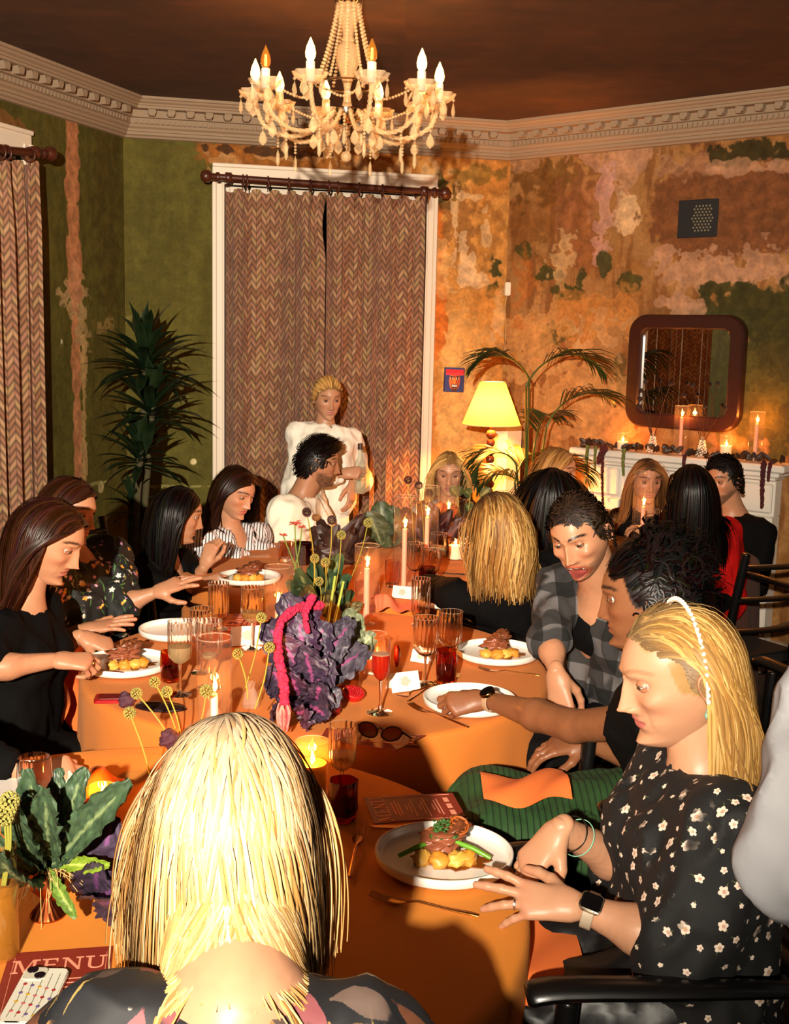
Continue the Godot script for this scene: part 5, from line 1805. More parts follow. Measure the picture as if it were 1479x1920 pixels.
func setting_middle() -> void:
	table(T2, 0.72, "round dining table in the middle, behind the nearest one", "orange cloth on the middle round table, hanging in deep folds", 1.7, 0.02, M.cloth2)
	plate(880, 1323, 0.262, "white plate under the watch-wearing fist, right of the middle table")
	var c := plate(932, 1232, 0.268, "white plate of meat and potatoes in front of the laughing man")
	food(c + Vector3(0.0, 0, 0), 0.2, "laughing man's plate", 130, false)
	c = plate(237, 1253, 0.27, "white plate of potatoes in front of the brown-haired woman on the left")
	food(c, 0.4, "brown-haired woman's plate", 140, false)
	plate(330, 1190, 0.25, "white plate half hidden behind the wine glasses, left of the middle table")
	var o := obj("meat_scrap", lump(Vector3(0.016, 0.02, 0.014), 77, 0.2), M.crisp)
	o.position = level(342, 1170, TOP + 0.03)
	tag(o, "brown crisp left on the plate behind the wine glasses", "crisp")
	o = obj("green_garnish", leafy(0.04, 0.012, 0.6, 0.004, 9, lin(40, 66, 18), lin(60, 90, 26), lin(90, 110, 40), 10, 6), M.leaf)
	o.position = level(874, 1300, TOP + 0.018)
	tag(o, "green garnish on the plate behind the fist with the watch", "herb")
	fork(level(768, 1325), level(877, 1366), "gold fork in front of the plate with the fist")
	fork(level(897, 1257), level(1012, 1269), "gold fork in front of the laughing man's plate")
	fork(level(822, 1283), level(765, 1317), "gold fork crossed beside the place card")
	fork(level(748, 1311), level(802, 1290), "gold spoon-like fork lying next to the place card")
	knife(level(258, 1220), level(330, 1236), "knife across the cloth between the two left plates")
	place_card(756, 1292, 0.45, "folded white place card with a coral emblem, right of the red drink", 1.15)
	place_card(790, 1240, -0.5, "small tilted place card under the ribbed wine glasses", 0.8)
	place_card(462, 1206, 0.3, "large folded place card on the left, by the white wine glass", 1.3)
	# the red drink and the candle behind it
	var f := level(712, 1337, TOP + 0.002)
	var root := thing("champagne_flute", "tall ribbed flute filled with red sparkling drink", "glass", f)
	var mb := MB.new()
	mb.lathe(T(Vector3.ZERO), [Vector2(0.004, 0.092), Vector2(0.014, 0.100), Vector2(0.0225, 0.116), Vector2(0.025, 0.14), Vector2(0.025, 0.212), Vector2(0.0243, 0.212), Vector2(0.0243, 0.167)], 72, 18, 0.02, 0.168, 0.209)
	obj("bowl", mb, M.crystal, root)
	mb = MB.new()
	mb.lathe(T(Vector3.ZERO), [Vector2(0, 0.094), Vector2(0.005, 0.092), Vector2(0.0034, 0.08), Vector2(0.0034, 0.03), Vector2(0.006, 0.012), Vector2(0.014, 0.005), Vector2(0.036, 0.002), Vector2(0.036, 0.0008), Vector2(0, 0.0006)], 36)
	obj("stem", mb, M.crystal, root)
	mb = MB.new()
	mb.lathe(T(Vector3.ZERO), [Vector2(0, 0.095), Vector2(0.0134, 0.101), Vector2(0.0218, 0.117), Vector2(0.0242, 0.14), Vector2(0.0242, 0.166), Vector2(0, 0.166)], 36)
	obj("drink", mb, M.redfizz, root)
	mb = MB.new()
	mb.lathe(T(Vector3(0, 0.1662, 0)), [Vector2(0.0242, -0.001), Vector2(0.0242, 0.0015), Vector2(0.02, 0.002), Vector2(0, 0.001)], 30)
	obj("foam", mb, mat(rgb(240, 190, 160), 0.8), root)
	votive(level(702, 1262, TOP + 0.002), 0.125, 0.036, 0.052, "ribbed glass with a burning candle just behind the red drink", "votive candles on the main tables", M.glass, M.wax_cream, 16)
	wine_glass(796, 1284, 0.205, 0.037, 0.0, null, "empty ribbed wine glass behind the place cards, left of the pair")
	wine_glass(842, 1266, 0.200, 0.036, 0.0, null, "empty ribbed wine glass right of the pair, behind the amber tumbler")
	wine_glass(788, 1172, 0.17, 0.034, 0.0, null, "ribbed glass standing near the woman in black", "", 18, 0.1)
	tumbler(836, 1282, 0.105, 0.031, M.amber, "wavy amber tumbler beside the ribbed wine glasses on the right", "", 0.5, M.amber_drink, 0.05)
	tumbler(320, 1277, 0.09, 0.030, M.amber, "wavy amber tumbler beside the left plate", "", 0.45, M.amber_drink, 0.05)
	wine_glass(338, 1303, 0.215, 0.034, 0.42, M.fizz, "wine glass of pale sparkling wine nearest the amber tumbler on the left")
	wine_glass(378, 1262, 0.20, 0.034, 0.0, null, "empty ribbed wine glass behind the sparkling wine")
	wine_glass(392, 1290, 0.20, 0.038, 0.15, M.fizz, "wide wine glass with a little wine, in the left group")
	wine_glass(410, 1180, 0.165, 0.036, 0.0, null, "ribbed tumbler-shaped wine glass at the back of the left group", "", 18, 0.16)
	wine_glass(472, 1216, 0.205, 0.036, 0.32, M.champagne, "wine glass with white wine by the large place card")
	# candles in glass cylinders
	taper_at(402, 1412, 1290, M.wax_cream, "taper candle among the seed heads on the left", 1195, 0.042, 0.0095)
	taper_at(520, 1196, 1128, M.wax_pink, "short taper candle behind the pink tassel", 1062, 0.044, 0.0095)
	taper_at(686, 1170, 1058, M.wax_pink, "tall pink taper candle right of the green leaves", 1022, 0.044, 0.0115)
	# menu and sunglasses
	menu([level(612, 1366), level(798, 1380), level(742, 1408), level(600, 1386)], "dark red menu card under the sunglasses")
	sunglasses()
	# left: red wallet and dark clutch
	var w := level(214, 1313, TOP + 0.002)
	root = thing("red_phone", "red phone case lying on the cloth in front of the left plate", "phone", w, 0.12)
	mb = MB.new()
	mb.slab(Transform3D(Basis(Vector3.RIGHT, -PI / 2), Vector3.ZERO), rounded(0.105, 0.06, 0.010), 0.011, 0.002)
	obj("case", mb, mat(rgb(150, 18, 22), 0.35), root)
	mb = MB.new()
	mb.slab(Transform3D(Basis(Vector3.RIGHT, -PI / 2), Vector3(0, 0.011, 0)), rounded(0.085, 0.044, 0.006), 0.001)
	obj("back_panel", mb, mat(rgb(110, 12, 18), 0.2), root)
	w = level(302, 1326, TOP + 0.002)
	root = thing("dark_pouch", "black pouch lying among the seed heads beside the red phone", "pouch", w, -0.15)
	obj("body", lump(Vector3(0.075, 0.012, 0.036), 31, 0.06, 12, 20), mat(rgb(28, 14, 18), 0.3), root)
	mb = MB.new()
	mb.tube([Vector3(-0.06, 0.011, 0.002), Vector3(0, 0.0135, 0.0), Vector3(0.06, 0.011, 0.002)], 0.0018, 6)
	obj("zip", mb, M.gold, root)
	flowers_middle()
	# a napkin hanging off the left side of the middle table and one fallen at the near edge
	var a := level(140, 1296, TOP + 0.012)
	cloth_piece("napkin", "orange napkin hanging off the left edge of the middle table", func(u, v):
		var ang := lerpf(2.85, 3.3, u) + 0.02 * sin(v * 6.0)
		var rr: float = 0.79 + 0.03 * sin(u * 12.0 + v * 2.0) * v + 0.012 * v
		var dr: float = v * (0.24 + 0.10 * sin(u * 7.0))
		return Vector3(T2.x + cos(ang) * rr, TOP + 0.01 - dr, T2.z - sin(ang) * rr), 20, 18, M.napkin, "napkin")
	var n1 := level(742, 1140, TOP + 0.004)
	cloth_piece("napkin", "coral napkin crumpled on the cloth near the tall pink candle", func(u, v):
		var x: float = (u - 0.5) * 0.17
		var z: float = (v - 0.5) * 0.15
		return n1 + Vector3(x + 0.2 * z, 0.003 + 0.055 * exp(-pow((x + 0.05) / 0.04, 2) - pow(z / 0.06, 2)) + 0.007 * sin(u * 15.0 + v * 4.0), z), 22, 20, mat(rgb(228, 120, 84), 0.9), "napkin")

func sunglasses() -> void:
	var p := level(712, 1372, TOP + 0.022)
	var root := thing("sunglasses", "brown-lensed dark sunglasses resting on the menu card", "glasses", p, -0.42)
	var m := mat(rgb(26, 12, 12), 0.25)
	var lens := glass(Color(0.32, 0.11, 0.06, 0.72), 0.05)
	for s in [-1.0, 1.0]:
		var ps := []
		for k in 25:
			var a := TAU * k / 24
			ps.append(Vector3(s * 0.033 + cos(a) * 0.027, sin(a) * 0.018 + 0.004 * cos(a) * s, 0.0))
		var mb := MB.new()
		mb.tube(ps, 0.0026, 6, false)
		obj("rim", mb, m, root)
		mb = MB.new()
		var o := []
		for k in 24: o.append(Vector2(ps[k].x, ps[k].y))
		mb.slab(T(Vector3(0, 0, -0.0008)), o, 0.0016)
		obj("lens", mb, lens, root)
		mb = MB.new()
		mb.tube([Vector3(s * 0.062, 0.008, 0), Vector3(s * 0.068, 0.006, -0.02), Vector3(s * 0.066, 0.002, -0.09), Vector3(s * 0.058, -0.018, -0.128)], [0.003, 0.003, 0.0026, 0.0034], 6)
		obj("temple_arm", mb, m, root)
	var b := MB.new()
	b.tube([Vector3(-0.008, 0.006, 0), Vector3(0, 0.010, 0.002), Vector3(0.008, 0.006, 0)], 0.0026, 6)
	obj("bridge", b, m, root)
	root.rotation.x = -0.5

func flowers_middle() -> void:
	# purple kale
	var base := level(572, 1342, TOP + 0.002)
	var pk := thing("purple_kale", "large bunch of frilly dark purple kale in the middle of the table", "kale", base)
	var d1 := lin(48, 42, 54)
	var d2 := lin(74, 54, 78)
	var dm := lin(100, 40, 80)
	var dg := lin(104, 96, 108)
	var tips := [[535, 1112, 3.02], [560, 1150, 2.98], [610, 1165, 3.02], [640, 1190, 3.05], [690, 1215, 3.10], [520, 1190, 2.92], [570, 1210, 2.88], [620, 1235, 2.92], [505, 1250, 2.90], [545, 1262, 2.84], [600, 1280, 2.86], [640, 1300, 2.92], [520, 1320, 2.85], [575, 1330, 2.82], [615, 1345, 2.84], [500, 1165, 3.05], [660, 1160, 3.1], [585, 1115, 3.08]]
	for i in tips.size():
		var q: Array = tips[i]
		var b := at(q[0], q[1], q[2])
		var a := base + Vector3(rnd(-0.04, 0.04), 0.03 + 0.35 * maxf(0, b.y - TOP - 0.1), rnd(-0.03, 0.03))
		leaf_to(pk, a, b, 0.052 if i < 16 else 0.04, rnd(0.5, 1.0), 0.0105, 300 + i, d1.lerp(dm, 0.35 if i % 4 == 1 else 0.0), (dg if q[0] > 630 else d2), lin(150, 70, 120), 0.12, 26, 14)
	# amber bottle vase with a grey-green sprig
	var v := level(655, 1296, TOP + 0.002)
	var root := thing("bottle_vase", "squat amber glass bottle vase beside the purple kale", "vase", v)
	var mb := MB.new()
	mb.lathe(T(Vector3.ZERO), [Vector2(0, 0.001), Vector2(0.026, 0.0), Vector2(0.029, 0.005), Vector2(0.029, 0.055), Vector2(0.024, 0.066), Vector2(0.013, 0.072), Vector2(0.013, 0.082), Vector2(0.017, 0.084), Vector2(0.017, 0.088), Vector2(0.011, 0.088)], 32)
	obj("bottle", mb, M.amber_thin, root)
	var ks := thing("kale_sprig", "grey-green kale sprig standing in the amber bottle vase", "kale", v + Vector3(0, 0.09, 0))
	for q in [[672, 1150, 3.25], [640, 1180, 3.2], [700, 1185, 3.22], [655, 1140, 3.28]]:
		leaf_to(ks, v + Vector3(0, 0.075, 0), at(q[0], q[1], q[2]), 0.032, 0.6, 0.008, 330 + int(q[0]), lin(100, 104, 84), lin(134, 140, 100), lin(160, 170, 110), 0.12, 20, 10)
	# pomegranates
	var pg := level(660, 1312, TOP + 0.002)
	root = thing("pomegranate_half", "cut half of a red pomegranate lying in front of the amber bottle", "pomegranate", pg)
	mb = MB.new()
	mb.lathe(T(Vector3(0, 0.0, 0), Vector3(14, 0, -10)), [Vector2(0, 0.0), Vector2(0.016, 0.002), Vector2(0.028, 0.012), Vector2(0.032, 0.026), Vector2(0.029, 0.029), Vector2(0, 0.027)], 28)
	obj("rind", mb, mat(rgb(190, 24, 22), 0.35), root)
	mb = MB.new()
	for i in 46:
		var a := i * 2.39996
		var r := 0.026 * sqrt((i + 0.5) / 46.0)
		mb.ball(T(Vector3(0, 0, 0), Vector3(14, 0, -10)) * T(Vector3(cos(a) * r, 0.0285, sin(a) * r), Vector3.ZERO, Vector3.ONE * 0.0032), 4, 6)
	obj("seed_cluster", mb, mat(rgb(150, 8, 14), 0.15), root)
	root = thing("pomegranate_slice", "pale upturned pomegranate slice behind the cut half", "pomegranate", level(645, 1294, TOP + 0.01))
	obj("pith", lump(Vector3(0.028, 0.014, 0.02), 8, 0.12), mat(rgb(232, 150, 110), 0.5), root)
	mb = MB.new()
	mb.tube([Vector3(-0.02, 0.012, 0.012), Vector3(0, 0.017, 0.014), Vector3(0.022, 0.010, 0.012)], 0.004, 6)
	obj("rind_edge", mb, mat(rgb(196, 50, 36), 0.4), root)
	var po := obj("pomegranate_piece", lump(Vector3(0.018, 0.022, 0.016), 12, 0.2), mat(rgb(110, 10, 14), 0.2))
	po.position = level(628, 1328, TOP + 0.018)
	tag(po, "dark red pomegranate piece leaning against the purple kale", "pomegranate")
	po = obj("red_pepper", lump(Vector3(0.010, 0.034, 0.010), 14, 0.2), mat(rgb(130, 20, 16), 0.3))
	po.position = level(744, 1230, TOP + 0.035)
	tag(po, "small dark red chilli standing behind the red drink", "pepper")
	# pink tassels
	var mag := lin(180, 28, 66)
	tassel([at(600, 1135, 3.05), at(560, 1140, 2.98), at(528, 1165, 2.9), at(520, 1215, 2.84), at(530, 1270, 2.8), at(534, 1318, 2.77)], 0.0125, "magenta amaranth tassel hanging down the left of the purple kale", 1, mag, 1.0)
	tassel([at(585, 1120, 3.0), at(572, 1150, 2.95), at(576, 1185, 2.92)], 0.012, "short magenta tassel on top of the purple kale", 2, mag)
	var bud := thing("pale_bud", "pale pink striped bud below the end of the magenta tassel", "flower", at(532, 1345, 2.76))
	for i in 7:
		var a := TAU * i / 7
		leaf_to(bud, bud.position + Vector3(cos(a) * 0.008, -0.035, sin(a) * 0.008), bud.position + Vector3(cos(a) * 0.013, 0.035, sin(a) * 0.013), 0.010, 0.3, 0.001, 350 + i, lin(226, 150, 130), lin(220, 90, 100), lin(190, 40, 60), 0.0, 10, 4, "petal", Vector3(cos(a), 0, sin(a)))
	# seed heads: heads where the photograph shows them, feet in the low vases on the cloth
	var heads := [[243, 1337, 285, 1470, 2.45], [256, 1300, 320, 1385, 2.62], [290, 1279, 335, 1385, 2.75], [313, 1297, 340, 1385, 2.70], [387, 1296, 360, 1400, 2.62], [446, 1226, 465, 1310, 2.85], [490, 1158, 460, 1290, 2.95], [505, 1214, 478, 1330, 2.80]]
	for i in heads.size():
		var q: Array = heads[i]
		var top := at(q[0], q[1], q[4])
		var foot := at(q[2], q[3], q[4] - 0.02)
		foot.y = maxf(foot.y, TOP + 0.004)
		seed_head(top, foot, ["pale green round seed head lowest at the front left", "pale seed head above the dark pouch", "pale seed head nearest the left plate", "small pale seed head beside the dark pouch", "bright seed head in front of the candle flame on the left", "seed head with a leaf below it, left of the pink tassel", "seed head highest left of the pink tassel", "seed head touching the purple kale"][i], 0.0145 if i != 4 else 0.0165)
	for q in [[340, 1400, "low glass bud vase holding seed heads at the left front"], [470, 1325, "low glass bud vase left of the purple kale"]]:
		var p := level(q[0], q[1], TOP + 0.002)
		if p.distance_to(T2 + Vector3(0, TOP, 0)) > 0.70: p = T2 + Vector3(0, TOP + 0.002, 0) + (p - T2 - Vector3(0, TOP, 0)).normalized() * 0.66
		var r := thing("bud_vase", q[2], "vase", p)
		mb = MB.new()
		mb.lathe(T(Vector3.ZERO), [Vector2(0, 0.001), Vector2(0.022, 0.0), Vector2(0.024, 0.01), Vector2(0.018, 0.04), Vector2(0.010, 0.055), Vector2(0.013, 0.07)], 28)
		obj("bottle", mb, M.glass_thick, r)
	var fl := obj("dark_flower", lump(Vector3(0.02, 0.018, 0.018), 18, 0.35, 14, 18), mat(rgb(58, 24, 40), 0.8))
	fl.position = at(238, 1312, 2.64)
	tag(fl, "dark plum flower head next to the seed head above the red phone", "flower")
	fl = obj("dark_flower", lump(Vector3(0.022, 0.02, 0.02), 19, 0.35, 14, 18), mat(rgb(64, 26, 40), 0.8))
	fl.position = at(318, 1386, 2.6)
	tag(fl, "plum flower at the foot of the seed head stems, above the blonde hair", "flower")
	# back of the middle table: green leaves, jars of stems, dark foliage
	var gb := level(600, 1130, TOP + 0.002)
	root = thing("leaf_bunch", "bunch of broad blue-green leaves in the middle of the table", "leaves", gb)
	var cg1 := lin(46, 70, 52)
	var cg2 := lin(74, 104, 70)
	for q in [[560, 1068, 3.95], [590, 1050, 4.0], [625, 1075, 3.95], [655, 1080, 4.0], [540, 1090, 4.0], [640, 1040, 4.1], [580, 1100, 3.85], [620, 1110, 3.85], [660, 1110, 3.9]]:
		leaf_to(root, gb + Vector3(rnd(-0.03, 0.03), 0.02, rnd(-0.03, 0.03)), at(q[0], q[1], q[2]), 0.045, 0.5, 0.004, 400 + int(q[0]), cg1, cg2, lin(130, 150, 100), 0.03, 16, 8)
	var hd := [[590, 1047, 582, 1130], [610, 1054, 606, 1130], [598, 1090, 600, 1140], [640, 1003, 625, 1120], [690, 980, 660, 1080], [575, 960, 590, 1080], [622, 975, 612, 1080]]
	for i in hd.size():
		var q: Array = hd[i]
		seed_head(at(q[0], q[1], 3.9), at(q[2], q[3], 3.95), ["seed head over the green leaves, leftmost of the middle cluster", "seed head over the green leaves, second in the middle cluster", "low seed head among the green leaves", "tall seed head left of the tall pink candle", "seed head on a long leaning stem behind the tall pink candle", "seed head beside the coral flowers", "seed head above the green leaves, behind the others"][i], 0.0165, i > 4)
	for i in 2:
		var q: Array = [[628, 1080, 605, 1170], [644, 1090, 612, 1170]][i]
		var st := thing("green_shoot", ["long pale green stem crossing the green leaves", "second pale green stem beside the long one"][i], "plant", at(q[2], q[3], 3.5) * Vector3(1, 0, 1) + Vector3(0, TOP + 0.003, 0))
		mb = MB.new()
		mb.tube([Vector3.ZERO, at(q[0], q[1], 3.55) - st.position], 0.004, 8)
		obj("stalk", mb, mat(rgb(150, 170, 70), 0.5), st)
	# small dark foliage at the foot of the pink candle
	root = thing("dark_foliage", "clump of small olive and brown leaves at the foot of the tall pink candle", "leaves", level(640, 1180, TOP + 0.002))
	for i in 16:
		var a := i * 2.4
		leaf_to(root, root.position + Vector3(rnd(-0.03, 0.03), 0.02, 0), root.position + Vector3(cos(a) * 0.07, rnd(0.03, 0.10), sin(a) * 0.05), 0.022, 0.8, 0.006, 430 + i, lin(74, 58, 34), lin(110, 100, 50), lin(120, 110, 60), 0.1, 10, 6)
func setting_back() -> void:
	table(T3, 0.72, "round dining table farthest back in the row, below the window", "orange cloth on the round table farthest back", 3.1, 0.02, M.cloth2)
	var c := plate(467, 1090, 0.262, "white plate of food in front of the dark-haired woman with the ring")
	food(c, 0.0, "dark-haired woman's plate", 160, false)
	plate(832, 1132, 0.25, "white plate tucked under the elbow of the woman in black")
	taper_at(756, 1112, 985, M.wax_pink, "tall pink taper candle at the front of the back group", 930, 0.044, 0.0105)
	taper_at(798, 1085, 963, M.wax_pink, "pink taper candle in the middle of the back group", 912, 0.048, 0.0105)
	taper_at(838, 1040, 952, M.wax_pink, "pink taper candle before the far blonde woman", 880, 0.05, 0.0105)
	votive(level(843, 1044, TOP + 0.002) + Vector3(0.02, 0, 0.06), 0.09, 0.033, 0.066, "cream pillar candle in a glass beside the far candles", "votive candles on the main tables", M.glass, M.wax_cream)
	votive(level(610, 1050, TOP + 0.002), 0.11, 0.042, 0.05, "amber-lit candle glass behind the coral flowers", "votive candles on the main tables", glass(Color(1, 0.6, 0.3, 0.16), 0.03), M.wax_cream)
	var st := level(876, 1052, TOP + 0.002)
	var root := thing("beaded_glass", "tall glass studded with rows of beads near the woman in black", "glass", st)
	var mb := MB.new()
	mb.lathe(T(Vector3.ZERO), [Vector2(0, 0.001), Vector2(0.032, 0.0), Vector2(0.034, 0.10), Vector2(0.036, 0.125)], 32)
	obj("cup", mb, M.glass, root)
	mb = MB.new()
	for i in 12:
		for j in 11:
			var a := TAU * (i + 0.5 * (j % 2)) / 12
			mb.ball(T(Vector3(cos(a) * 0.035, 0.012 + j * 0.0095, sin(a) * 0.035), Vector3.ZERO, Vector3.ONE * 0.0034), 4, 6)
	tag(obj("bead_row", mb, mat(rgb(236, 214, 186), 0.1), root), "", "", "", "stuff")
	wine_glass(820, 1082, 0.19, 0.034, 0.5, M.fizz, "wine glass of pale drink between the far candles and the woman in black")
	wine_glass(776, 1110, 0.20, 0.036, 0.0, null, "ribbed wine glass left of the dark red tumbler")
	wine_glass(808, 1112, 0.18, 0.034, 0.0, null, "ribbed wine glass right beside the dark red tumbler")
	wine_glass(862, 1000, 0.18, 0.034, 0.0, null, "wine glass in front of the far blonde woman")
	tumbler(800, 1108, 0.10, 0.034, M.amber2, "dark red tumbler among the wine glasses of the back table")
	tumbler(735, 1100, 0.11, 0.030, M.rose, "clear studded tumbler beside the tall pink candles")
	tumbler(568, 1058, 0.10, 0.036, M.darkwine, "short tumbler of dark red wine before the man in white")
	tumbler(535, 1052, 0.09, 0.034, M.rose, "clear tumbler beside the dark wine")
	place_card(755, 1120, -0.3, "white place card at the foot of the back candles", 1.0)
	menu([level(440, 1150), level(500, 1160), level(470, 1200), level(420, 1185)], "dark menu card under the left wine glasses")
	knife(level(830, 1075), level(880, 1080), "dark knife by the elbow of the woman in black", "", M.black, M.black)
	# flowers in a jar, dark leaves, cabbage
	var j := level(556, 1078, TOP + 0.002)
	root = thing("glass_jar", "clear jar of stems with coral flowers", "vase", j)
	mb = MB.new()
	mb.lathe(T(Vector3.ZERO), [Vector2(0, 0.001), Vector2(0.036, 0.0), Vector2(0.038, 0.01), Vector2(0.038, 0.11), Vector2(0.034, 0.125)], 32)
	obj("jar", mb, M.glass, root)
	for q in [[553, 984, 0.026], [531, 1005, 0.018], [566, 990, 0.018]]:
		var top := at(q[0], q[1], -j.z)
		var fr := thing("coral_flower", ["large coral flower standing in the jar", "small coral flower at the left of the jar", "second coral flower in the jar"][[553, 531, 566].find(q[0])], "flower", j + Vector3(0, 0.02, 0))
		mb = MB.new()
		mb.tube(cr([Vector3(rnd(-0.02, 0.02), 0, 0), (top - fr.position) * 0.5, top - fr.position], 5), 0.003, 6)
		obj("stem", mb, mat(rgb(120, 150, 60), 0.5), fr)
		for i in 14:
			var a := i * 2.4
			var rr: float = q[2]
			leaf_to(fr, top, top + Vector3(cos(a) * rr, rnd(0.0, 0.7) * rr, sin(a) * rr), rr * 0.35, 0.6, 0.001, 500 + i, lin(226, 96, 74), lin(236, 140, 110), lin(226, 96, 74), 0.0, 6, 4, "petal", Vector3.UP)
	root = thing("cabbage_leaves", "large grey-green cabbage leaves in the middle of the back table", "cabbage", level(715, 1030, TOP + 0.002))
	for q in [[690, 960], [715, 940], [740, 950], [700, 985], [730, 985], [672, 990], [752, 985]]:
		leaf_to(root, root.position + Vector3(0, 0.02, 0), at(q[0], q[1], -root.position.z + rnd(-0.05, 0.05)), 0.07, 0.6, 0.007, 520 + int(q[0]), lin(50, 66, 48), lin(80, 96, 66), lin(120, 130, 90), 0.05, 16, 10)
	root = thing("red_foliage", "mass of dark red ruffled leaves around the back candles", "leaves", level(800, 1040, TOP + 0.002))
	for i in 40:
		var q := at(rnd(745, 880), rnd(940, 1030), -root.position.z + rnd(-0.1, 0.1))
		leaf_to(root, root.position + Vector3(rnd(-0.08, 0.08), 0.03, rnd(-0.05, 0.05)), q, 0.045, 0.8, 0.009, 540 + i, lin(38, 14, 14), lin(60, 22, 20), lin(90, 40, 30), 0.1, 12, 8)
	root = thing("plum_foliage", "dark brown and plum leaves below the man in white", "leaves", level(630, 1060, TOP + 0.002))
	for i in 30:
		var q := at(rnd(582, 695), rnd(965, 1040), -root.position.z + rnd(-0.1, 0.1))
		leaf_to(root, root.position + Vector3(rnd(-0.08, 0.08), 0.02, rnd(-0.05, 0.05)), q, 0.035, 0.8, 0.007, 570 + i, lin(44, 26, 24), lin(70, 44, 32), lin(80, 60, 40), 0.1, 10, 6)
	root = thing("pale_sprig", "leaning sprig of pale green stems and round leaves near the far blonde woman", "leaves", level(872, 1022, TOP + 0.002))
	for i in 9:
		var tip := at(rnd(850, 912), rnd(925, 965), -root.position.z + rnd(-0.05, 0.05))
		mb = MB.new()
		mb.tube([Vector3(rnd(-0.01, 0.01), 0, 0), tip - root.position], 0.003, 5)
		obj("stem", mb, mat(rgb(150, 150, 80), 0.6), root)
		leaf_to(root, tip, tip + Vector3(rnd(-0.05, 0.05), rnd(-0.01, 0.05), 0.02), 0.028, 0.4, 0.003, 600 + i, lin(56, 74, 44), lin(76, 92, 54), lin(110, 120, 70), 0.0, 8, 6)
	for q in [[765, 900], [785, 910], [576, 962]]:
		seed_head(at(q[0], q[1], 5.2), at(q[0] + 10, q[1] + 120, 5.2), "dark round scabious head %s" % {765: "before the white window casing", 785: "just left of the far blonde guest", 576: "in front of the white T-shirt"}[q[0]], 0.019, true)
	# the separate table on the right
	table(T4, 0.55, "small round table by the fireplace with one tall candle", "dark cloth on the table by the fireplace", 4.0, 0.02, M.cloth4)
	var p := Vector3(1.19, TOP + 0.002, -5.45)
	taper(p, h_at(p, 1208, 945) - 0.012, 0.011, M.wax_pink, "pink taper candle on the table by the fireplace", "lit taper candles", h_at(p, 1208, 885), 0.05)
	for i in 5:
		var q: Vector3 = T4 + Vector3(cos(i * 1.3) * 0.26, TOP + 0.002, sin(i * 1.3) * 0.26)
		var px := 739.5 + q.x / -q.z * FOCAL
		wine_glass(px, 960 + FOCAL * tan(atan((EYE.y - TOP) / -q.z) - deg_to_rad(8.7)) + (px - 739.5) * 0.0227, 0.18, 0.034, 0.3 if i % 2 else 0.0, M.champagne, "%s wine glass on the dark table by the fireplace" % ["rightmost", "front right", "front left", "back left", "back right"][i], "wine glasses on the fireplace table")
	mantel_things()

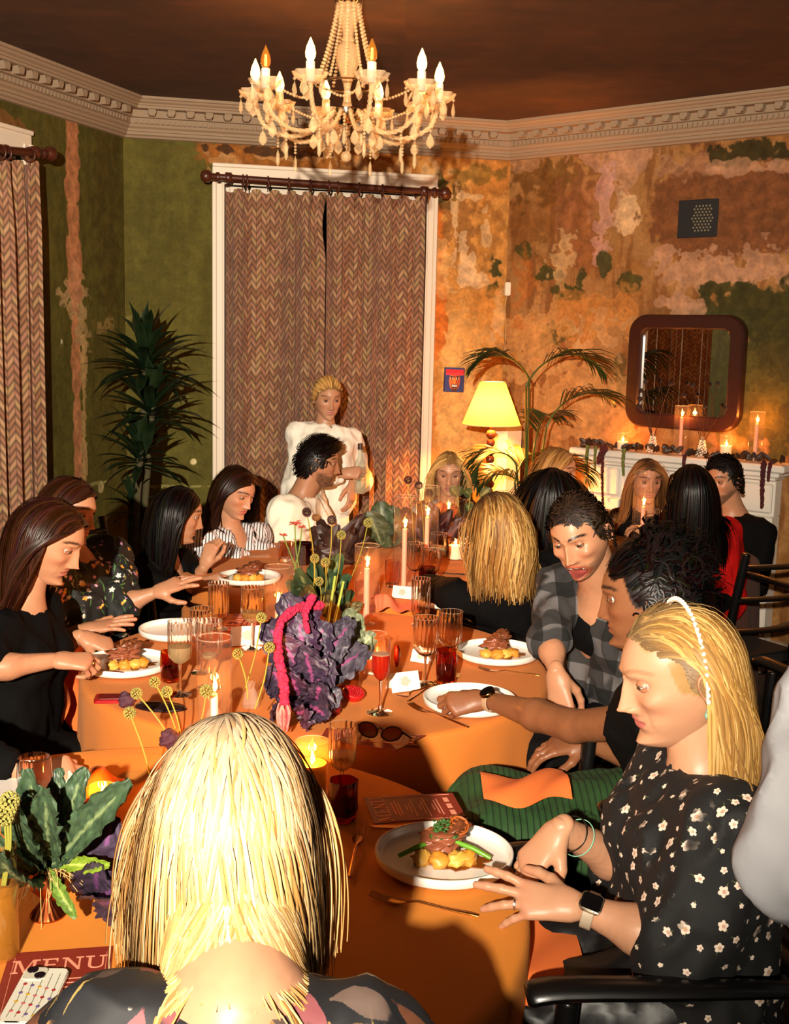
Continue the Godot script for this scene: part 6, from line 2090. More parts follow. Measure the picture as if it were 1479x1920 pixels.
func mantel_things() -> void:
	var q: Dictionary = M.mantel
	var o: Vector3 = q.o
	var bas: Basis = q.bas
	var y: float = q.y
	var on := func(px: float) -> Vector3:      # a spot on the shelf below a picture column
		var u := uvw(px, 850, WC, WR).x
		var a := onwall(px, 855, WC, WR, 0.11)
		return Vector3(a.x, y + 0.001, a.z)
	var lv: Vector3 = on.call(1166)
	votive(lv, 0.10, 0.036, 0.05, "votive candle in a glass at the left end of the mantelpiece", "candles on the mantelpiece", M.glass, M.wax_cream)
	lv = on.call(1360)
	votive(lv, 0.13, 0.036, 0.075, "cream pillar candle in a glass right of the mirror's middle", "candles on the mantelpiece", M.glass, M.wax_cream)
	for px in [[1274, 778], [1415, 790]]:
		var p: Vector3 = on.call(px[0])
		var h := at(px[0], px[1], -p.z).y - p.y
		taper(p, h - 0.012, 0.0105, M.wax_pink, ["pink taper candle in a glass holder before the mirror", "pink taper candle at the right end of the mantelpiece"][0 if px[0] < 1300 else 1], "candles on the mantelpiece", h + 0.05, 0.042)
	for px in [1222, 1315]:
		var p: Vector3 = on.call(px)
		var root := thing("studded_bottle", "glass bottle studded with bright beads, %s on the mantelpiece" % ("left one" if px < 1300 else "right one"), "bottle", p, 0, "studded bottles on the mantelpiece")
		var mb := MB.new()
		mb.lathe(T(Vector3.ZERO), [Vector2(0, 0.001), Vector2(0.030, 0.0), Vector2(0.030, 0.02), Vector2(0.014, 0.08), Vector2(0.010, 0.10), Vector2(0.011, 0.115)], 24)
		obj("bottle", mb, M.glass_thick, root)
		mb = MB.new()
		for i in 60:
			var t := (i + 0.5) / 60.0
			var a := i * 2.39996
			var r := lerpf(0.031, 0.012, t)
			mb.ball(T(Vector3(cos(a) * r, 0.006 + 0.088 * t, sin(a) * r), Vector3.ZERO, Vector3.ONE * 0.0042), 4, 6)
		tag(obj("bead_row", mb, mat(rgb(244, 236, 214), 0.08), root), "", "", "", "stuff")
		for i in 5:
			var tip: Vector3 = bas * Vector3(rnd(-0.16, 0.16), rnd(0.2, 0.36), rnd(0.0, 0.05))
			var tw := thing("dried_twig", "dried twig in the fan of the studded bottle %s the tall candle" % ("left of" if px < 1300 else "right of"), "twig", p + Vector3(0, 0.06, 0), 0, "dried twigs in the %s studded bottle" % ("left" if px < 1300 else "right"))
			mb = MB.new()
			mb.tube(cr([Vector3.ZERO, tip * 0.5 + Vector3(0, 0.03, 0), tip], 5), 0.0018, 5)
			obj("stem", mb, mat(rgb(60, 30, 20), 0.8), tw)
			mb = MB.new()
			mb.ball(T(tip, Vector3.ZERO, Vector3.ONE * 0.013), 6, 8)
			obj("seed_ball", mb, mat(rgb(36, 18, 16), 0.9), tw)
	var red := lin(70, 14, 18)
	var grn := lin(96, 104, 44)
	for t in [[1101, 848, 1098, 905, 0.012, 1], [1116, 850, 1115, 880, 0.010, 1], [1129, 850, 1130, 945, 0.013, 0], [1169, 850, 1168, 890, 0.012, 1], [1432, 862, 1428, 950, 0.016, 0], [1445, 862, 1440, 900, 0.012, 0], [1134, 835, 1122, 865, 0.022, 0], [1283, 862, 1282, 880, 0.012, 0], [1330, 868, 1328, 905, 0.012, 0]]:
		var a := onwall(t[0], t[1], WC, WR, 0.215)
		var b := onwall(t[2], t[3], WC, WR, 0.222)
		a.y = y + 0.012
		tassel([a, a.lerp(b, 0.5) + bas.z * 0.006, b], t[4], "%s tassel on the mantel shelf, %s" % ["dark red" if t[5] == 0 else "pale green", {1101: "nearest its left end", 1116: "shorter of the two at its left end", 1129: "long one left of the candles", 1169: "below the left votive", 1432: "longest at its right end", 1445: "shorter one at its right end", 1134: "fat bunch at its left corner", 1283: "short one below the mirror", 1330: "below the right studded bottle"}[t[0]]], int(t[0]), red if t[5] == 0 else grn)
	var root := thing("mantel_garland", "garland of dark dried leaves and flowers lying along the mantelpiece", "garland", o + Vector3(0, y, 0) + bas.z * 0.1)
	for i in 70:
		var u: float = rnd(-0.48, 0.48) * q.L
		var a: Vector3 = root.position + bas * Vector3(u, 0.012, rnd(-0.05, 0.09))
		leaf_to(root, a, a + bas * Vector3(rnd(-0.06, 0.06), rnd(0.005, 0.045), rnd(-0.03, 0.05)), 0.018, 0.7, 0.004, 700 + i, lin(40, 20, 16), lin(64, 36, 22), lin(60, 40, 20), 0.1, 6, 4)
# ---------------------------------------------------------------- people: fields of capsules meshed with surface nets, sculpted heads, hair strands
# bone: [a, b, ra, rb, k, clip_normal or null, clip_point, flat_axis or null, flat]
func bone(a: Vector3, b: Vector3, ra: float, rb: float, k := 0.03, clip = null, cp := Vector3.ZERO, fa = null, fl := 1.0) -> Array:
	return [a, b, ra, rb, k, clip, cp, fa, fl]

func field_job(j: Dictionary) -> void:
	var cell: float = j.cell
	var lo := Vector3.ONE * 1e9
	var hi := Vector3.ONE * -1e9
	for q in j.bones:
		var m: float = maxf(q[2], q[3]) + cell * 3.0 + 0.01
		lo = lo.min(q[0] - Vector3.ONE * m).min(q[1] - Vector3.ONE * m)
		hi = hi.max(q[0] + Vector3.ONE * m).max(q[1] + Vector3.ONE * m)
	var nx := int((hi.x - lo.x) / cell) + 2
	var ny := int((hi.y - lo.y) / cell) + 2
	var nz := int((hi.z - lo.z) / cell) + 2
	var d := PackedFloat32Array()
	d.resize(nx * ny * nz)
	d.fill(1.0)
	var sy := nx
	var sz := nx * ny
	for pas in 2:
		for q in (j.bones if pas == 0 else j.cuts):
			var a: Vector3 = q[0]
			var b: Vector3 = q[1]
			var ra: float = q[2]
			var dr: float = q[3] - q[2]
			var k: float = maxf(q[4], 1e-4)
			var has_clip: bool = q[5] != null
			var cn: Vector3 = q[5] if has_clip else Vector3.ZERO
			var cp: Vector3 = q[6]
			var has_flat: bool = q[7] != null
			var fa: Vector3 = q[7] if has_flat else Vector3.ZERO
			var fl: float = q[8] - 1.0
			var ab := b - a
			var inv := 1.0 / maxf(ab.length_squared(), 1e-9)
			var m: float = maxf(q[2], q[3]) + cell * 2.5 + k * 0.5
			var l0 := (a.min(b) - Vector3.ONE * m - lo) / cell
			var h0 := (a.max(b) + Vector3.ONE * m - lo) / cell
			for z in range(maxi(0, int(l0.z)), mini(nz, int(h0.z) + 2)):
				for y in range(maxi(0, int(l0.y)), mini(ny, int(h0.y) + 2)):
					var i := z * sz + y * sy + maxi(0, int(l0.x))
					for x in range(maxi(0, int(l0.x)), mini(nx, int(h0.x) + 2)):
						var pa := lo + Vector3(x, y, z) * cell - a
						var t := clampf(pa.dot(ab) * inv, 0.0, 1.0)
						var r := pa - ab * t
						if has_flat: r += fa * (r.dot(fa) * fl)
						var s := r.length() - (ra + dr * t)
						if has_clip: s = maxf(s, (pa + a - cp).dot(cn))
						var o := d[i]
						if pas == 0:
							var h := maxf(k - absf(o - s), 0.0)
							d[i] = minf(o, s) - h * h / (4.0 * k)
						elif -s > o: d[i] = -s
						i += 1
	var mb := MB.new()
	var cellv := PackedInt32Array()
	cellv.resize(nx * ny * nz)
	cellv.fill(-1)
	var lim := cell * 1.8
	var v := PackedVector3Array()
	var offs := [0, 1, sy, sy + 1, sz, sz + 1, sz + sy, sz + sy + 1]
	for z in nz - 1:
		for y in ny - 1:
			var i0 := z * sz + y * sy
			for x in nx - 1:
				var i := i0 + x
				if absf(d[i]) > lim: continue
				var c0 := d[i]; var c1 := d[i + 1]; var c2 := d[i + sy]; var c3 := d[i + sy + 1]
				var c4 := d[i + sz]; var c5 := d[i + sz + 1]; var c6 := d[i + sz + sy]; var c7 := d[i + sz + sy + 1]
				var mk := int(c0 < 0) + int(c1 < 0) + int(c2 < 0) + int(c3 < 0) + int(c4 < 0) + int(c5 < 0) + int(c6 < 0) + int(c7 < 0)
				if mk == 0 or mk == 8: continue
				var p := Vector3.ZERO
				var n := 0
				if (c0 < 0) != (c1 < 0): p += Vector3(c0 / (c0 - c1), 0, 0); n += 1
				if (c2 < 0) != (c3 < 0): p += Vector3(c2 / (c2 - c3), 1, 0); n += 1
				if (c4 < 0) != (c5 < 0): p += Vector3(c4 / (c4 - c5), 0, 1); n += 1
				if (c6 < 0) != (c7 < 0): p += Vector3(c6 / (c6 - c7), 1, 1); n += 1
				if (c0 < 0) != (c2 < 0): p += Vector3(0, c0 / (c0 - c2), 0); n += 1
				if (c1 < 0) != (c3 < 0): p += Vector3(1, c1 / (c1 - c3), 0); n += 1
				if (c4 < 0) != (c6 < 0): p += Vector3(0, c4 / (c4 - c6), 1); n += 1
				if (c5 < 0) != (c7 < 0): p += Vector3(1, c5 / (c5 - c7), 1); n += 1
				if (c0 < 0) != (c4 < 0): p += Vector3(0, 0, c0 / (c0 - c4)); n += 1
				if (c1 < 0) != (c5 < 0): p += Vector3(1, 0, c1 / (c1 - c5)); n += 1
				if (c2 < 0) != (c6 < 0): p += Vector3(0, 1, c2 / (c2 - c6)); n += 1
				if (c3 < 0) != (c7 < 0): p += Vector3(1, 1, c3 / (c3 - c7)); n += 1
				cellv[i] = v.size()
				v.append(lo + (Vector3(x, y, z) + p / n) * cell)
	mb.v = v
	for z in range(1, nz - 1):
		for y in range(1, ny - 1):
			var i0 := z * sz + y * sy
			for x in range(1, nx - 1):
				var i := i0 + x
				var c0 := d[i]
				if absf(c0) > lim: continue
				var s0 := c0 < 0.0
				if s0 != (d[i + 1] < 0.0):
					var e0 := cellv[i]; var e1 := cellv[i - sy]; var e2 := cellv[i - sy - sz]; var e3 := cellv[i - sz]
					if e0 >= 0 and e1 >= 0 and e2 >= 0 and e3 >= 0:
						if s0: mb.quad(e0, e1, e2, e3) 
						else: mb.quad(e3, e2, e1, e0)
				if s0 != (d[i + sy] < 0.0):
					var e0 := cellv[i]; var e1 := cellv[i - sz]; var e2 := cellv[i - sz - 1]; var e3 := cellv[i - 1]
					if e0 >= 0 and e1 >= 0 and e2 >= 0 and e3 >= 0:
						if s0: mb.quad(e0, e1, e2, e3)
						else: mb.quad(e3, e2, e1, e0)
				if s0 != (d[i + sz] < 0.0):
					var e0 := cellv[i]; var e1 := cellv[i - 1]; var e2 := cellv[i - 1 - sy]; var e3 := cellv[i - sy]
					if e0 >= 0 and e1 >= 0 and e2 >= 0 and e3 >= 0:
						if s0: mb.quad(e0, e1, e2, e3)
						else: mb.quad(e3, e2, e1, e0)
	mb.uv.resize(v.size())
	mb.c.resize(v.size())
	mb.c.fill(j.get("col", Color.WHITE))
	mb.smooth()
	var fo: float = j.get("folds", 0.0)
	if fo > 0.0:
		var f1 := noise(j.get("seed", 1), j.get("ffreq", 9.0), 2)
		var st: Vector3 = j.get("fstretch", Vector3(1, 0.5, 1))
		for i in mb.v.size():
			var w := f1.get_noise_3dv(mb.v[i] * st)
			mb.v[i] += mb.n[i] * (fo * (1.0 - absf(w) * 3.2))
		mb.smooth()
	if j.has("tint"):
		var f2 := noise(5, 30.0, 2)
		for i in mb.v.size():
			mb.c[i] = j.tint * (1.0 + 0.10 * f2.get_noise_3dv(mb.v[i]))
	j.mb = mb

# ---- head. Local axes: face towards +z, crown +y, +x the person's left.
func head_job(j: Dictionary) -> void:
	var h: Dictionary = j.head
	var nlon: int = h.get("res", 96)
	var nlat := int(nlon * 0.82)
	var a: float = 0.0735 * h.get("width", 1.0)
	var b := 0.118
	var c := 0.096
	var mouth: float = h.get("open", 0.0)
	var smile: float = h.get("smile", 0.0)
	var nose: float = h.get("nose", 1.0)
	var jaw: float = h.get("jaw", 1.0)
	var skin: Color = h.skin
	var lips: Color = h.get("lips", Color(skin.r * 0.85, skin.g * 0.48, skin.b * 0.45))
	var brow: Color = h.get("brow", Color(0.03, 0.015, 0.008))
	var hair: Color = h.get("hair", brow)
	var beard: float = h.get("beard", 0.0)
	var line: float = h.get("hairline", 0.078)
	var mb := MB.new()
	var fn := noise(17, 60.0, 2)
	var ym := -0.0585
	for k in nlat + 1:
		var lat := -PI / 2 + PI * k / nlat
		for i in nlon + 1:
			var u := 2.0 * i / nlon - 1.0
			var lon := PI * (0.5 * u + 0.5 * u * u * u)
			var p := Vector3(a * cos(lat) * sin(lon), b * sin(lat), c * cos(lat) * cos(lon))
			var y := p.y
			var front := smoothstep(-0.1, 0.75, cos(lon))
			# skull and jaw
			if p.z < 0.0:
				p.z *= 1.06 * lerpf(1.0, 0.52, smoothstep(-0.01, -0.105, y))
			p.x *= 1.0 - 0.20 * smoothstep(0.0, -0.12, y) * (2.0 - jaw)
			p.x *= 1.0 + 0.05 * smoothstep(0.02, 0.06, y) * smoothstep(0.11, 0.05, y)
			# midline profile of the face: forehead, brow, lips, chin
			var zt := 0.0
			if y > 0.03: zt = lerpf(0.094, 0.042, pow(clampf((y - 0.03) / 0.085, 0, 1), 1.9))
			elif y > -0.03: zt = lerpf(0.087, 0.094, smoothstep(-0.01, 0.03, y))
			elif y > -0.095: zt = lerpf(0.084, 0.088, smoothstep(-0.075, -0.03, y))
			else: zt = lerpf(0.022, 0.084, sqrt(clampf((y + 0.118) / 0.023, 0, 1)))
			var zc := c * sqrt(maxf(0.0, 1.0 - (y / b) * (y / b)))
			var wx := exp(-pow(p.x / (0.050 if y > -0.06 else 0.036), 4.0))
			p.z += (zt - zc) * front * wx
			if y < -0.03: p.z += 0.010 * front * exp(-pow((absf(p.x) - 0.045) / 0.02, 2)) * smoothstep(-0.03, -0.07, y) * jaw
			var x := p.x
			var ax := absf(x)
			var col := skin
			if front > 0.02:
				# chin, cheeks, brow, sockets
				p.z += 0.010 * exp(-pow(x / 0.018, 2) - pow((y + 0.100) / 0.014, 2)) * front
				p.z -= 0.005 * exp(-pow(x / 0.022, 2) - pow((y + 0.079) / 0.007, 2)) * front
				p += Vector3(signf(x) * 0.003, 0, 0.005) * exp(-pow((ax - 0.046) / 0.018, 2) - pow((y + 0.016) / 0.016, 2)) * front * (1.0 + smile)
				p.z += 0.0045 * exp(-pow((ax - 0.026) / 0.02, 2) - pow((y - 0.033) / 0.008, 2)) * front
				p.z -= 0.011 * exp(-pow((ax - 0.032) / 0.0165, 2) - pow((y - 0.012) / 0.0115, 2)) * front
				p.z -= 0.004 * exp(-pow(ax / 0.014, 2) - pow((y - 0.018) / 0.01, 2)) * front
				# nose
				var nh := 0.0
				if y < 0.026 and y > -0.031: nh = lerpf(0.0275, 0.004, pow(clampf((y + 0.031) / 0.057, 0, 1), 0.85))
				elif y <= -0.031: nh = 0.0275 * smoothstep(-0.044, -0.031, y)
				var sg := lerpf(0.0115, 0.0075, smoothstep(-0.03, 0.015, y))
				p.z += nose * nh * exp(-pow(x / sg, 2)) * front
				p.z += nose * 0.0095 * exp(-pow((ax - 0.0135) / 0.0055, 2) - pow((y + 0.034) / 0.0065, 2)) * front
				# mouth
				var my := ym + smile * 0.10 * ax - mouth * 0.35 * smoothstep(-0.05, -0.07, y)
				var lw := exp(-pow(x / 0.0235, 6.0))
				p.z += 0.0045 * exp(-pow((y - my - 0.0052) / 0.0036, 2)) * lw * front
				p.z += 0.0055 * exp(-pow((y - my + 0.0062) / 0.0046, 2)) * lw * front * (1.0 if mouth < 0.004 else 0.5)
				p.z -= 0.0045 * exp(-pow((y - my) / 0.0019, 2)) * lw * front
				if smile > 0.0: p.z -= 0.0035 * smile * exp(-pow((ax - 0.034) / 0.005, 2) - pow((y + 0.052) / 0.02, 2)) * front
				var lm := smoothstep(1.15, 0.85, sqrt(pow(x / 0.0245, 2) + pow((y - my) / 0.0105, 2)))
				col = col.lerp(lips, lm * front)
				if mouth > 0.004:
					var mw := 0.027 * (1.0 + 0.2 * smile)
					var yc := ym - mouth * 0.5
					var e := sqrt(pow(x / mw, 2) + pow((y - yc) / (mouth * 0.55), 2))
					col = col.lerp(lips, smoothstep(1.45, 1.2, e) * front)
					if e < 1.0:
						var upper := y > yc + mouth * 0.16 - 4.0 * x * x
						p.z -= (0.006 if upper else 0.018) * smoothstep(1.0, 0.8, e)
						col = Color(0.80, 0.74, 0.64) if upper and e < 0.96 else (Color(0.30, 0.06, 0.05) if y < yc - mouth * 0.1 else Color(0.09, 0.012, 0.01))
				# brows
				var by := 0.0355 + 0.006 * (1.0 - pow((ax - 0.034) / 0.022, 2)) - 0.0015
				var bm := smoothstep(0.0052, 0.0022, absf(y - by) + 0.0012 * fn.get_noise_2d(x * 60.0, y * 60.0)) * smoothstep(0.009, 0.014, ax) * smoothstep(0.060, 0.050, ax)
				col = col.lerp(brow, bm * front * h.get("brow_w", 0.92))
				# warm cheeks and nose
				var bl := exp(-pow((ax - 0.042) / 0.02, 2) - pow((y + 0.022) / 0.018, 2)) + 0.7 * exp(-pow(x / 0.012, 2) - pow((y + 0.03) / 0.012, 2))
				col = Color(col.r, col.g * (1.0 - 0.14 * bl), col.b * (1.0 - 0.14 * bl))
				if beard > 0.0:
					var bd := smoothstep(-0.030, -0.046, y) * smoothstep(-0.2, 0.2, cos(lon)) * (1.0 - lm)
					bd *= 1.0 - exp(-pow((ax - 0.040) / 0.016, 2) - pow((y + 0.040) / 0.012, 2)) * 0.9
					if y > -0.052: bd *= smoothstep(0.032, 0.022, ax) + smoothstep(0.048, 0.058, ax)
					col = col.lerp(hair * 0.8, clampf(bd, 0, 1) * beard * (0.75 + 0.5 * fn.get_noise_2d(x * 300.0, y * 300.0)))
			# scalp
			var al := absf(lon)
			var hl := line - 0.018 * exp(-pow((al - 0.75) / 0.25, 2)) if al < 1.0 else lerpf(line - 0.012, -0.005, smoothstep(1.0, 1.35, al))
			if al > 1.5: hl = lerpf(-0.01, -0.075, smoothstep(1.5, 2.1, al))
			if h.get("scalp", true): col = col.lerp(hair * 0.75, smoothstep(-0.004, 0.004, p.y - hl + 0.003 * fn.get_noise_2d(lon * 30.0, y * 200.0)))
			p *= h.get("scale", 1.0)
			mb.col = col * (1.0 + 0.06 * fn.get_noise_3dv(p * 3.0))
			mb.vert(p)
	for k in nlat:
		for i in nlon:
			var q := k * (nlon + 1) + i
			mb.quad(q, q + 1, q + nlon + 2, q + nlon + 1)
	mb.smooth()
	mb.weld_seam()
	var S: float = h.get("scale", 1.0)
	# ears
	if h.get("ears", true):
		for s in [-1.0, 1.0]:
			var e := MB.new()
			e.col = Color(skin.r, skin.g * 0.92, skin.b * 0.9)
			var ctr := Vector3(s * a * 0.955, -0.006, -0.012)
			for r in 7:
				var rr: float = [0.0, 0.35, 0.6, 0.82, 1.0, 1.0, 0.7][r]
				var off: float = [0.002, 0.003, 0.006, 0.014, 0.012, 0.006, -0.006][r]
				for i in 21:
					var t := TAU * i / 20
					var up := cos(t)
					var q := ctr + Vector3(s * (off + 0.004 * up * rr), up * 0.031 * rr, -sin(t) * 0.0185 * rr * (0.85 + 0.2 * up) - 0.006 * rr + 0.006 * up)
					e.vert(q * S)
			for r in 6:
				for i in 20:
					var q := r * 21 + i
					if s > 0: e.quad(q, q + 21, q + 22, q + 1)
					else: e.quad(q, q + 1, q + 22, q + 21)
			e.smooth()
			mb.append(e, Transform3D.IDENTITY)
	# eyeballs and lids
	var both := []
	var gaze: Vector3 = h.get("gaze", Vector3(0, -0.05, 1))
	var opn: float = h.get("eyes", 0.7)
	for s in [-1.0, 1.0]:
		var eyes := MB.new()
		var ec := Vector3(s * 0.0315 * h.get("width", 1.0), 0.0125, 0.0715)
		var R := 0.0122
		var gb := along(gaze) * Basis(Vector3.RIGHT, PI / 2)
		var g0 := eyes.v.size()
		for k in 15:
			var th := PI * pow(k / 14.0, 1.4)
			for i in 17:
				var t := TAU * i / 16
				eyes.col = Color(0.01, 0.008, 0.008) if th < 0.20 else (h.get("iris", Color(0.04, 0.024, 0.014)) if th < 0.56 else Color(0.36, 0.31, 0.27))
				eyes.vert((ec + gb * Vector3(sin(th) * cos(t), cos(th), sin(th) * sin(t)) * R) * S)
		for k in 14:
			for i in 16:
				var q := g0 + k * 17 + i
				eyes.quad(q, q + 1, q + 18, q + 17)
		eyes.smooth()
		both.append(eyes)
		for lid in 2:
			var e := MB.new()
			var nu := 14
			var nv := 7
			for k in nv + 1:
				for i in nu + 1:
					var az := deg_to_rad(lerpf(-88, 88, float(i) / nu))
					var sh := maxf(0.0, 1.0 - pow(az / deg_to_rad(62), 2))
					var edge := deg_to_rad(34.0) * sh * opn if lid == 0 else -deg_to_rad(20.0) * sh * lerpf(0.6, 1.0, opn)
					var el := lerpf(edge, deg_to_rad(82.0 if lid == 0 else -70.0), float(k) / nv)
					var rr := R * (1.10 if k > 0 else 1.16)
					e.col = (Color(0.02, 0.012, 0.01) if lid == 0 else Color(skin.r * 0.45, skin.g * 0.32, skin.b * 0.28)) if k == 0 else Color(skin.r * 0.78, skin.g * 0.66, skin.b * 0.6)
					e.vert((ec + Vector3(sin(az) * cos(el), sin(el), cos(az) * cos(el)) * rr) * S)
			for k in nv:
				for i in nu:
					var q := k * (nu + 1) + i
					if lid == 0: e.quad(q, q + 1, q + nu + 2, q + nu + 1)
					else: e.quad(q, q + nu + 1, q + nu + 2, q + 1)
			e.smooth()
			mb.append(e, Transform3D.IDENTITY)
	j.mb = mb
	j.eyes = both

# ---- hair: ribbons that leave the scalp, fall, and are pushed out of head, neck and shoulders
func hair_job(j: Dictionary) -> void:
	var h: Dictionary = j.hair
	var r := RandomNumberGenerator.new()
	r.seed = h.get("seed", 1)
	var X: Transform3D = j.xf           # head frame in the person's space
	var Xi := X.affine_inverse()
	var S: float = h.get("scale", 1.0)
	var ell := Vector3(0.0775, 0.121, 0.103) * S
	var style: String = h.get("style", "long")
	var n: int = h.n
	var part: float = h.get("part", 0.0)
	var cols: Array = h.cols
	var w0: float = h.get("w", 0.004)
	var grav: float = h.get("grav", 0.35)
	var steps: int = h.get("steps", 14)
	var face_clear: float = h.get("clear", 1.0)
	var down := Xi.basis * Vector3.DOWN
	var line: float = h.get("hairline", 0.074)
	var zl: float = h.get("zl", 0.03 if style == "long" else 1.0)
	var lift: float = h.get("lift", 0.0)
	var zr: float = h.get("zramp", 0.01)
	var endy: float = X.origin.y - h.get("end", 9.0)
	var mb := MB.new()
	var caps: Array = []
	for q in j.coll:
		caps.append([Xi * q[0], Xi * q[1], q[2]])
	var made := 0
	var tries := 0
	var bun: Vector3 = h.get("bun", Vector3(0, 0.0, -0.12))
	while made < n and tries < n * 30:
		tries += 1
		var y := r.randf_range(-0.75, 1.0)
		var lon := r.randf_range(-PI, PI)
		var q := sqrt(maxf(0.0, 1.0 - y * y))
		var dir := Vector3(q * sin(lon), y, q * cos(lon))
		var p := Vector3(dir.x * ell.x, dir.y * ell.y, dir.z * ell.z)
		var al := absf(lon)
		var hl := (line - 0.018 * exp(-pow((al - 0.75) / 0.25, 2)) if al < 1.0 else lerpf(line - 0.012, -0.005, smoothstep(1.0, 1.35, al))) * S
		if al > 1.5: hl = lerpf(-0.01, -0.070, smoothstep(1.5, 2.1, al)) * S
		if p.y < hl or p.z > h.get("zroot", 1.0) * S or p.x * h.get("xs", 1.0) < h.get("xroot", -1.0) or (style == "long" and p.y < -0.045 * S): continue
		made += 1
		var nrm := Vector3(p.x / (ell.x * ell.x), p.y / (ell.y * ell.y), p.z / (ell.z * ell.z)).normalized()
		var sd := signf(p.x - part * S + r.randf_range(-0.003, 0.003))
		var L: float = r.randf_range(h.len[0], h.len[1])
		var d := Vector3.ZERO
		var st := steps
		if style == "long":
			var fr := smoothstep(-0.02, 0.07, p.z / S)
			var away := p - Vector3(part, 0.1, -0.045) * S      # out from the crown at the back, off the parting at the front
			away = Vector3(away.x, minf(away.y, 0.0), minf(away.z, 0.0)) + Vector3(0, 0, -0.004)
			d = away.normalized() * Vector3(0.55, 1, 1) + Vector3(0, -0.5, 0)
			d = d.lerp(Vector3(sd * 0.9, -0.35, -0.30) + h.get("sweep", Vector3.ZERO), fr)
		elif style == "back":
			d = (bun - p).normalized() + nrm * 0.1
			L = (bun - p).length() * r.randf_range(0.95, 1.1)
		elif style == "short":
			d = h.get("dir", Vector3(0.2, 0.1, 0.5)) * smoothstep(0.0, 0.08, p.y / S) + Vector3(sd * 0.1, -0.8, -0.5) * smoothstep(0.06, -0.02, p.y / S) + Vector3(r.randf_range(-1, 1), r.randf_range(-0.5, 1), r.randf_range(-1, 1)) * h.get("mess", 0.35)
			L *= lerpf(0.35, 1.0, smoothstep(-0.03, 0.07, p.y / S))
		d = (d - nrm * d.dot(nrm) * 0.9).normalized()
		var layer := r.randf_range(0.001, h.get("thick", 0.014)) * S
		var ps := []
		var sides := []
		var ws := []
		var outs := []
		var ph := r.randf_range(0, TAU)
		var wav: float = h.get("wave", 0.0)
		var wf: float = h.get("wfreq", 30.0)
		var seg := L / st
		var c := p + nrm * 0.001
		var stop := endy + r.randf_range(-0.035, 0.035) * r.randf_range(0.3, 1.4)
		var fuzz: bool = r.randf() < h.get("fly", 0.02)
		for k in st + 1:
			var t := float(k) / st
			# keep outside the head
			var lay := layer * smoothstep(0.0, 0.25, t) + 0.001
			var e := Vector3(c.x / (ell.x + lay), c.y / (ell.y + lay), c.z / (ell.z + lay))
			var el := e.length()
			if el < 1.0 and c.y > -0.085 * S:
				c = c / maxf(el, 0.05)
			for qq in caps:
				var ab: Vector3 = qq[1] - qq[0]
				var tt := clampf((c - qq[0]).dot(ab) / maxf(ab.length_squared(), 1e-9), 0.0, 1.0)
				var off: Vector3 = c - (qq[0] + ab * tt)
				var dd := off.length()
				var rad: float = qq[2] + lay * 0.7
				if dd < rad: c += off / maxf(dd, 1e-4) * (rad - dd)
			if zl < 0.2 and c.y < 0.105 * S:          # swept behind this line, off the face
				var lim := lerpf(zl, 0.088, smoothstep(zr, 0.105, c.y / S)) * S
				if c.z > lim:
					c.z = lerpf(c.z, lim, 0.45)
					d.z -= 0.25
			if face_clear > 0.0 and c.z > 0.035 * S and c.y < 0.07 * S and absf(c.x) < 0.062 * S * face_clear:
				c.x = lerpf(c.x, sd * 0.066 * S * face_clear, 0.75)
			var out := (c - Vector3(0, minf(c.y, 0.0) * 0.8, -0.02)).normalized()
			ps.append(c)
			outs.append(out)
			ws.append(w0 * (1.0 - 0.75 * t * t) * (0.5 if fuzz else 1.0))
			if k == st or (k > 3 and (X * c).y < stop + (lift * exp(-pow(c.x / (0.062 * S), 2)) if c.z < -0.05 else 0.0)): break
			d += down * grav * (0.4 + t)
			if style == "back": d = d.lerp((bun - c).normalized(), 0.6)
			if wav > 0.0:
				var sdir := d.cross(out).normalized()
				d += sdir * (wav * sin(wf * L * t + ph)) + out * (wav * 0.6 * cos(wf * L * t + ph * 1.3))
			if style == "short" or fuzz: d += Vector3(r.randf_range(-1, 1), r.randf_range(-1, 1), r.randf_range(-1, 1)) * (0.25 if fuzz else h.get("jit", 0.12))
			d = d.normalized()
			c += d * seg
		var pick: Color = cols[r.randi() % cols.size()]
		pick = pick.lerp(cols[r.randi() % cols.size()], r.randf()) * r.randf_range(0.88, 1.12)
		var root_c: Color = h.get("root", pick)
		var base := mb.v.size()
		for k in ps.size():
			var tg: Vector3 = (ps[mini(k + 1, ps.size() - 1)] - ps[maxi(k - 1, 0)]).normalized()
			var s := tg.cross(outs[k]).normalized()
			var t := float(k) / (ps.size() - 1)
			mb.col = root_c.lerp(pick, smoothstep(0.0, h.get("root_len", 0.15), t)) if h.has("root") else pick
			var c3: Vector3 = X * ps[k]
			var sw: Vector3 = X.basis * s
			var ow: Vector3 = X.basis * outs[k]
			mb.vert(c3 - sw * ws[k]); mb.n.append((ow - sw * 0.4).normalized())
			mb.vert(c3 + ow * ws[k] * 0.35); mb.n.append(ow)
			mb.vert(c3 + sw * ws[k]); mb.n.append((ow + sw * 0.4).normalized())
		for k in ps.size() - 1:
			var q0 := base + k * 3
			mb.quad(q0, q0 + 1, q0 + 4, q0 + 3)
			mb.quad(q0 + 1, q0 + 2, q0 + 5, q0 + 4)
	j.mb = mb

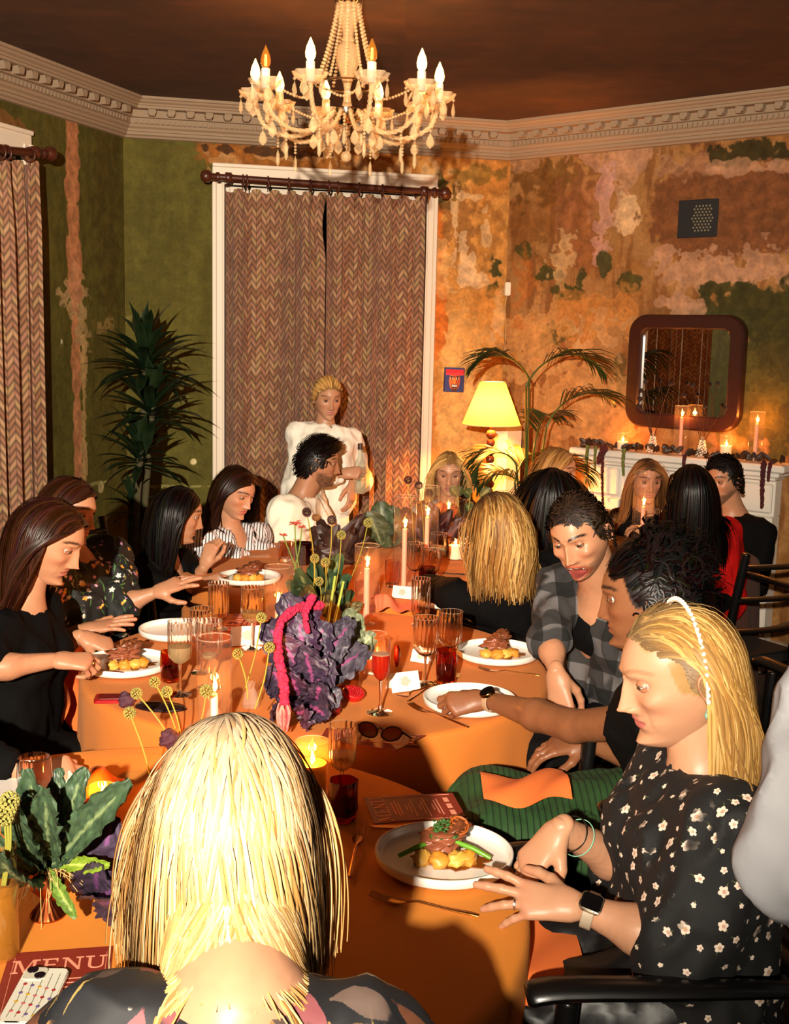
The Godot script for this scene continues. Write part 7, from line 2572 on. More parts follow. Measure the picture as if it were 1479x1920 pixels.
# ---- hands. Local axes: fingers along +z, back of the hand +y, thumb at +x (a right hand)
func hand_bones(pose: String) -> Array:
	var P: Dictionary = {
		"relaxed": [[18, 28, 18], [22, 32, 20], [26, 36, 22], [30, 38, 22], 3.0, Vector3(0.75, -0.35, 0.75), Vector3(0.2, -0.3, 0.9)],
		"flat": [[-4, 8, 6], [-2, 8, 6], [0, 10, 6], [2, 12, 8], 6.0, Vector3(0.9, -0.15, 0.55), Vector3(0.5, -0.1, 0.9)],
		"spread": [[-8, 14, 8], [-2, 8, 6], [12, 16, 8], [24, 20, 10], 11.0, Vector3(0.85, -0.3, 0.7), Vector3(0.3, -0.35, 0.9)],
		"fist": [[72, 92, 55], [76, 95, 55], [80, 95, 55], [84, 95, 55], 1.0, Vector3(0.45, -0.55, 0.9), Vector3(-0.75, -0.35, 0.55)],
		"grip": [[42, 62, 35], [52, 68, 38], [60, 72, 40], [66, 74, 40], 2.0, Vector3(0.45, -0.75, 0.75), Vector3(-0.2, -0.45, 0.9)],
		"pinch": [[38, 46, 22], [46, 50, 25], [54, 56, 28], [58, 58, 30], 3.0, Vector3(0.35, -0.8, 0.9), Vector3(-0.1, -0.35, 0.95)],
	}
	var q: Array = P[pose]
	var o := []
	var mx := [0.027, 0.009, -0.009, -0.026]
	var mz := [0.088, 0.092, 0.088, 0.079]
	var ln := [[0.040, 0.024, 0.020], [0.044, 0.028, 0.021], [0.041, 0.026, 0.021], [0.032, 0.019, 0.018]]
	var rr := [0.0094, 0.0096, 0.0090, 0.0080]
	for f in 4:
		var k := Vector3(mx[f], 0.002 - 0.002 * absf(f - 1.5), mz[f])
		o.append(bone(Vector3(mx[f] * 0.55, 0, 0.008), k, 0.0150, 0.0118, 0.016, null, Vector3.ZERO, Vector3.UP, 1.12))
		var ang := 0.0
		var sp := deg_to_rad((1.5 - f) * q[4])
		var p := k
		for s in 3:
			ang += deg_to_rad(q[f][s])
			var d := Vector3(sin(sp) * cos(ang), -sin(ang), cos(ang) * cos(sp))
			var r0: float = rr[f] * [1.0, 0.94, 0.86][s]
			var e: Vector3 = p + d * ln[f][s]
			o.append(bone(p, e, r0 * 1.03, r0 * 0.90, 0.004))
			p = e
	o.append(bone(Vector3(0, 0, -0.02), Vector3(0, 0, 0.02), 0.0225, 0.0225, 0.02, null, Vector3.ZERO, Vector3.UP, 1.3))
	var tb := Vector3(0.020, -0.007, 0.018)
	var t1: Vector3 = tb + q[5].normalized() * 0.044
	var t2: Vector3 = t1 + q[5].normalized().lerp(q[6].normalized(), 0.6).normalized() * 0.032
	var t3: Vector3 = t2 + q[6].normalized() * 0.026
	o.append(bone(tb, t1, 0.0165, 0.0125, 0.012))
	o.append(bone(t1, t2, 0.0112, 0.0102, 0.005))
	o.append(bone(t2, t3, 0.0102, 0.0084, 0.004))
	return o
var people: Array = []
var hand_mb := {}

func run_jobs(list: Array) -> void:
	var gid := WorkerThreadPool.add_group_task(func(i):
		var j: Dictionary = list[i]
		if j.kind == "field": field_job(j)
		elif j.kind == "head": head_job(j)
		else: hair_job(j), list.size(), -1, true)
	WorkerThreadPool.wait_for_group_task_completion(gid)

func ik(s: Vector3, w: Vector3, l1: float, l2: float, hint: Vector3) -> Vector3:
	var d := w - s
	var L := minf(d.length(), (l1 + l2) * 0.995)
	var a := (l1 * l1 - l2 * l2 + L * L) / (2.0 * L)
	var hh := sqrt(maxf(0.0, l1 * l1 - a * a))
	var u := d.normalized()
	return s + u * a + (hint - u * hint.dot(u)).normalized() * hh

func person(label: String, q: Dictionary) -> void:
	var P: Vector3 = q.P
	var base := Vector3(P.x, 0, P.z)
	var N: Vector3 = q.N
	var H: Vector3 = q.H
	var f: Vector3 = (q.f as Vector3).normalized()
	var U := (N - P).normalized()
	f = (f - U * f.dot(U)).normalized()
	var Rt := f.cross(U).normalized()
	var fem: bool = q.get("fem", true)
	var w: float = q.get("w", 0.155 if fem else 0.185)
	var bk: float = q.get("bulk", 1.0)
	var cell: float = q.get("cell", 0.013)
	var root := thing("person", label, "person", base)
	var up: Vector3 = q.get("up", Vector3.UP)
	var hb := along(q.look, up)
	var HX := Transform3D(hb, H - base)
	N -= base; P -= base
	var C := P.lerp(N, 0.72)
	var W := P.lerp(N, 0.36)
	var sh := {}
	var el := {}
	var wr := {}
	for s in ["L", "R"]:
		var sg := 1.0 if s == "R" else -1.0
		sh[s] = N - U * 0.065 + Rt * (w * sg) + (q.get("sh" + s, Vector3.ZERO) as Vector3)
		var arm = q.get(s, null)
		if arm == null:
			wr[s] = P + f * 0.24 + Rt * (0.08 * sg) + Vector3(0, 0.08, 0)
			el[s] = ik(sh[s], wr[s], 0.27, 0.24, -f * 0.3 + Rt * sg * 0.6 - U)
		else:
			wr[s] = arm[0] - base
			el[s] = arm[1] - base if arm[1] is Vector3 and (arm[1] as Vector3).length() > 1.3 else ik(sh[s], wr[s], q.get("l1", 0.27), q.get("l2", 0.25), arm[1] if arm[1] is Vector3 else -f * 0.3 + Rt * sg * 0.6 - U)
	var skin: Color = q.skin
	var nr: float = 0.050 if fem else 0.058
	nr *= q.get("neck_r", 1.0)
	# skin
	var B := []
	B.append(bone(N - U * 0.03 - f * 0.005, HX * Vector3(0, -0.055, -0.022), nr * 1.05, nr * 0.98, 0.03))
	B.append(bone(N - U * 0.03, HX * Vector3(0, -0.085, 0.015), nr * 0.8, nr * 0.5, 0.03))
	B.append(bone(N - U * 0.075 - Rt * (w - 0.05), N - U * 0.075 + Rt * (w - 0.05), 0.044, 0.044, 0.05))
	B.append(bone(N - U * 0.05, C + f * 0.015, 0.062, 0.085 * bk, 0.05))
	B.append(bone(C, P, 0.085, 0.09, 0.05))
	var hands: Dictionary = {}
	for s in ["L", "R"]:
		B.append(bone(sh[s], el[s], 0.043 * bk, 0.034 * bk, 0.03))
		B.append(bone(el[s], el[s].lerp(wr[s], 0.4), 0.035 * bk, 0.036 * bk, 0.02))
		B.append(bone(el[s].lerp(wr[s], 0.4), wr[s], 0.035 * bk, 0.0225, 0.02))
	var js := {"kind": "field", "bones": B, "cuts": [], "cell": cell * 0.85, "tint": skin}
	jobs.append(js)
	# clothes
	var cl := []
	for g in q.clothes:
		var lo: float = g.get("loose", 0.007)
		var b := []
		var cuts := []
		if g.type == "top":
			for sg in [-1.0, 1.0]:
				b.append(bone(P + Rt * (0.085 * sg) - U * 0.02, W + Rt * (0.062 * sg), (0.112 + lo) * bk, (0.088 + lo * 1.5) * bk, 0.05))
				b.append(bone(W + Rt * (0.062 * sg), C + Rt * (w - 0.085) * sg, (0.088 + lo * 1.5) * bk, (0.092 + lo) * bk, 0.05))
				b.append(bone(C + Rt * (w - 0.085) * sg, N - U * 0.075 + Rt * (w - 0.035) * sg, (0.090 + lo) * bk, 0.048 + lo, 0.05))
				if fem: b.append(bone(C + f * (0.055 * bk) + Rt * (0.072 * sg * bk) - U * 0.03, C + f * 0.03 + Rt * 0.06 * sg, (0.062 + lo) * bk, 0.05, 0.045))
			b.append(bone(N - U * 0.065, N - U * 0.07, 0.066 + lo, 0.066 + lo, 0.05))
			if g.get("collar", 0.0) > 0.0: b.append(bone(N - U * 0.03, N + U * g.collar, nr + 0.012, nr + 0.010, 0.02, U, N + U * g.collar))
			var sl: float = g.get("sleeve", 1.0)
			var puff: float = g.get("puff", 0.0)
			for s in ["L", "R"]:
				var e: Vector3 = el[s]
				if sl <= 0.0:
					var t := 1.0 + sl
					var end: Vector3 = sh[s].lerp(e, t)
					b.append(bone(sh[s], end, 0.052 * bk + lo, 0.045 * bk + lo + puff, 0.03, (e - sh[s]).normalized(), end))
				else:
					b.append(bone(sh[s], e, 0.050 * bk + lo + puff, 0.042 * bk + lo + puff, 0.03))
					var end: Vector3 = e.lerp(wr[s], sl)
					b.append(bone(e, end, 0.042 * bk + lo + puff, lerpf(0.040 * bk, 0.030, sl) + lo + puff * 0.6, 0.025, (wr[s] - e).normalized(), end))
			var nk: String = g.get("neck", "crew")
			if nk == "crew": cuts.append(bone(N - U * 0.01, N + U * 0.12, nr + 0.010, nr + 0.03, 0.01))
			elif nk == "v":
				cuts.append(bone(N - U * 0.02, N + U * 0.12, nr + 0.014, nr + 0.04, 0.01))
				cuts.append(bone(N - U * 0.02 + f * 0.06, C + f * 0.14 + U * 0.01, 0.050, 0.012, 0.01))
			elif nk == "scoop": cuts.append(bone(N + U * (g.get("rise", 0.0) - 0.015), N + U * 0.15, nr + g.get("nr", 0.04), nr + 0.12, 0.01, null, Vector3.ZERO))
			for c in g.get("cuts", []): cuts.append(bone(c[0] - base, c[1] - base, c[2], c[3], 0.01))
			if g.get("hem", 0.0) != 0.0: pass
		elif g.type == "inner_vest":
			for sg in [-1.0, 1.0]:
				b.append(bone(P + Rt * (0.085 * sg), W + Rt * (0.062 * sg), 0.125 * bk, 0.108 * bk, 0.05))
				b.append(bone(W + Rt * (0.062 * sg), C + Rt * (w - 0.095) * sg, 0.108 * bk, 0.108 * bk, 0.05))
				b.append(bone(C + Rt * (w - 0.095) * sg, N - U * 0.05 + Rt * (w - 0.075) * sg, 0.106 * bk, 0.056, 0.04))
				b.append(bone(C + f * 0.055 + Rt * (0.072 * sg) - U * 0.03, C + f * 0.03 + Rt * 0.06 * sg, 0.076, 0.06, 0.045))
			cuts.append(bone(N - U * 0.02, N + U * 0.12, nr + 0.03, nr + 0.06, 0.01))
			cuts.append(bone(N - U * 0.02 + f * 0.07, C + f * 0.15 - U * 0.03, 0.06, 0.02, 0.01))
		elif g.type == "inner":      # a shirt seen in the opening of another
			b.append(bone(N - U * 0.075, C + f * 0.02, 0.068, 0.098, 0.05))
			b.append(bone(N - U * 0.075 - Rt * 0.06, N - U * 0.075 + Rt * 0.06, 0.050, 0.050, 0.05))
			cuts.append(bone(N - U * 0.005, N + U * 0.12, nr + 0.008, nr + 0.03, 0.01))
		elif g.type == "legs":
			var sit: bool = q.get("sit", true)
			var lf: Vector3 = q.get("legs", f)
			lf = Vector3(lf.x, 0, lf.z).normalized()
			var lr := lf.cross(Vector3.UP)
			for sg in [-1.0, 1.0]:
				var hp: Vector3 = P + lr * (0.085 * sg)
				var kn: Vector3 = hp + lf * q.get("thigh", 0.40) + lr * (0.03 * sg) + Vector3(0, -0.03, 0) if sit else hp + Vector3(0, -0.42, 0) + f * 0.02
				kn.y = maxf(kn.y, 0.40)
				var an := Vector3(kn.x, 0.10, kn.z) + lf * (0.02 if sit else 0.0)
				b.append(bone(hp, kn, (0.088 + lo) * bk, 0.064 + lo, 0.04))
				b.append(bone(kn, an, 0.062 + lo, 0.044 + lo, 0.03, Vector3.DOWN, an))
				if g.get("skirt", false):
					b.append(bone(hp + lr * (-0.08 * sg), kn + lr * (-0.09 * sg), (0.095 + lo) * bk, 0.075 + lo, 0.06))
					b.append(bone(kn, Vector3(kn.x, 0.25, kn.z) + lf * 0.05, 0.09 + lo, 0.11 + lo, 0.08, Vector3.DOWN, Vector3(0, 0.26, 0)))
			b.append(bone(P - lr * 0.08, P + lr * 0.08, (0.11 + lo) * bk, (0.11 + lo) * bk, 0.05))
			for sg in [-1.0, 1.0]:    # shoes
				var hp: Vector3 = P + lr * (0.085 * sg)
				var kn: Vector3 = hp + lf * q.get("thigh", 0.40) + lr * (0.03 * sg) if sit else hp
				var fo := MB.new()
				fo.ball(Transform3D(along(lf), Vector3(kn.x, 0.045, kn.z) + lf * 0.07) * T(Vector3.ZERO, Vector3.ZERO, Vector3(0.042, 0.045, 0.13)), 8, 12)
				fo.tube([Vector3(kn.x, 0.05, kn.z) + lf * 0.0, Vector3(kn.x, 0.12, kn.z) + lf * 0.01], 0.042, 10)
				obj("shoe", fo, M.shoe, root)
		var jc := {"kind": "field", "bones": b, "cuts": cuts, "cell": g.get("cell", cell), "folds": g.get("folds", 0.006), "ffreq": g.get("ffreq", 8.0), "fstretch": g.get("fstretch", Vector3(1, 0.6, 1)), "seed": int(absf(P.y * 1000)) + people.size() * 7}
		jobs.append(jc)
		cl.append([g, jc])
	# head and hair
	var hd: Dictionary = q.head
	hd.skin = skin
	var jh := {"kind": "head", "head": hd}
	jobs.append(jh)
	var hj := []
	for g in q.get("hair", []):
		var coll := [[N - U * 0.06, HX * Vector3(0, -0.05, -0.02), nr + 0.016], [N - U * 0.085 - Rt * (w - 0.03), N - U * 0.085 + Rt * (w - 0.03), 0.066], [C - Rt * 0.06, C + Rt * 0.06, 0.118], [C - f * 0.02 - Rt * 0.05, N - U * 0.09, 0.10]]
		for s in ["L", "R"]: coll.append([sh[s], el[s], 0.062])
		g["scale"] = hd.get("scale", 1.0)
		var jq := {"kind": "hair", "hair": g, "xf": HX, "coll": coll}
		jobs.append(jq)
		hj.append([g, jq])
	people.append({"root": root, "q": q, "skin": js, "cl": cl, "head": jh, "hair": hj, "HX": HX, "wr": wr, "el": el, "base": base, "sh": sh, "N": N, "C": C, "U": U, "f": f, "Rt": Rt})

func finish_people() -> void:
	var hj := {}
	for p in ["relaxed", "flat", "spread", "fist", "grip", "pinch"]:
		hj[p] = {"kind": "field", "bones": hand_bones(p), "cuts": [], "cell": 0.0034}
		jobs.append(hj[p])
	run_jobs(jobs)
	for o in people:
		var q: Dictionary = o.q
		var mb: MB = o.skin.mb
		mb.append(o.head.mb, o.HX)
		for s in ["L", "R"]:
			var arm = q.get(s, null)
			var dir: Vector3 = (o.wr[s] - o.el[s]).normalized()
			var back := Vector3.UP
			var pose := "relaxed"
			if arm != null:
				if arm.size() > 2 and arm[2] is Vector3: dir = (arm[2] as Vector3).normalized()
				if arm.size() > 3: back = arm[3]
				if arm.size() > 4: pose = arm[4]
			var bs := along(dir, back)
			var sc: float = q.get("hand", 0.93 if q.get("fem", true) else 1.02)
			if s == "L": bs = bs * Basis.from_scale(Vector3(-1, 1, 1))
			var hx := Transform3D(bs.scaled_local(Vector3.ONE * sc), o.wr[s] + dir * 0.012)
			var hm: MB = hj[pose].mb
			var tinted := MB.new()
			tinted.v = hm.v; tinted.n = hm.n; tinted.uv = hm.uv; tinted.ix = hm.ix
			var sk: Color = q.skin
			tinted.c.resize(hm.v.size())
			for i in hm.v.size():
				var z := hm.v[i].z
				var kn := 0.10 * exp(-pow((z - 0.092) / 0.012, 2)) + 0.08 * smoothstep(0.14, 0.17, z)
				tinted.c[i] = Color(sk.r, sk.g * (1.0 - kn), sk.b * (1.0 - kn))
			mb.append(tinted, hx)
			o["hand" + s] = hx
		obj("body", mb, M.skin, o.root)
		for e in o.head.eyes:
			var em: MB = e
			var x := MB.new()
			x.append(em, o.HX)
			obj("eye", x, M.eye, o.root)
		for g in o.cl:
			obj(g[0].called, g[1].mb, g[0].mat, o.root)
		for g in o.hair:
			obj("hair", g[1].mb, g[0].get("mat", M.hair), o.root)

# a torus-like band round an arm: watch straps, bracelets, rings
func band(o: Dictionary, s: String, t: float, r: float, w: float, th: float, m: Material, called: String) -> Transform3D:
	var a: Vector3 = o.el[s].lerp(o.wr[s], t)
	var dir: Vector3 = (o.wr[s] - o.el[s]).normalized()
	var x := Transform3D(along(dir, o["hand" + s].basis.y), a)
	var mb := MB.new()
	mb.lathe(x * T(Vector3.ZERO, Vector3(90, 0, 0)), [Vector2(r, -w), Vector2(r + th, -w * 0.9), Vector2(r + th, w * 0.9), Vector2(r, w)], 28)
	obj(called, mb, m, o.root)
	return x

func cloth_mats() -> void:
	M.skin = vmat(0.42)
	M.skin.metallic_specular = 0.4
	M.skin.subsurf_scatter_enabled = true
	M.skin.subsurf_scatter_strength = 0.08
	M.eye = vmat(0.22)
	M.eye.metallic_specular = 0.3
	M.hair = vmat(0.5)
	M.hair.metallic_specular = 0.35
	M.hair_dark = vmat(0.42)
	M.hair_dark.metallic_specular = 0.35
	M.shoe = mat(rgb(20, 16, 15), 0.4)
	var knitted := noise(3, 0.15, 2)
	for c in [["black", rgb(9, 8, 8)], ["black2", rgb(15, 13, 12)], ["white", rgb(236, 228, 212)], ["tee", rgb(238, 230, 210)], ["grey", rgb(150, 146, 140)], ["red", rgb(176, 18, 16)], ["shirtwhite", rgb(150, 150, 154)], ["dark", rgb(14, 12, 12)]]:
		var m := mat(c[1], 0.85)
		m.metallic_specular = 0.2
		M[c[0]] = m
	M.satin = mat(rgb(26, 26, 34), 0.32)
	M.leather = mat(rgb(12, 12, 13), 0.45)
	var r := RandomNumberGenerator.new()
	# small cream flowers on black
	r.seed = 4
	var im := Image.create(512, 512, false, Image.FORMAT_RGB8)
	im.fill(rgb(9, 8, 9))
	var dot := func(img: Image, cx: float, cy: float, rad: float, col: Color, n: int, a0: float, depth: float):
		var S := img.get_width()
		for y in range(int(cy - rad - 1), int(cy + rad + 2)):
			for x in range(int(cx - rad - 1), int(cx + rad + 2)):
				var d := Vector2(x - cx, y - cy)
				var rr: float = rad * (1.0 - depth + depth * absf(cos(d.angle() * n * 0.5 + a0)))
				if d.length() < rr: img.set_pixel(posmod(x, S), posmod(y, S), col)
	var stroke := func(img: Image, a: Vector2, b: Vector2, wd: float, col: Color):
		var S := img.get_width()
		var n := int(a.distance_to(b) * 1.5) + 2
		for k in n:
			var t := float(k) / (n - 1)
			var p := a.lerp(b, t) + Vector2(sin(t * 5.0), cos(t * 4.0)) * 3.0
			var ww := maxf(0.8, wd * sin(PI * clampf(t, 0.05, 0.95)))
			for y in range(int(p.y - ww), int(p.y + ww + 1)):
				for x in range(int(p.x - ww), int(p.x + ww + 1)):
					if Vector2(x, y).distance_to(p) <= ww: img.set_pixel(posmod(x, S), posmod(y, S), col)
	var pts := []
	for k in 52:
		var best := Vector2.ZERO
		var bd := -1.0
		for t in 14:
			var c := Vector2(r.randf() * 512, r.randf() * 512)
			var md := 1e9
			for p in pts:
				var dx := absf(c.x - p.x); var dy := absf(c.y - p.y)
				md = minf(md, Vector2(minf(dx, 512 - dx), minf(dy, 512 - dy)).length())
			if md > bd: bd = md; best = c
		pts.append(best)
	for k in pts.size():
		var p: Vector2 = pts[k]
		var s: float = r.randf_range(0.7, 1.25) if k % 3 else 0.55
		stroke.call(im, p, p + Vector2.from_angle(r.randf() * TAU) * 24.0 * s, 1.6, rgb(96, 104, 60))
		dot.call(im, p.x, p.y, 15.0 * s, rgb(226, 206, 186), 5, r.randf() * 3, 0.34)
		if s > 0.6:
			dot.call(im, p.x + 2, p.y + 1, 6.0 * s, rgb(196, 150, 150), 5, 0.5, 0.3)
			dot.call(im, p.x + 1, p.y, 2.6 * s, rgb(190, 160, 70), 3, 0.0, 0.2)
	M.floral_small = mat(Color.WHITE, 0.8)
	M.floral_small.albedo_texture = tex(im)
	# meadow flowers with green stems on black
	im = Image.create(512, 512, false, Image.FORMAT_RGB8)
	im.fill(rgb(8, 10, 8))
	for k in 70:
		var p := Vector2(r.randf() * 512, r.randf() * 512)
		stroke.call(im, p, p + Vector2(r.randf_range(-40, 40), r.randf_range(-70, 70)), r.randf_range(1.5, 5.0), [rgb(52, 92, 40), rgb(34, 70, 34), rgb(70, 110, 44)][k % 3])
	for k in 58:
		var p := Vector2(r.randf() * 512, r.randf() * 512)
		dot.call(im, p.x, p.y, r.randf_range(9, 17), [rgb(206, 140, 190), rgb(230, 222, 206), rgb(232, 150, 50), rgb(214, 150, 196), rgb(236, 190, 90)][k % 5], 5, r.randf() * 3, 0.5)
		dot.call(im, p.x, p.y, 3.0, rgb(230, 190, 80), 3, 0, 0.1)
	M.floral_meadow = mat(Color.WHITE, 0.75)
	M.floral_meadow.albedo_texture = tex(im)
	# large muted leaves and petals on near-black
	im = Image.create(512, 512, false, Image.FORMAT_RGB8)
	im.fill(rgb(13, 13, 18))
	for k in 64:
		var p := Vector2(r.randf() * 512, r.randf() * 512)
		var a := Vector2.from_angle(r.randf() * TAU)
		stroke.call(im, p, p + a * r.randf_range(50, 95), r.randf_range(9, 22), [rgb(74, 56, 50), rgb(60, 54, 58), rgb(206, 196, 176), rgb(150, 110, 60), rgb(110, 64, 40), rgb(130, 70, 74), rgb(92, 74, 66)][k % 7])
		if k % 3 == 0: stroke.call(im, p, p - a * 50, 2.0, rgb(150, 120, 60))
	M.floral_big = mat(Color.WHITE, 0.7)
	M.floral_big.albedo_texture = tex(im)
	for k in [["floral_small", 3.6], ["floral_meadow", 3.2], ["floral_big", 2.6]]:
		M[k[0]].uv1_triplanar = true
		M[k[0]].uv1_scale = Vector3.ONE * k[1]
		M[k[0]].uv1_triplanar_sharpness = 12.0
	# stripes
	M.stripe = mat(Color.WHITE, 0.8)
	M.stripe.albedo_texture = tex(paint(128, 16, func(x, y):
		var g := 0.12 if x % 16 < 5 else 0.86
		return Color(g * 0.98, g * 0.97, g * 0.96 + 0.02)))
	M.stripe.uv1_triplanar = true
	M.stripe.uv1_triplanar_sharpness = 8.0
	M.stripe.uv1_scale = Vector3.ONE * 9.0
	# buffalo check
	var cn := noise(9, 0.4, 2)
	M.check = mat(Color.WHITE, 0.9)
	M.check.albedo_texture = tex(paint(256, 256, func(x, y):
		var a: int = 1 if int(x / 64) % 2 == 0 else 0
		var b: int = 1 if int(y / 64) % 2 == 0 else 0
		var g: float = [0.36, 0.15, 0.03][a + b] + 0.02 * cn.get_noise_2d(x, y)
		if a + b == 1 and (x + y) % 4 < 2: g *= 1.2
		return Color(g * 1.02, g * 0.98, g * 0.98)))
	M.check.uv1_triplanar = true
	M.check.uv1_triplanar_sharpness = 10.0
	M.check.uv1_scale = Vector3.ONE * 4.6
	# green pleats
	M.pleat = mat(Color.WHITE, 0.8)
	M.pleat.albedo_texture = tex(paint(256, 8, func(x, y):
		var f: float = fposmod(x / 16.0, 1.0)
		var g: float = 0.80 + 0.2 * sin(f * PI)
		return Color(0.13 * g, 0.27 * g, 0.10 * g)))
	M.pleat.heightmap_enabled = true
	M.pleat.heightmap_scale = 0.4
	M.pleat.heightmap_texture = tex(paint(256, 8, func(x, y):
		var g: float = fposmod(x / 16.0, 1.0)
		return Color(g, g, g)))
	M.pleat.uv1_triplanar = true
	M.pleat.uv1_scale = Vector3(4.2, 4.2, 4.2)
	M.pleat.uv1_triplanar_sharpness = 8.0
const FAIR := Color(0.45, 0.225, 0.128)
const FAIR2 := Color(0.42, 0.195, 0.105)
const TAN := Color(0.38, 0.185, 0.10)
const BROWN := Color(0.20, 0.078, 0.034)

func blonde() -> Array: return [lin(214, 176, 112), lin(190, 146, 84), lin(232, 204, 150), lin(170, 124, 66)]
func brunette() -> Array: return [lin(46, 22, 14), lin(33, 16, 10), lin(60, 31, 18), lin(38, 19, 12)]
func black_hair() -> Array: return [lin(17, 13, 12), lin(11, 8, 8), lin(24, 18, 16)]

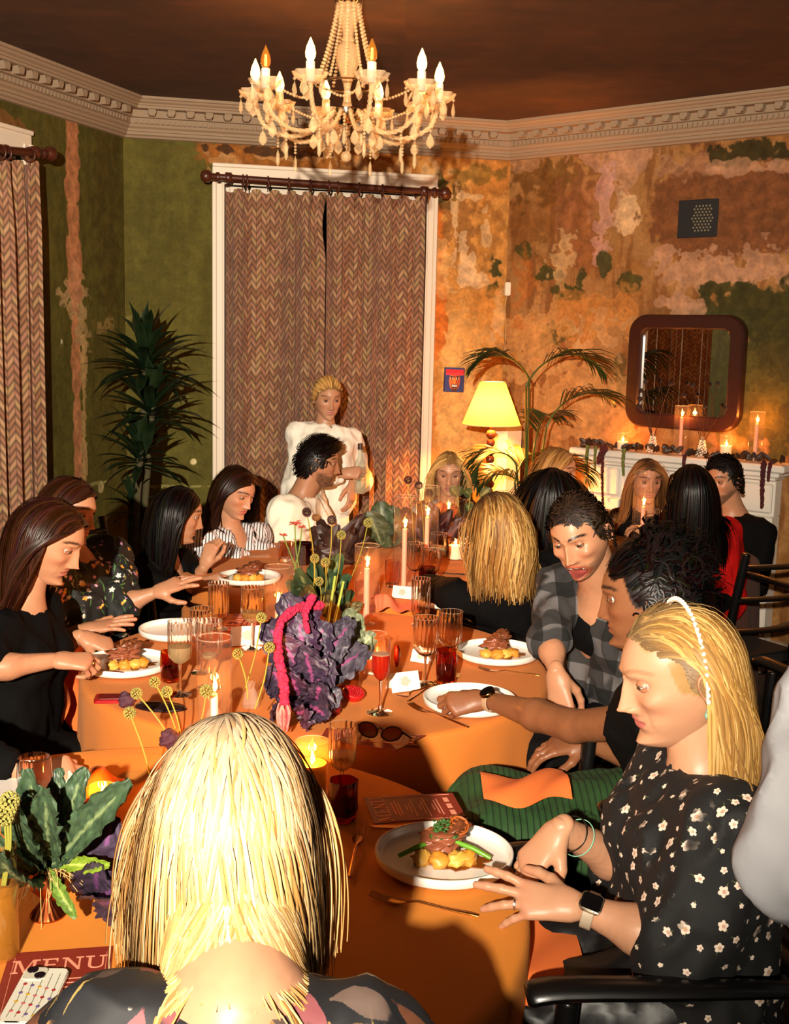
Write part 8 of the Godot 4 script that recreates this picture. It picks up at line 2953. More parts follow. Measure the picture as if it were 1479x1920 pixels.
func guests() -> void:
	cloth_mats()
	# 1. blonde guest seen from behind, nearest the camera
	var Hc := at(436, 1548, 1.20)
	var Nn := at(450, 1818, 1.06)
	person("person with pale blonde hair seen from behind, nearest the camera, in a dark leaf-print dress", {
		"P": Vector3(Nn.x - 0.02, 0.60, -0.96), "N": Nn, "H": Hc, "f": Vector3(-0.05, 0, -1), "look": Vector3(-0.12, -0.22, -1), "w": 0.128, "cell": 0.011, "skin": FAIR,
		"L": [at(120, 2010, 1.35), Vector3(-0.6, -0.4, 0.3)], "R": [at(700, 2050, 1.35), Vector3(0.8, -0.5, 0.3)],
		"head": {"res": 80, "hair": lin(196, 160, 104), "brow": lin(120, 86, 50)},
		"hair": [{"style": "long", "n": 3000, "len": [0.21, 0.29], "w": 0.0040, "steps": 18, "grav": 0.48, "thick": 0.006, "end": 0.13, "lift": 0.085, "wave": 0.05, "wfreq": 12.0, "zl": 0.05, "cols": [lin(170, 130, 80), lin(150, 110, 64), lin(184, 146, 96)], "root": lin(150, 130, 108), "root_len": 0.5, "part": 0.006, "fly": 0.0, "seed": 33}, {"style": "long", "n": 6500, "len": [0.22, 0.32], "w": 0.0021, "steps": 20, "grav": 0.46, "thick": 0.010, "end": 0.15, "lift": 0.10, "zl": 0.05, "spread": 1, "cols": [lin(196, 160, 106), lin(166, 122, 68), lin(206, 180, 138), lin(140, 98, 52), lin(184, 146, 90)], "root": lin(172, 152, 130), "root_len": 0.5, "part": 0.006, "fly": 0.003, "seed": 3, "wave": 0.07, "wfreq": 14.0}],
		"clothes": [{"type": "top", "called": "dress", "mat": M.floral_big, "neck": "scoop", "nr": 0.014, "rise": 0.075, "sleeve": 0.9, "loose": 0.008}, {"type": "legs", "called": "skirt", "mat": M.dark}]})
	# 2. woman with the headband, right front
	Hc = at(1272, 1268, 2.0)
	person("person in a black blouse with cream flowers, blonde hair behind a pearl headband", {
		"P": at(1285, 1830, 1.98), "N": at(1318, 1440, 2.0), "H": Hc, "f": Vector3(-1, 0, 0.02), "look": Vector3(-1, -0.24, 0.16), "up": Vector3(-0.05, 1, 0.0), "cell": 0.011, "skin": FAIR, "bulk": 1.14, "w": 0.165,
		"L": [at(1088, 1700, 1.86), at(1275, 1775, 1.80), Vector3(-0.95, 0.02, -0.18), Vector3(-0.05, 0.75, 0.65), "spread"],
		"R": [at(1052, 1552, 2.02), at(1200, 1640, 2.17), Vector3(-0.62, -0.72, 0.12), Vector3(-0.6, 0.55, 0.55), "relaxed"],
		"head": {"res": 150, "hair": lin(168, 130, 80), "brow": lin(120, 84, 56), "brow_w": 0.55, "eyes": 0.35, "smile": 0.7, "open": 0.004, "nose": 1.08, "lips": Color(0.42, 0.12, 0.10), "hairline": 0.088, "gaze": Vector3(0, -0.4, 1), "scale": 1.06, "jaw": 1.1},
		"hair": [{"style": "long", "n": 1500, "len": [0.42, 0.46], "w": 0.0045, "steps": 18, "grav": 0.5, "end": 0.18, "zl": -0.016, "zramp": 0.03, "thick": 0.01, "cols": [lin(150, 112, 62), lin(130, 94, 50)], "root": lin(104, 80, 54), "sweep": Vector3(0, 0.4, -2.2), "hairline": 0.086, "seed": 35}, {"style": "long", "n": 3200, "len": [0.42, 0.46], "w": 0.0019, "steps": 20, "grav": 0.5, "end": 0.19, "zl": -0.014, "zramp": 0.03, "thick": 0.02, "cols": [lin(176, 136, 74), lin(196, 160, 100), lin(146, 104, 50), lin(120, 84, 42)], "root": lin(120, 96, 66), "root_len": 0.16, "sweep": Vector3(0, 0.4, -2.2), "hairline": 0.086, "clear": 1.25, "seed": 8, "wave": 0.05, "wfreq": 14.0}, {"style": "long", "n": 420, "len": [0.3, 0.36], "w": 0.0026, "grav": 0.5, "thick": 0.02, "end": 0.22, "xroot": 0.035, "zroot": -0.02, "zl": 0.012, "cols": [lin(176, 136, 74), lin(150, 108, 54), lin(196, 160, 100)], "seed": 36, "wave": 0.05}],
		"clothes": [{"type": "top", "called": "blouse", "mat": M.floral_small, "neck": "crew", "collar": 0.02, "sleeve": 0.30, "puff": 0.02, "loose": 0.014, "folds": 0.008}, {"type": "legs", "called": "trousers", "mat": M.leather, "folds": 0.006}]})
	# 3. woman in black reaching over the table
	person("person in black with curly black hair, reaching a bare arm with a watch across", {
		"P": at(1290, 1545, 2.58), "N": at(1245, 1255, 2.62), "H": at(1212, 1122, 2.60), "f": Vector3(-1, 0, -0.12), "look": Vector3(-1, -0.16, -0.22), "cell": 0.011, "skin": BROWN, "bulk": 1.12, "w": 0.165, "l1": 0.30, "l2": 0.29,
		"L": [at(912, 1312, 2.98), at(1075, 1362, 2.68), Vector3(-1, -0.12, 0.1), Vector3(-0.25, 0.55, 0.8), "grip"],
		"R": [at(1105, 1392, 2.78), Vector3(0.4, -1, -0.3), Vector3(-1, -0.1, 0.1), Vector3(0, 1, 0.3), "relaxed"],
		"shL": Vector3(-0.03, -0.01, 0.02),
		"head": {"res": 120, "hair": lin(20, 14, 12), "nose": 0.9, "eyes": 0.6, "lips": Color(0.20, 0.06, 0.04), "scale": 1.05, "hairline": 0.072, "jaw": 1.15, "brow": Color(0.01, 0.007, 0.006)},
		"hair": [{"style": "back", "n": 900, "len": [0.1, 0.2], "w": 0.0035, "steps": 10, "grav": 0.0, "thick": 0.016, "cols": black_hair(), "bun": Vector3(0, 0.06, -0.115), "mat": M.hair_dark, "seed": 4, "fly": 0.1}, {"style": "short", "n": 900, "len": [0.07, 0.15], "w": 0.004, "steps": 14, "grav": 0.02, "thick": 0.05, "zroot": 0.005, "cols": black_hair(), "dir": Vector3(0, 0.7, -1.2), "mess": 0.8, "mat": M.hair_dark, "seed": 5, "wave": 0.55, "wfreq": 90.0, "clear": 0.0}],
		"clothes": [{"type": "top", "called": "dress_top", "mat": M.black, "neck": "scoop", "sleeve": -0.55, "loose": 0.01}, {"type": "legs", "called": "pleated_skirt", "mat": M.pleat, "skirt": true, "folds": 0.004, "loose": 0.012}], "thigh": 0.46, "legs": Vector3(-1, 0, 0.02)})
	# 4. laughing man in a checked shirt
	person("person with short dark hair and stubble, laughing, in a grey checked shirt", {
		"P": at(1150, 1330, 3.5), "N": at(1128, 1100, 3.32), "H": at(1088, 1003, 3.22), "f": Vector3(-0.72, 0, 0.6), "look": Vector3(-0.50, -0.40, 0.80), "up": Vector3(-0.24, 1, 0.05), "fem": false, "cell": 0.011, "skin": FAIR2, "w": 0.185,
		"R": [at(1042, 1258, 3.14), at(1030, 1200, 3.26), Vector3(0.12, -0.85, 0.35), Vector3(-0.5, 0.2, 0.8), "grip"], "L": [at(1215, 1330, 3.3), Vector3(0.6, -0.8, -0.2)],
		"head": {"res": 140, "hair": lin(28, 18, 13), "brow": lin(34, 20, 14), "brow_w": 1.0, "eyes": 0.32, "smile": 0.9, "open": 0.030, "beard": 0.45, "nose": 1.12, "jaw": 1.25, "width": 1.02, "gaze": Vector3(0.2, -0.2, 1)},
		"hair": [{"style": "short", "n": 1900, "len": [0.018, 0.036], "w": 0.0022, "steps": 6, "grav": 0.12, "thick": 0.014, "jit": 0.03,  "cols": [lin(36, 24, 18), lin(24, 16, 12), lin(52, 36, 26)], "dir": Vector3(0.35, 0.7, 0.5), "mess": 0.16, "seed": 6, "clear": 0.0}],
		"clothes": [{"type": "top", "called": "checked_shirt", "mat": M.check, "neck": "v", "collar": 0.03, "sleeve": 0.12, "loose": 0.014, "folds": 0.009}, {"type": "inner", "called": "t_shirt", "mat": M.black}, {"type": "legs", "called": "trousers", "mat": M.dark}]})
	# 5. blonde in black from behind
	person("person with long golden hair, in black, leaning on the table with back turned", {
		"P": at(1000, 1235, 4.25), "N": at(966, 1068, 4.16), "H": at(934, 985, 4.12), "f": Vector3(-0.60, 0, -0.8), "look": Vector3(-0.7, -0.32, -0.66), "skin": FAIR, "w": 0.165, "bulk": 1.08,
		"L": [at(800, 1098, 4.4), at(852, 1118, 4.12), Vector3(-0.5, -0.1, -0.8)], "R": [at(905, 1110, 4.65), Vector3(0.8, -0.6, 0.3)],
		"head": {"res": 70, "hair": lin(130, 92, 50)},
		"hair": [{"style": "long", "n": 2000, "len": [0.48, 0.5], "end": 0.21, "zl": 0.06, "w": 0.0030, "steps": 18, "grav": 0.6, "thick": 0.024, "cols": [lin(176, 130, 68), lin(136, 92, 44), lin(200, 160, 100), lin(92, 58, 28)], "root": lin(96, 62, 34), "root_len": 0.25, "wave": 0.2, "wfreq": 24.0, "seed": 9, "part": 0.01}],
		"clothes": [{"type": "top", "called": "black_jumper", "mat": M.black, "neck": "crew", "sleeve": 0.95, "loose": 0.016}, {"type": "legs", "called": "trousers", "mat": M.dark}]})
	# 6. far blonde facing the camera
	person("person with long blonde hair facing the camera at the far end of the tables", {
		"P": Vector3(0.30, 0.58, -6.28), "N": at(842, 944, 6.25), "H": at(842, 888, 6.2), "f": Vector3(-0.05, 0, 1), "look": Vector3(-0.03, -0.2, 1), "skin": FAIR, "cell": 0.016,
		"head": {"res": 96, "hair": lin(150, 112, 64), "brow": lin(100, 66, 40), "eyes": 0.4, "lips": Color(0.34, 0.09, 0.08)},
		"hair": [{"style": "long", "n": 1000, "len": [0.42, 0.46], "end": 0.19, "zl": 0.035, "w": 0.0045, "grav": 0.7, "cols": [lin(196, 150, 84), lin(160, 112, 56), lin(216, 176, 110)], "root": lin(110, 76, 42), "seed": 12, "clear": 1.0, "part": 0.01, "wave": 0.05}],
		"clothes": [{"type": "top", "called": "pale_top", "mat": M.grey, "neck": "v", "sleeve": 0.9}, {"type": "legs", "called": "trousers", "mat": M.dark}]})
	# 7. man in the white T-shirt
	person("person with short black hair and beard in a loose white T-shirt, turned right", {
		"P": at(556, 1100, 5.92), "N": at(562, 928, 5.92), "H": at(596, 868, 5.92), "f": Vector3(0.86, 0, 0.25), "look": Vector3(0.97, -0.16, -0.10), "fem": false, "skin": TAN, "cell": 0.014, "w": 0.20,
		"head": {"res": 100, "hair": lin(20, 14, 11), "brow": lin(22, 14, 10), "beard": 0.85, "eyes": 0.5, "scale": 1.06, "nose": 1.15, "jaw": 1.15},
		"hair": [{"style": "short", "n": 1300, "len": [0.035, 0.06], "w": 0.004, "steps": 6, "grav": 0.05, "thick": 0.026, "cols": black_hair(), "dir": Vector3(0, 0.7, 0.7), "mess": 0.14, "jit": 0.03, "seed": 14, "clear": 0.0, "mat": M.hair_dark}],
		"R": [at(640, 1040, 5.75), Vector3(-0.3, -1, 0.3)], "L": [at(640, 1030, 6.1), Vector3(0.3, -1, -0.3)],
		"clothes": [{"type": "top", "called": "white_t_shirt", "mat": M.tee, "neck": "crew", "sleeve": -0.1, "loose": 0.03, "folds": 0.014, "ffreq": 6.0}, {"type": "legs", "called": "trousers", "mat": M.dark}]})
	# 8. standing waitress
	person("person standing in white before the curtain, fair hair tied back, holding a bottle", {
		"P": Vector3(-0.43, 0.90, -6.38), "N": at(610, 797, 6.42), "H": at(614, 748, 6.38), "f": Vector3(0.25, 0, 1), "look": Vector3(0.32, -0.22, 0.92), "skin": FAIR, "sit": false, "cell": 0.014, "w": 0.152,
		"R": [at(640, 888, 6.12), at(575, 905, 6.30), Vector3(0.9, 0.1, 0.2), Vector3(0.1, 0.4, 0.9), "grip"], "L": [at(660, 905, 6.30), Vector3(0.3, -1, -0.7), Vector3(0.0, -0.95, 0.3), Vector3(0.8, 0, 0.5), "relaxed"],
		"head": {"res": 110, "hair": lin(140, 104, 56), "brow": lin(110, 72, 44), "eyes": 0.55, "lips": Color(0.40, 0.15, 0.12), "scale": 0.97},
		"hair": [{"style": "back", "n": 1000, "len": [0.1, 0.2], "w": 0.004, "steps": 10, "grav": 0.0, "thick": 0.014, "cols": [lin(200, 152, 84), lin(170, 122, 62), lin(214, 172, 104)], "root": lin(130, 92, 50), "bun": Vector3(0, -0.01, -0.125), "seed": 15}],
		"clothes": [{"type": "top", "called": "white_blouse", "mat": M.white, "neck": "crew", "collar": 0.012, "sleeve": 0.92, "loose": 0.016, "folds": 0.010}, {"type": "legs", "called": "white_apron_skirt", "mat": M.white, "skirt": true, "loose": 0.01}]})
	# 9. brown-haired woman, left front
	person("person with long straight brown hair, in black, cutting food at the left", {
		"P": at(20, 1440, 3.30), "N": at(44, 1125, 3.32), "H": at(88, 1012, 3.32), "f": Vector3(0.98, 0, 0.1), "look": Vector3(0.90, -0.44, 0.10), "skin": FAIR2, "cell": 0.012,
		"R": [at(100, 1238, 3.12), at(-45, 1258, 3.02), Vector3(0.95, -0.08, -0.25), Vector3(0.1, 0.9, 0.45), "grip"], "L": [at(150, 1193, 3.5), Vector3(-0.2, -1, -0.5), Vector3(0.85, -0.3, -0.1), Vector3(0.2, 0.9, 0.4), "pinch"],
		"head": {"res": 130, "hair": lin(50, 24, 14), "brow": lin(52, 28, 18), "eyes": 0.3, "smile": 0.3, "nose": 1.05, "scale": 1.06, "gaze": Vector3(0, -0.5, 1), "lips": Color(0.40, 0.12, 0.09)},
		"hair": [{"style": "long", "n": 2400, "len": [0.54, 0.58], "end": 0.30, "zl": 0.008, "w": 0.0028, "steps": 20, "grav": 0.6, "thick": 0.02, "cols": brunette(), "seed": 16, "clear": 1.2, "sweep": Vector3(0, 0, -0.6), "mat": M.hair_dark, "part": 0.0, "wave": 0.04, "wfreq": 14.0}, {"style": "long", "n": 420, "len": [0.5, 0.58], "end": 0.36, "zl": 0.03, "xs": -1.0, "xroot": 0.03, "zroot": 0.02, "w": 0.003, "steps": 20, "grav": 0.7, "thick": 0.02, "cols": brunette(), "seed": 37, "mat": M.hair_dark}],
		"clothes": [{"type": "top", "called": "black_dress", "mat": M.black, "neck": "crew", "sleeve": -0.12, "puff": 0.02, "loose": 0.01}, {"type": "legs", "called": "skirt", "mat": M.black2, "skirt": true}]})
	# 10. woman in the meadow-flower dress, mostly behind 9
	person("person in a black dress with pink and orange flowers, both hands raised", {
		"P": at(150, 1300, 4.05), "N": at(142, 1040, 4.02), "H": at(128, 958, 3.98), "f": Vector3(0.92, 0, 0.4), "look": Vector3(0.85, -0.22, 0.25), "skin": FAIR2, "w": 0.165, "bulk": 1.08, "cell": 0.012,
		"R": [at(150, 1182, 3.72), Vector3(-0.3, -1, 0.4), Vector3(0.93, 0.18, -0.1), Vector3(-0.25, 0.92, 0.3), "flat"], "L": [at(288, 1112, 4.05), at(215, 1140, 4.05), Vector3(0.9, 0.40, 0.0), Vector3(-0.2, 0.75, 0.6), "spread"],
		"head": {"res": 80, "hair": lin(60, 30, 18), "eyes": 0.5},
		"hair": [{"style": "long", "n": 900, "len": [0.3, 0.32], "end": 0.12, "zl": 0.0, "w": 0.005, "cols": brunette(), "seed": 17, "mat": M.hair_dark}],
		"clothes": [{"type": "top", "called": "flowered_dress", "mat": M.floral_meadow, "neck": "crew", "sleeve": 0.12, "puff": 0.028, "loose": 0.018, "folds": 0.012}, {"type": "legs", "called": "flowered_skirt", "mat": M.floral_meadow, "skirt": true, "folds": 0.01}]})
	# 11. black-haired woman with the V-neck
	person("person with long black hair in a black V-neck dress, one hand raised", {
		"P": at(290, 1200, 4.85), "N": at(306, 1040, 4.84), "H": at(332, 966, 4.80), "f": Vector3(0.85, 0, 0.35), "look": Vector3(0.92, -0.22, -0.22), "skin": TAN * 1.15, "cell": 0.013, "w": 0.16,
		"R": [at(368, 1097, 4.62), at(315, 1118, 4.68), Vector3(0.93, 0.22, -0.1), Vector3(-0.2, 0.7, 0.6), "pinch"], "L": [at(383, 1062, 4.78), at(360, 1100, 4.9), Vector3(0.32, 0.92, 0.05), Vector3(-0.3, 0.2, 0.9), "grip"],
		"head": {"res": 90, "hair": lin(16, 12, 11), "eyes": 0.4, "nose": 1.05, "scale": 1.03},
		"hair": [{"style": "long", "n": 1300, "len": [0.4, 0.44], "end": 0.17, "zl": 0.022, "w": 0.0045, "grav": 0.6, "cols": black_hair(), "seed": 18, "mat": M.hair_dark, "thick": 0.022, "sweep": Vector3(0, 0, -0.3), "fly": 0.06}],
		"clothes": [{"type": "top", "called": "black_v_neck", "mat": M.black, "neck": "v", "sleeve": 0.75, "loose": 0.016}, {"type": "legs", "called": "skirt", "mat": M.black, "skirt": true}]})
	# 12. brunette in the striped blouse
	person("person with dark brown hair in a black vest over a white striped blouse", {
		"P": at(420, 1110, 5.45), "N": at(432, 990, 5.42), "H": at(440, 922, 5.36), "f": Vector3(0.72, 0, 0.65), "look": Vector3(0.74, -0.36, 0.52), "skin": FAIR, "cell": 0.013, "w": 0.155,
		"R": [at(462, 1052, 5.20), at(398, 1058, 5.28), Vector3(0.94, 0.1, 0.1), Vector3(-0.1, 0.8, 0.5), "pinch"], "L": [at(508, 1040, 5.42), at(470, 1030, 5.5), Vector3(0.9, -0.2, 0.2), Vector3(0, 0.9, 0.3), "relaxed"],
		"head": {"res": 110, "hair": lin(40, 20, 14), "brow": lin(34, 18, 12), "eyes": 0.25, "gaze": Vector3(0, -0.5, 1), "scale": 1.04, "lips": Color(0.42, 0.13, 0.10)},
		"hair": [{"style": "long", "n": 1400, "len": [0.46, 0.5], "end": 0.24, "zl": 0.028, "w": 0.0045, "grav": 0.6, "cols": [lin(36, 17, 12), lin(26, 13, 9), lin(46, 23, 15)], "seed": 19, "mat": M.hair_dark, "clear": 1.05, "part": 0.0, "wave": 0.04}],
		"clothes": [{"type": "top", "called": "striped_blouse", "mat": M.stripe, "neck": "v", "sleeve": 0.95, "puff": 0.024, "loose": 0.012, "folds": 0.010}, {"type": "inner_vest", "called": "black_vest", "mat": M.black}, {"type": "legs", "called": "trousers", "mat": M.dark}]})
	# back right tables
	person("person with long black hair seen from behind, just left of the laughing man", {
		"P": Vector3(0.70, 0.58, -4.86), "N": at(1032, 996, 4.85), "H": at(1034, 930, 4.88), "f": Vector3(0.3, 0, -1), "look": Vector3(0.25, -0.1, -1), "skin": FAIR2, "cell": 0.016,
		"head": {"res": 60, "hair": lin(14, 11, 10)},
		"hair": [{"style": "long", "n": 800, "len": [0.5, 0.52], "end": 0.27, "w": 0.006, "cols": black_hair(), "seed": 20, "mat": M.hair_dark}],
		"clothes": [{"type": "top", "called": "black_top", "mat": M.black, "neck": "crew", "sleeve": 0.95}, {"type": "legs", "called": "trousers", "mat": M.dark}]})
	person("person with fair wavy hair turned to the right beside the palm", {
		"P": Vector3(0.80, 0.58, -5.95), "N": at(1040, 940, 5.95), "H": at(1043, 884, 5.9), "f": Vector3(0.8, 0, 0.3), "look": Vector3(0.85, -0.15, 0.35), "skin": FAIR2, "cell": 0.017,
		"head": {"res": 70, "hair": lin(110, 76, 40)},
		"hair": [{"style": "long", "n": 800, "len": [0.3, 0.36], "end": 0.16, "zl": 0.02, "w": 0.006, "cols": [lin(150, 104, 54), lin(120, 80, 40), lin(176, 130, 74)], "seed": 21, "wave": 0.1}],
		"clothes": [{"type": "top", "called": "black_top", "mat": M.black, "neck": "crew", "sleeve": 0.95}, {"type": "legs", "called": "trousers", "mat": M.dark}]})
	person("person with light brown hair facing the camera in front of the fireplace", {
		"P": Vector3(1.33, 0.58, -6.12), "N": at(1212, 962, 6.1), "H": at(1212, 902, 6.05), "f": Vector3(-0.1, 0, 1), "look": Vector3(0.05, -0.12, 1), "skin": FAIR2, "cell": 0.016,
		"head": {"res": 90, "hair": lin(80, 50, 28), "eyes": 0.5, "brow": lin(60, 34, 20), "lips": Color(0.32, 0.10, 0.08)},
		"hair": [{"style": "long", "n": 900, "len": [0.44, 0.48], "end": 0.22, "zl": 0.03, "w": 0.0055, "grav": 0.7, "cols": [lin(130, 84, 46), lin(96, 60, 32), lin(150, 100, 58)], "root": lin(70, 44, 26), "seed": 22, "clear": 1.0, "part": -0.008}],
		"clothes": [{"type": "top", "called": "black_top", "mat": M.black, "neck": "crew", "sleeve": 0.95}, {"type": "legs", "called": "trousers", "mat": M.dark}]})
	person("person in a bright red jumper with long black hair, back to the camera", {
		"P": at(1320, 1120, 5.02), "N": at(1312, 985, 5.0), "H": at(1296, 922, 5.0), "f": Vector3(-0.5, 0, -0.85), "look": Vector3(-0.5, -0.05, -0.85), "skin": FAIR2, "cell": 0.015, "w": 0.165,
		"L": [at(1225, 1010, 5.15), at(1240, 1040, 4.98), Vector3(-0.5, 0.3, -0.6)],
		"head": {"res": 60, "hair": lin(14, 11, 10)},
		"hair": [{"style": "long", "n": 900, "len": [0.5, 0.52], "end": 0.28, "w": 0.0055, "grav": 0.7, "cols": black_hair(), "seed": 23, "mat": M.hair_dark}],
		"clothes": [{"type": "top", "called": "red_jumper", "mat": M.red, "neck": "crew", "sleeve": 0.92, "loose": 0.014}, {"type": "legs", "called": "trousers", "mat": M.dark}]})
	person("person with short dark hair and beard in black by the fireplace end", {
		"P": Vector3(1.70, 0.58, -5.80), "N": at(1378, 958, 5.78), "H": at(1356, 902, 5.75), "f": Vector3(-0.7, 0, 0.6), "look": Vector3(-0.72, -0.12, 0.62), "fem": false, "skin": FAIR2, "cell": 0.016,
		"head": {"res": 90, "hair": lin(28, 18, 13), "beard": 0.6, "eyes": 0.5, "brow": lin(26, 16, 12)},
		"hair": [{"style": "short", "n": 900, "len": [0.03, 0.05], "w": 0.005, "steps": 5, "grav": 0.05, "thick": 0.02, "cols": black_hair(), "dir": Vector3(0, 0.7, 0.6), "seed": 24, "clear": 0.0}],
		"clothes": [{"type": "top", "called": "black_top", "mat": M.black, "neck": "crew", "sleeve": 0.95}, {"type": "legs", "called": "trousers", "mat": M.dark}]})
	# white-sleeved person at the right edge, almost outside the frame
	person("person in a white shirt cut off by the right edge, only back and sleeve showing", {
		"P": Vector3(0.89, 0.92, -1.62), "N": Vector3(0.86, 1.42, -1.66), "H": Vector3(0.86, 1.60, -1.66), "f": Vector3(0.75, 0, -0.6), "look": Vector3(0.8, -0.2, -0.5), "fem": false, "sit": false, "skin": FAIR2, "cell": 0.013,
		"L": [at(1560, 1720, 1.80), at(1482, 1610, 1.66), Vector3(1, 0, -0.1)], "R": [Vector3(1.1, 1.05, -1.5), Vector3(0.5, -0.6, 0.5)],
		"head": {"res": 50, "hair": lin(40, 26, 18)},
		"hair": [{"style": "short", "n": 500, "len": [0.03, 0.05], "w": 0.005, "steps": 5, "grav": 0.05, "cols": black_hair(), "seed": 25, "clear": 0.0}],
		"clothes": [{"type": "top", "called": "white_shirt", "mat": M.shirtwhite, "neck": "crew", "sleeve": 0.95, "loose": 0.028, "puff": 0.008, "folds": 0.012, "ffreq": 6.0}, {"type": "legs", "called": "trousers", "mat": M.dark}]})
	# left edge: a hand at the nearest table
	person("person in black at the left edge, only the fingertips showing behind the kale", {
		"P": Vector3(-1.42, 0.58, -2.45), "N": Vector3(-1.36, 1.06, -2.45), "H": Vector3(-1.30, 1.22, -2.45), "f": Vector3(1, 0, 0.1), "look": Vector3(1, -0.2, 0.1), "skin": FAIR2, "cell": 0.015,
		"L": [at(52, 1452, 2.50), Vector3(-0.2, -1, -0.4), Vector3(0.95, 0.15, 0.0), Vector3(-0.2, 0.6, 0.75), "grip"],
		"head": {"res": 50, "hair": lin(40, 22, 14)},
		"hair": [{"style": "long", "n": 500, "len": [0.2, 0.3], "w": 0.006, "cols": brunette(), "seed": 26}],
		"clothes": [{"type": "top", "called": "black_top", "mat": M.black, "neck": "crew", "sleeve": 0.9}, {"type": "legs", "called": "trousers", "mat": M.dark}]})
	var t := Time.get_ticks_msec()
	finish_people()
	print("people ", Time.get_ticks_msec() - t)
# ---------------------------------------------------------------- what the guests wear, hold and sit on
func guest(words_: String) -> Dictionary:
	for o in people:
		if words_ in o.root.get_meta("label"): return o
	return {}

func make_chair(p: Vector3, face: Vector3, label: String, arm_h := 0.73) -> void:
	if not M.has("chair"):
		M.chair = mat(rgb(12, 11, 11), 0.28)
		M.seat = mat(rgb(20, 17, 16), 0.7)
	var root := thing("armchair", label, "chair", Vector3(p.x, 0, p.z), 0, "black dining chairs")
	root.basis = along(face)
	var mb := MB.new()
	mb.slab(Transform3D(Basis(Vector3.RIGHT, -PI / 2), Vector3(0, 0.42, 0)), rounded(0.48, 0.46, 0.06), 0.045, 0.01)
	obj("seat", mb, M.seat, root)
	for s in [-1.0, 1.0]:
		for f in [-1.0, 1.0]:
			mb = MB.new()
			mb.tube([Vector3(s * 0.235, arm_h - 0.03 if f > 0 else 0.43, f * 0.19), Vector3(s * 0.25, 0.0, f * 0.23)], [0.019, 0.014], 10)
			obj("leg", mb, M.chair, root)
		mb = MB.new()
		mb.tube(cr([Vector3(s * 0.235, arm_h, -0.23), Vector3(s * 0.25, arm_h + 0.005, 0.0), Vector3(s * 0.25, arm_h, 0.20), Vector3(s * 0.25, arm_h - 0.012, 0.26)], 5), [0.016, 0.018, 0.02, 0.022, 0.024, 0.026, 0.027, 0.028, 0.028, 0.029, 0.029, 0.03, 0.03, 0.03, 0.028, 0.022], 12, true, 0.62)
		obj("armrest", mb, M.chair, root)
		mb = MB.new()
		mb.tube([Vector3(s * 0.21, 0.43, -0.22), Vector3(s * 0.225, 0.94, -0.33)], 0.018, 10)
		obj("back_post", mb, M.chair, root)
	for k in 3:
		mb = MB.new()
		var y := 0.60 + k * 0.14
		mb.tube(cr([Vector3(-0.215, y, -0.26 - k * 0.028), Vector3(0, y, -0.31 - k * 0.028), Vector3(0.215, y, -0.26 - k * 0.028)], 6), 0.03, 10, true, 0.35)
		obj("back_rail", mb, M.chair, root)

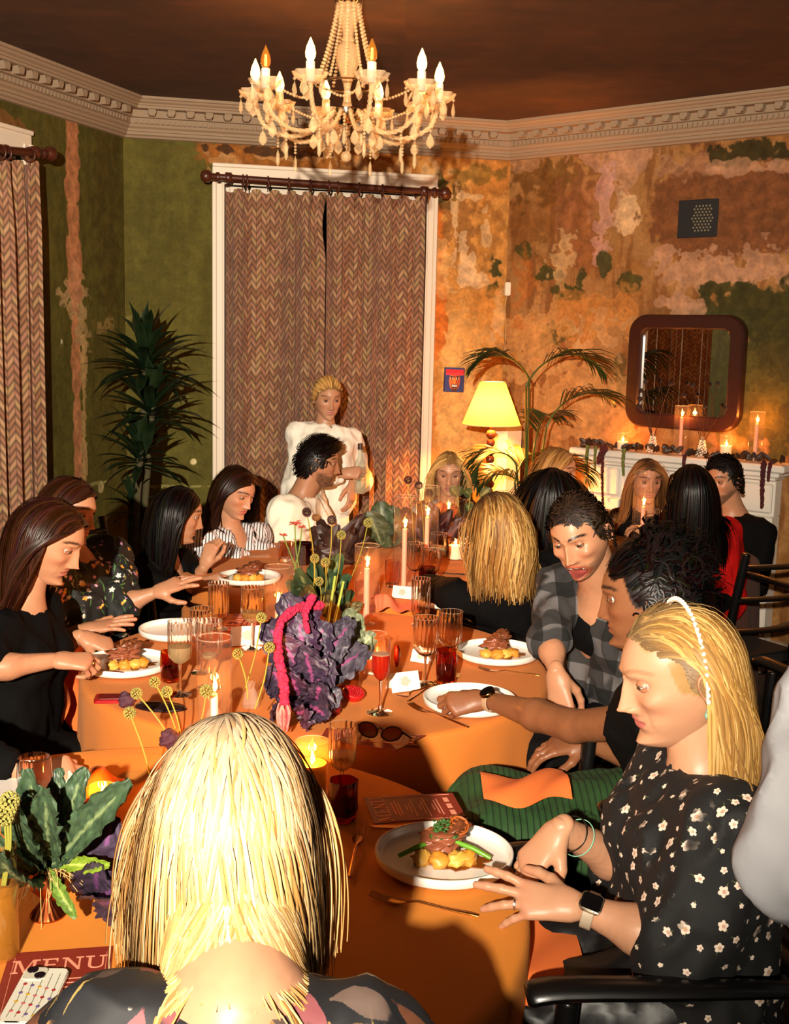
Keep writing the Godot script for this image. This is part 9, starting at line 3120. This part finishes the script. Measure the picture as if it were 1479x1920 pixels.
func extras() -> void:
	var gold := M.gold as Material
	var steel := mat(rgb(200, 196, 186), 0.25, 1.0)
	var pearl := mat(rgb(240, 214, 190), 0.2)
	# woman with the headband
	var o := guest("pearl headband")
	var S := 1.06
	var mb := MB.new()
	for i in 40:
		var a := lerpf(-0.12, PI + 0.12, i / 39.0)
		mb.ball(Transform3D(Basis.from_scale(Vector3.ONE * 0.0042), o.HX * (Vector3(cos(a) * 0.103, sin(a) * 0.131, -0.008 - 0.016 * sin(a)) * S)), 6, 8)
	tag(obj("pearl_row", mb, pearl, o.root), "", "", "", "stuff")
	mb = MB.new()
	var arc := []
	for i in 25:
		var a := lerpf(-0.12, PI + 0.12, i / 24.0)
		arc.append(o.HX * (Vector3(cos(a) * 0.100, sin(a) * 0.128, -0.008 - 0.016 * sin(a)) * S))
	mb.tube(arc, 0.0032, 6)
	obj("headband", mb, pearl, o.root)
	mb = MB.new()
	for i in 6:
		var a := TAU * i / 6
		mb.ball(Transform3D(Basis.from_scale(Vector3(0.0035, 0.006, 0.006)), o.HX * (Vector3(0.080, -0.046 + 0.007 * sin(a), -0.014 + 0.007 * cos(a)) * S)), 6, 8)
	obj("earring", mb, mat(rgb(120, 168, 150), 0.2), o.root)
	var x := band(o, "L", 0.90, 0.030, 0.010, 0.002, mat(rgb(168, 150, 128), 0.5), "watch_strap")
	mb = MB.new()
	mb.slab(x * Transform3D(Basis(Vector3.RIGHT, -PI / 2) * Basis(Vector3.BACK, 0.0), Vector3(0, 0.030, 0)), rounded(0.034, 0.040, 0.009), 0.009, 0.002)
	obj("watch_case", mb, mat(rgb(190, 176, 156), 0.3, 1.0), o.root)
	mb = MB.new()
	mb.slab(x * Transform3D(Basis(Vector3.RIGHT, -PI / 2), Vector3(0, 0.0385, 0)), rounded(0.029, 0.035, 0.007), 0.0012)
	obj("watch_screen", mb, mat(rgb(6, 6, 7), 0.08), o.root)
	band(o, "R", 0.88, 0.033, 0.0016, 0.0016, steel, "bracelet")
	band(o, "R", 0.80, 0.035, 0.0012, 0.0012, mat(rgb(130, 190, 160), 0.4), "bracelet")
	var hx: Transform3D = o.handL
	mb = MB.new()
	mb.lathe(hx * T(Vector3(-0.012, 0.001, 0.108), Vector3(90, 0, 0)), [Vector2(0.0096, -0.002), Vector2(0.0112, -0.0015), Vector2(0.0112, 0.0015), Vector2(0.0096, 0.002)], 20)
	obj("ring", mb, steel, o.root)
	# reaching woman's watch
	o = guest("reaching a bare arm")
	x = band(o, "L", 0.93, 0.0275, 0.009, 0.002, mat(rgb(170, 140, 110), 0.5), "watch_strap")
	x = Transform3D(along(x.basis.z, Vector3(0.15, 0.6, 0.8)), x.origin)
	mb = MB.new()
	mb.lathe(x * T(Vector3(0, 0.027, 0)), [Vector2(0, 0), Vector2(0.021, 0), Vector2(0.022, 0.006), Vector2(0.020, 0.009), Vector2(0.018, 0.009)], 28)
	obj("watch_case", mb, mat(rgb(120, 84, 50), 0.25, 1.0), o.root)
	mb = MB.new()
	mb.lathe(x * T(Vector3(0, 0.0345, 0)), [Vector2(0.0185, 0), Vector2(0.0185, 0.001), Vector2(0, 0.001)], 28)
	obj("watch_dial", mb, mat(rgb(8, 8, 9), 0.08), o.root)
	# rings
	for q in [["hands raised", "handL"], ["V-neck", "handR"], ["brown hair, in black", "handR"]]:
		o = guest(q[0])
		hx = o[q[1]]
		mb = MB.new()
		mb.lathe(hx * T(Vector3(-0.0095, 0.001, 0.104), Vector3(90, 0, 0)), [Vector2(0.0098, -0.002), Vector2(0.0114, -0.0015), Vector2(0.0114, 0.0015), Vector2(0.0098, 0.002)], 18)
		obj("ring", mb, gold, o.root)
	# held cutlery
	o = guest("brown hair, in black")
	var c: Vector3 = o.base
	knife(at(236, 1263, 3.26), c + o.handR * Vector3(0.0, -0.03, 0.05), "knife with its dark blade on the left plate, held by the brown-haired woman", "", M.gold, mat(rgb(120, 66, 40), 0.3, 0.8))
	fork(at(222, 1243, 3.36), c + o.handL * Vector3(0.01, -0.02, 0.07), "fork held over the left plate by the brown-haired woman")
	o = guest("V-neck")
	c = o.base
	knife(at(452, 1072, 4.62), c + o.handR * Vector3(0.0, -0.02, 0.05), "dark knife held over the far left plate by the black-haired woman", "", M.gold, mat(rgb(90, 46, 30), 0.3, 0.8))
	o = guest("striped blouse")
	c = o.base
	fork(at(500, 1062, 5.15), c + o.handR * Vector3(0.01, -0.02, 0.06), "fork in the hand of the woman in the striped blouse")
	# the bottle
	o = guest("holding a bottle")
	var bp: Vector3 = o.base + o.handR * Vector3(0.0, -0.045, 0.085)
	var root := thing("glass_bottle", "clear glass bottle with a slim neck held upright by the standing person in white", "bottle", bp - Vector3(0, 0.10, 0))
	mb = MB.new()
	mb.lathe(T(Vector3.ZERO), [Vector2(0, 0.002), Vector2(0.030, 0.0), Vector2(0.033, 0.008), Vector2(0.033, 0.14), Vector2(0.028, 0.165), Vector2(0.014, 0.195), Vector2(0.0115, 0.25), Vector2(0.013, 0.252), Vector2(0.013, 0.262), Vector2(0.010, 0.262)], 28)
	obj("bottle", mb, glass(Color(0.62, 0.66, 0.55, 0.3), 0.02), root)
	mb = MB.new()
	mb.lathe(T(Vector3.ZERO), [Vector2(0.0135, 0.236), Vector2(0.0145, 0.24), Vector2(0.0145, 0.268), Vector2(0, 0.27)], 18)
	obj("stopper", mb, mat(rgb(60, 40, 30), 0.5), root)
	# chairs that show
	make_chair(guest("pearl headband").base + Vector3(-0.07, 0, 0.02), Vector3(-1, 0, 0), "black armchair under the woman with the headband, its armrest in front of her", 0.75)
	make_chair(guest("reaching a bare arm").base + Vector3(-0.02, 0, 0.07), Vector3(-1, 0, 0.02), "black armchair of the woman reaching over the table", 0.83)
	make_chair(guest("leaning on the table").base + Vector3(0.03, 0, 0.05), Vector3(-0.6, 0, -0.8), "black chair behind the golden-haired guest in black")
	make_chair(guest("red jumper").base + Vector3(0.06, 0, 0.05), Vector3(-0.5, 0, -0.85), "black chair of the guest in the red jumper")
	make_chair(guest("V-neck").base - Vector3(0.06, 0, 0), Vector3(0.92, 0, 0.3), "black chair of the dark-haired guest in the V-neck dress")
	make_chair(Vector3(1.55, 0, -3.6), Vector3(-0.3, 0, -1), "empty black chair at the right edge of the room")
	# napkins on laps
	var l1: Vector3 = guest("pearl headband").base + Vector3(-0.31, 0.705, 0.02)
	cloth_piece("napkin", "orange napkin spread on the lap of the woman with the headband", func(u, v):
		var xx: float = (u - 0.5) * 0.22
		var zz: float = (v - 0.5) * 0.40
		return l1 + Vector3(xx, -0.02 - 1.2 * xx * xx - 5.0 * pow(maxf(0, absf(zz) - 0.10), 2) * 3.0 + 0.006 * sin(u * 9.0 + v * 12.0), zz), 20, 26, M.napkin)
	var l2: Vector3 = guest("reaching a bare arm").base + Vector3(-0.36, 0.0, 0.06)
	var py := level(985, 1465, 0.785)
	cloth_piece("napkin", "orange napkin on the green pleated skirt", func(u, v):
		var xx: float = (u - 0.5) * 0.20
		var zz: float = (v - 0.5) * 0.16
		return Vector3(py.x + xx, 0.785 - 2.2 * zz * zz + 0.005 * sin(u * 10.0 + v * 7.0), py.z + zz + 0.03 * sin(u * 5.0)), 18, 16, M.napkin)
func _ready() -> void:
	rng.seed = 7
	camera_and_light()
	var t := Time.get_ticks_msec()
	room()
	print("room ", Time.get_ticks_msec() - t)
	mantel()
	wall_things()
	floor_lamp()
	plants()
	chandelier()
	table_materials()
	setting_front()
	setting_middle()
	setting_back()
	guests()
	extras()
	print("furnish ", Time.get_ticks_msec() - t)
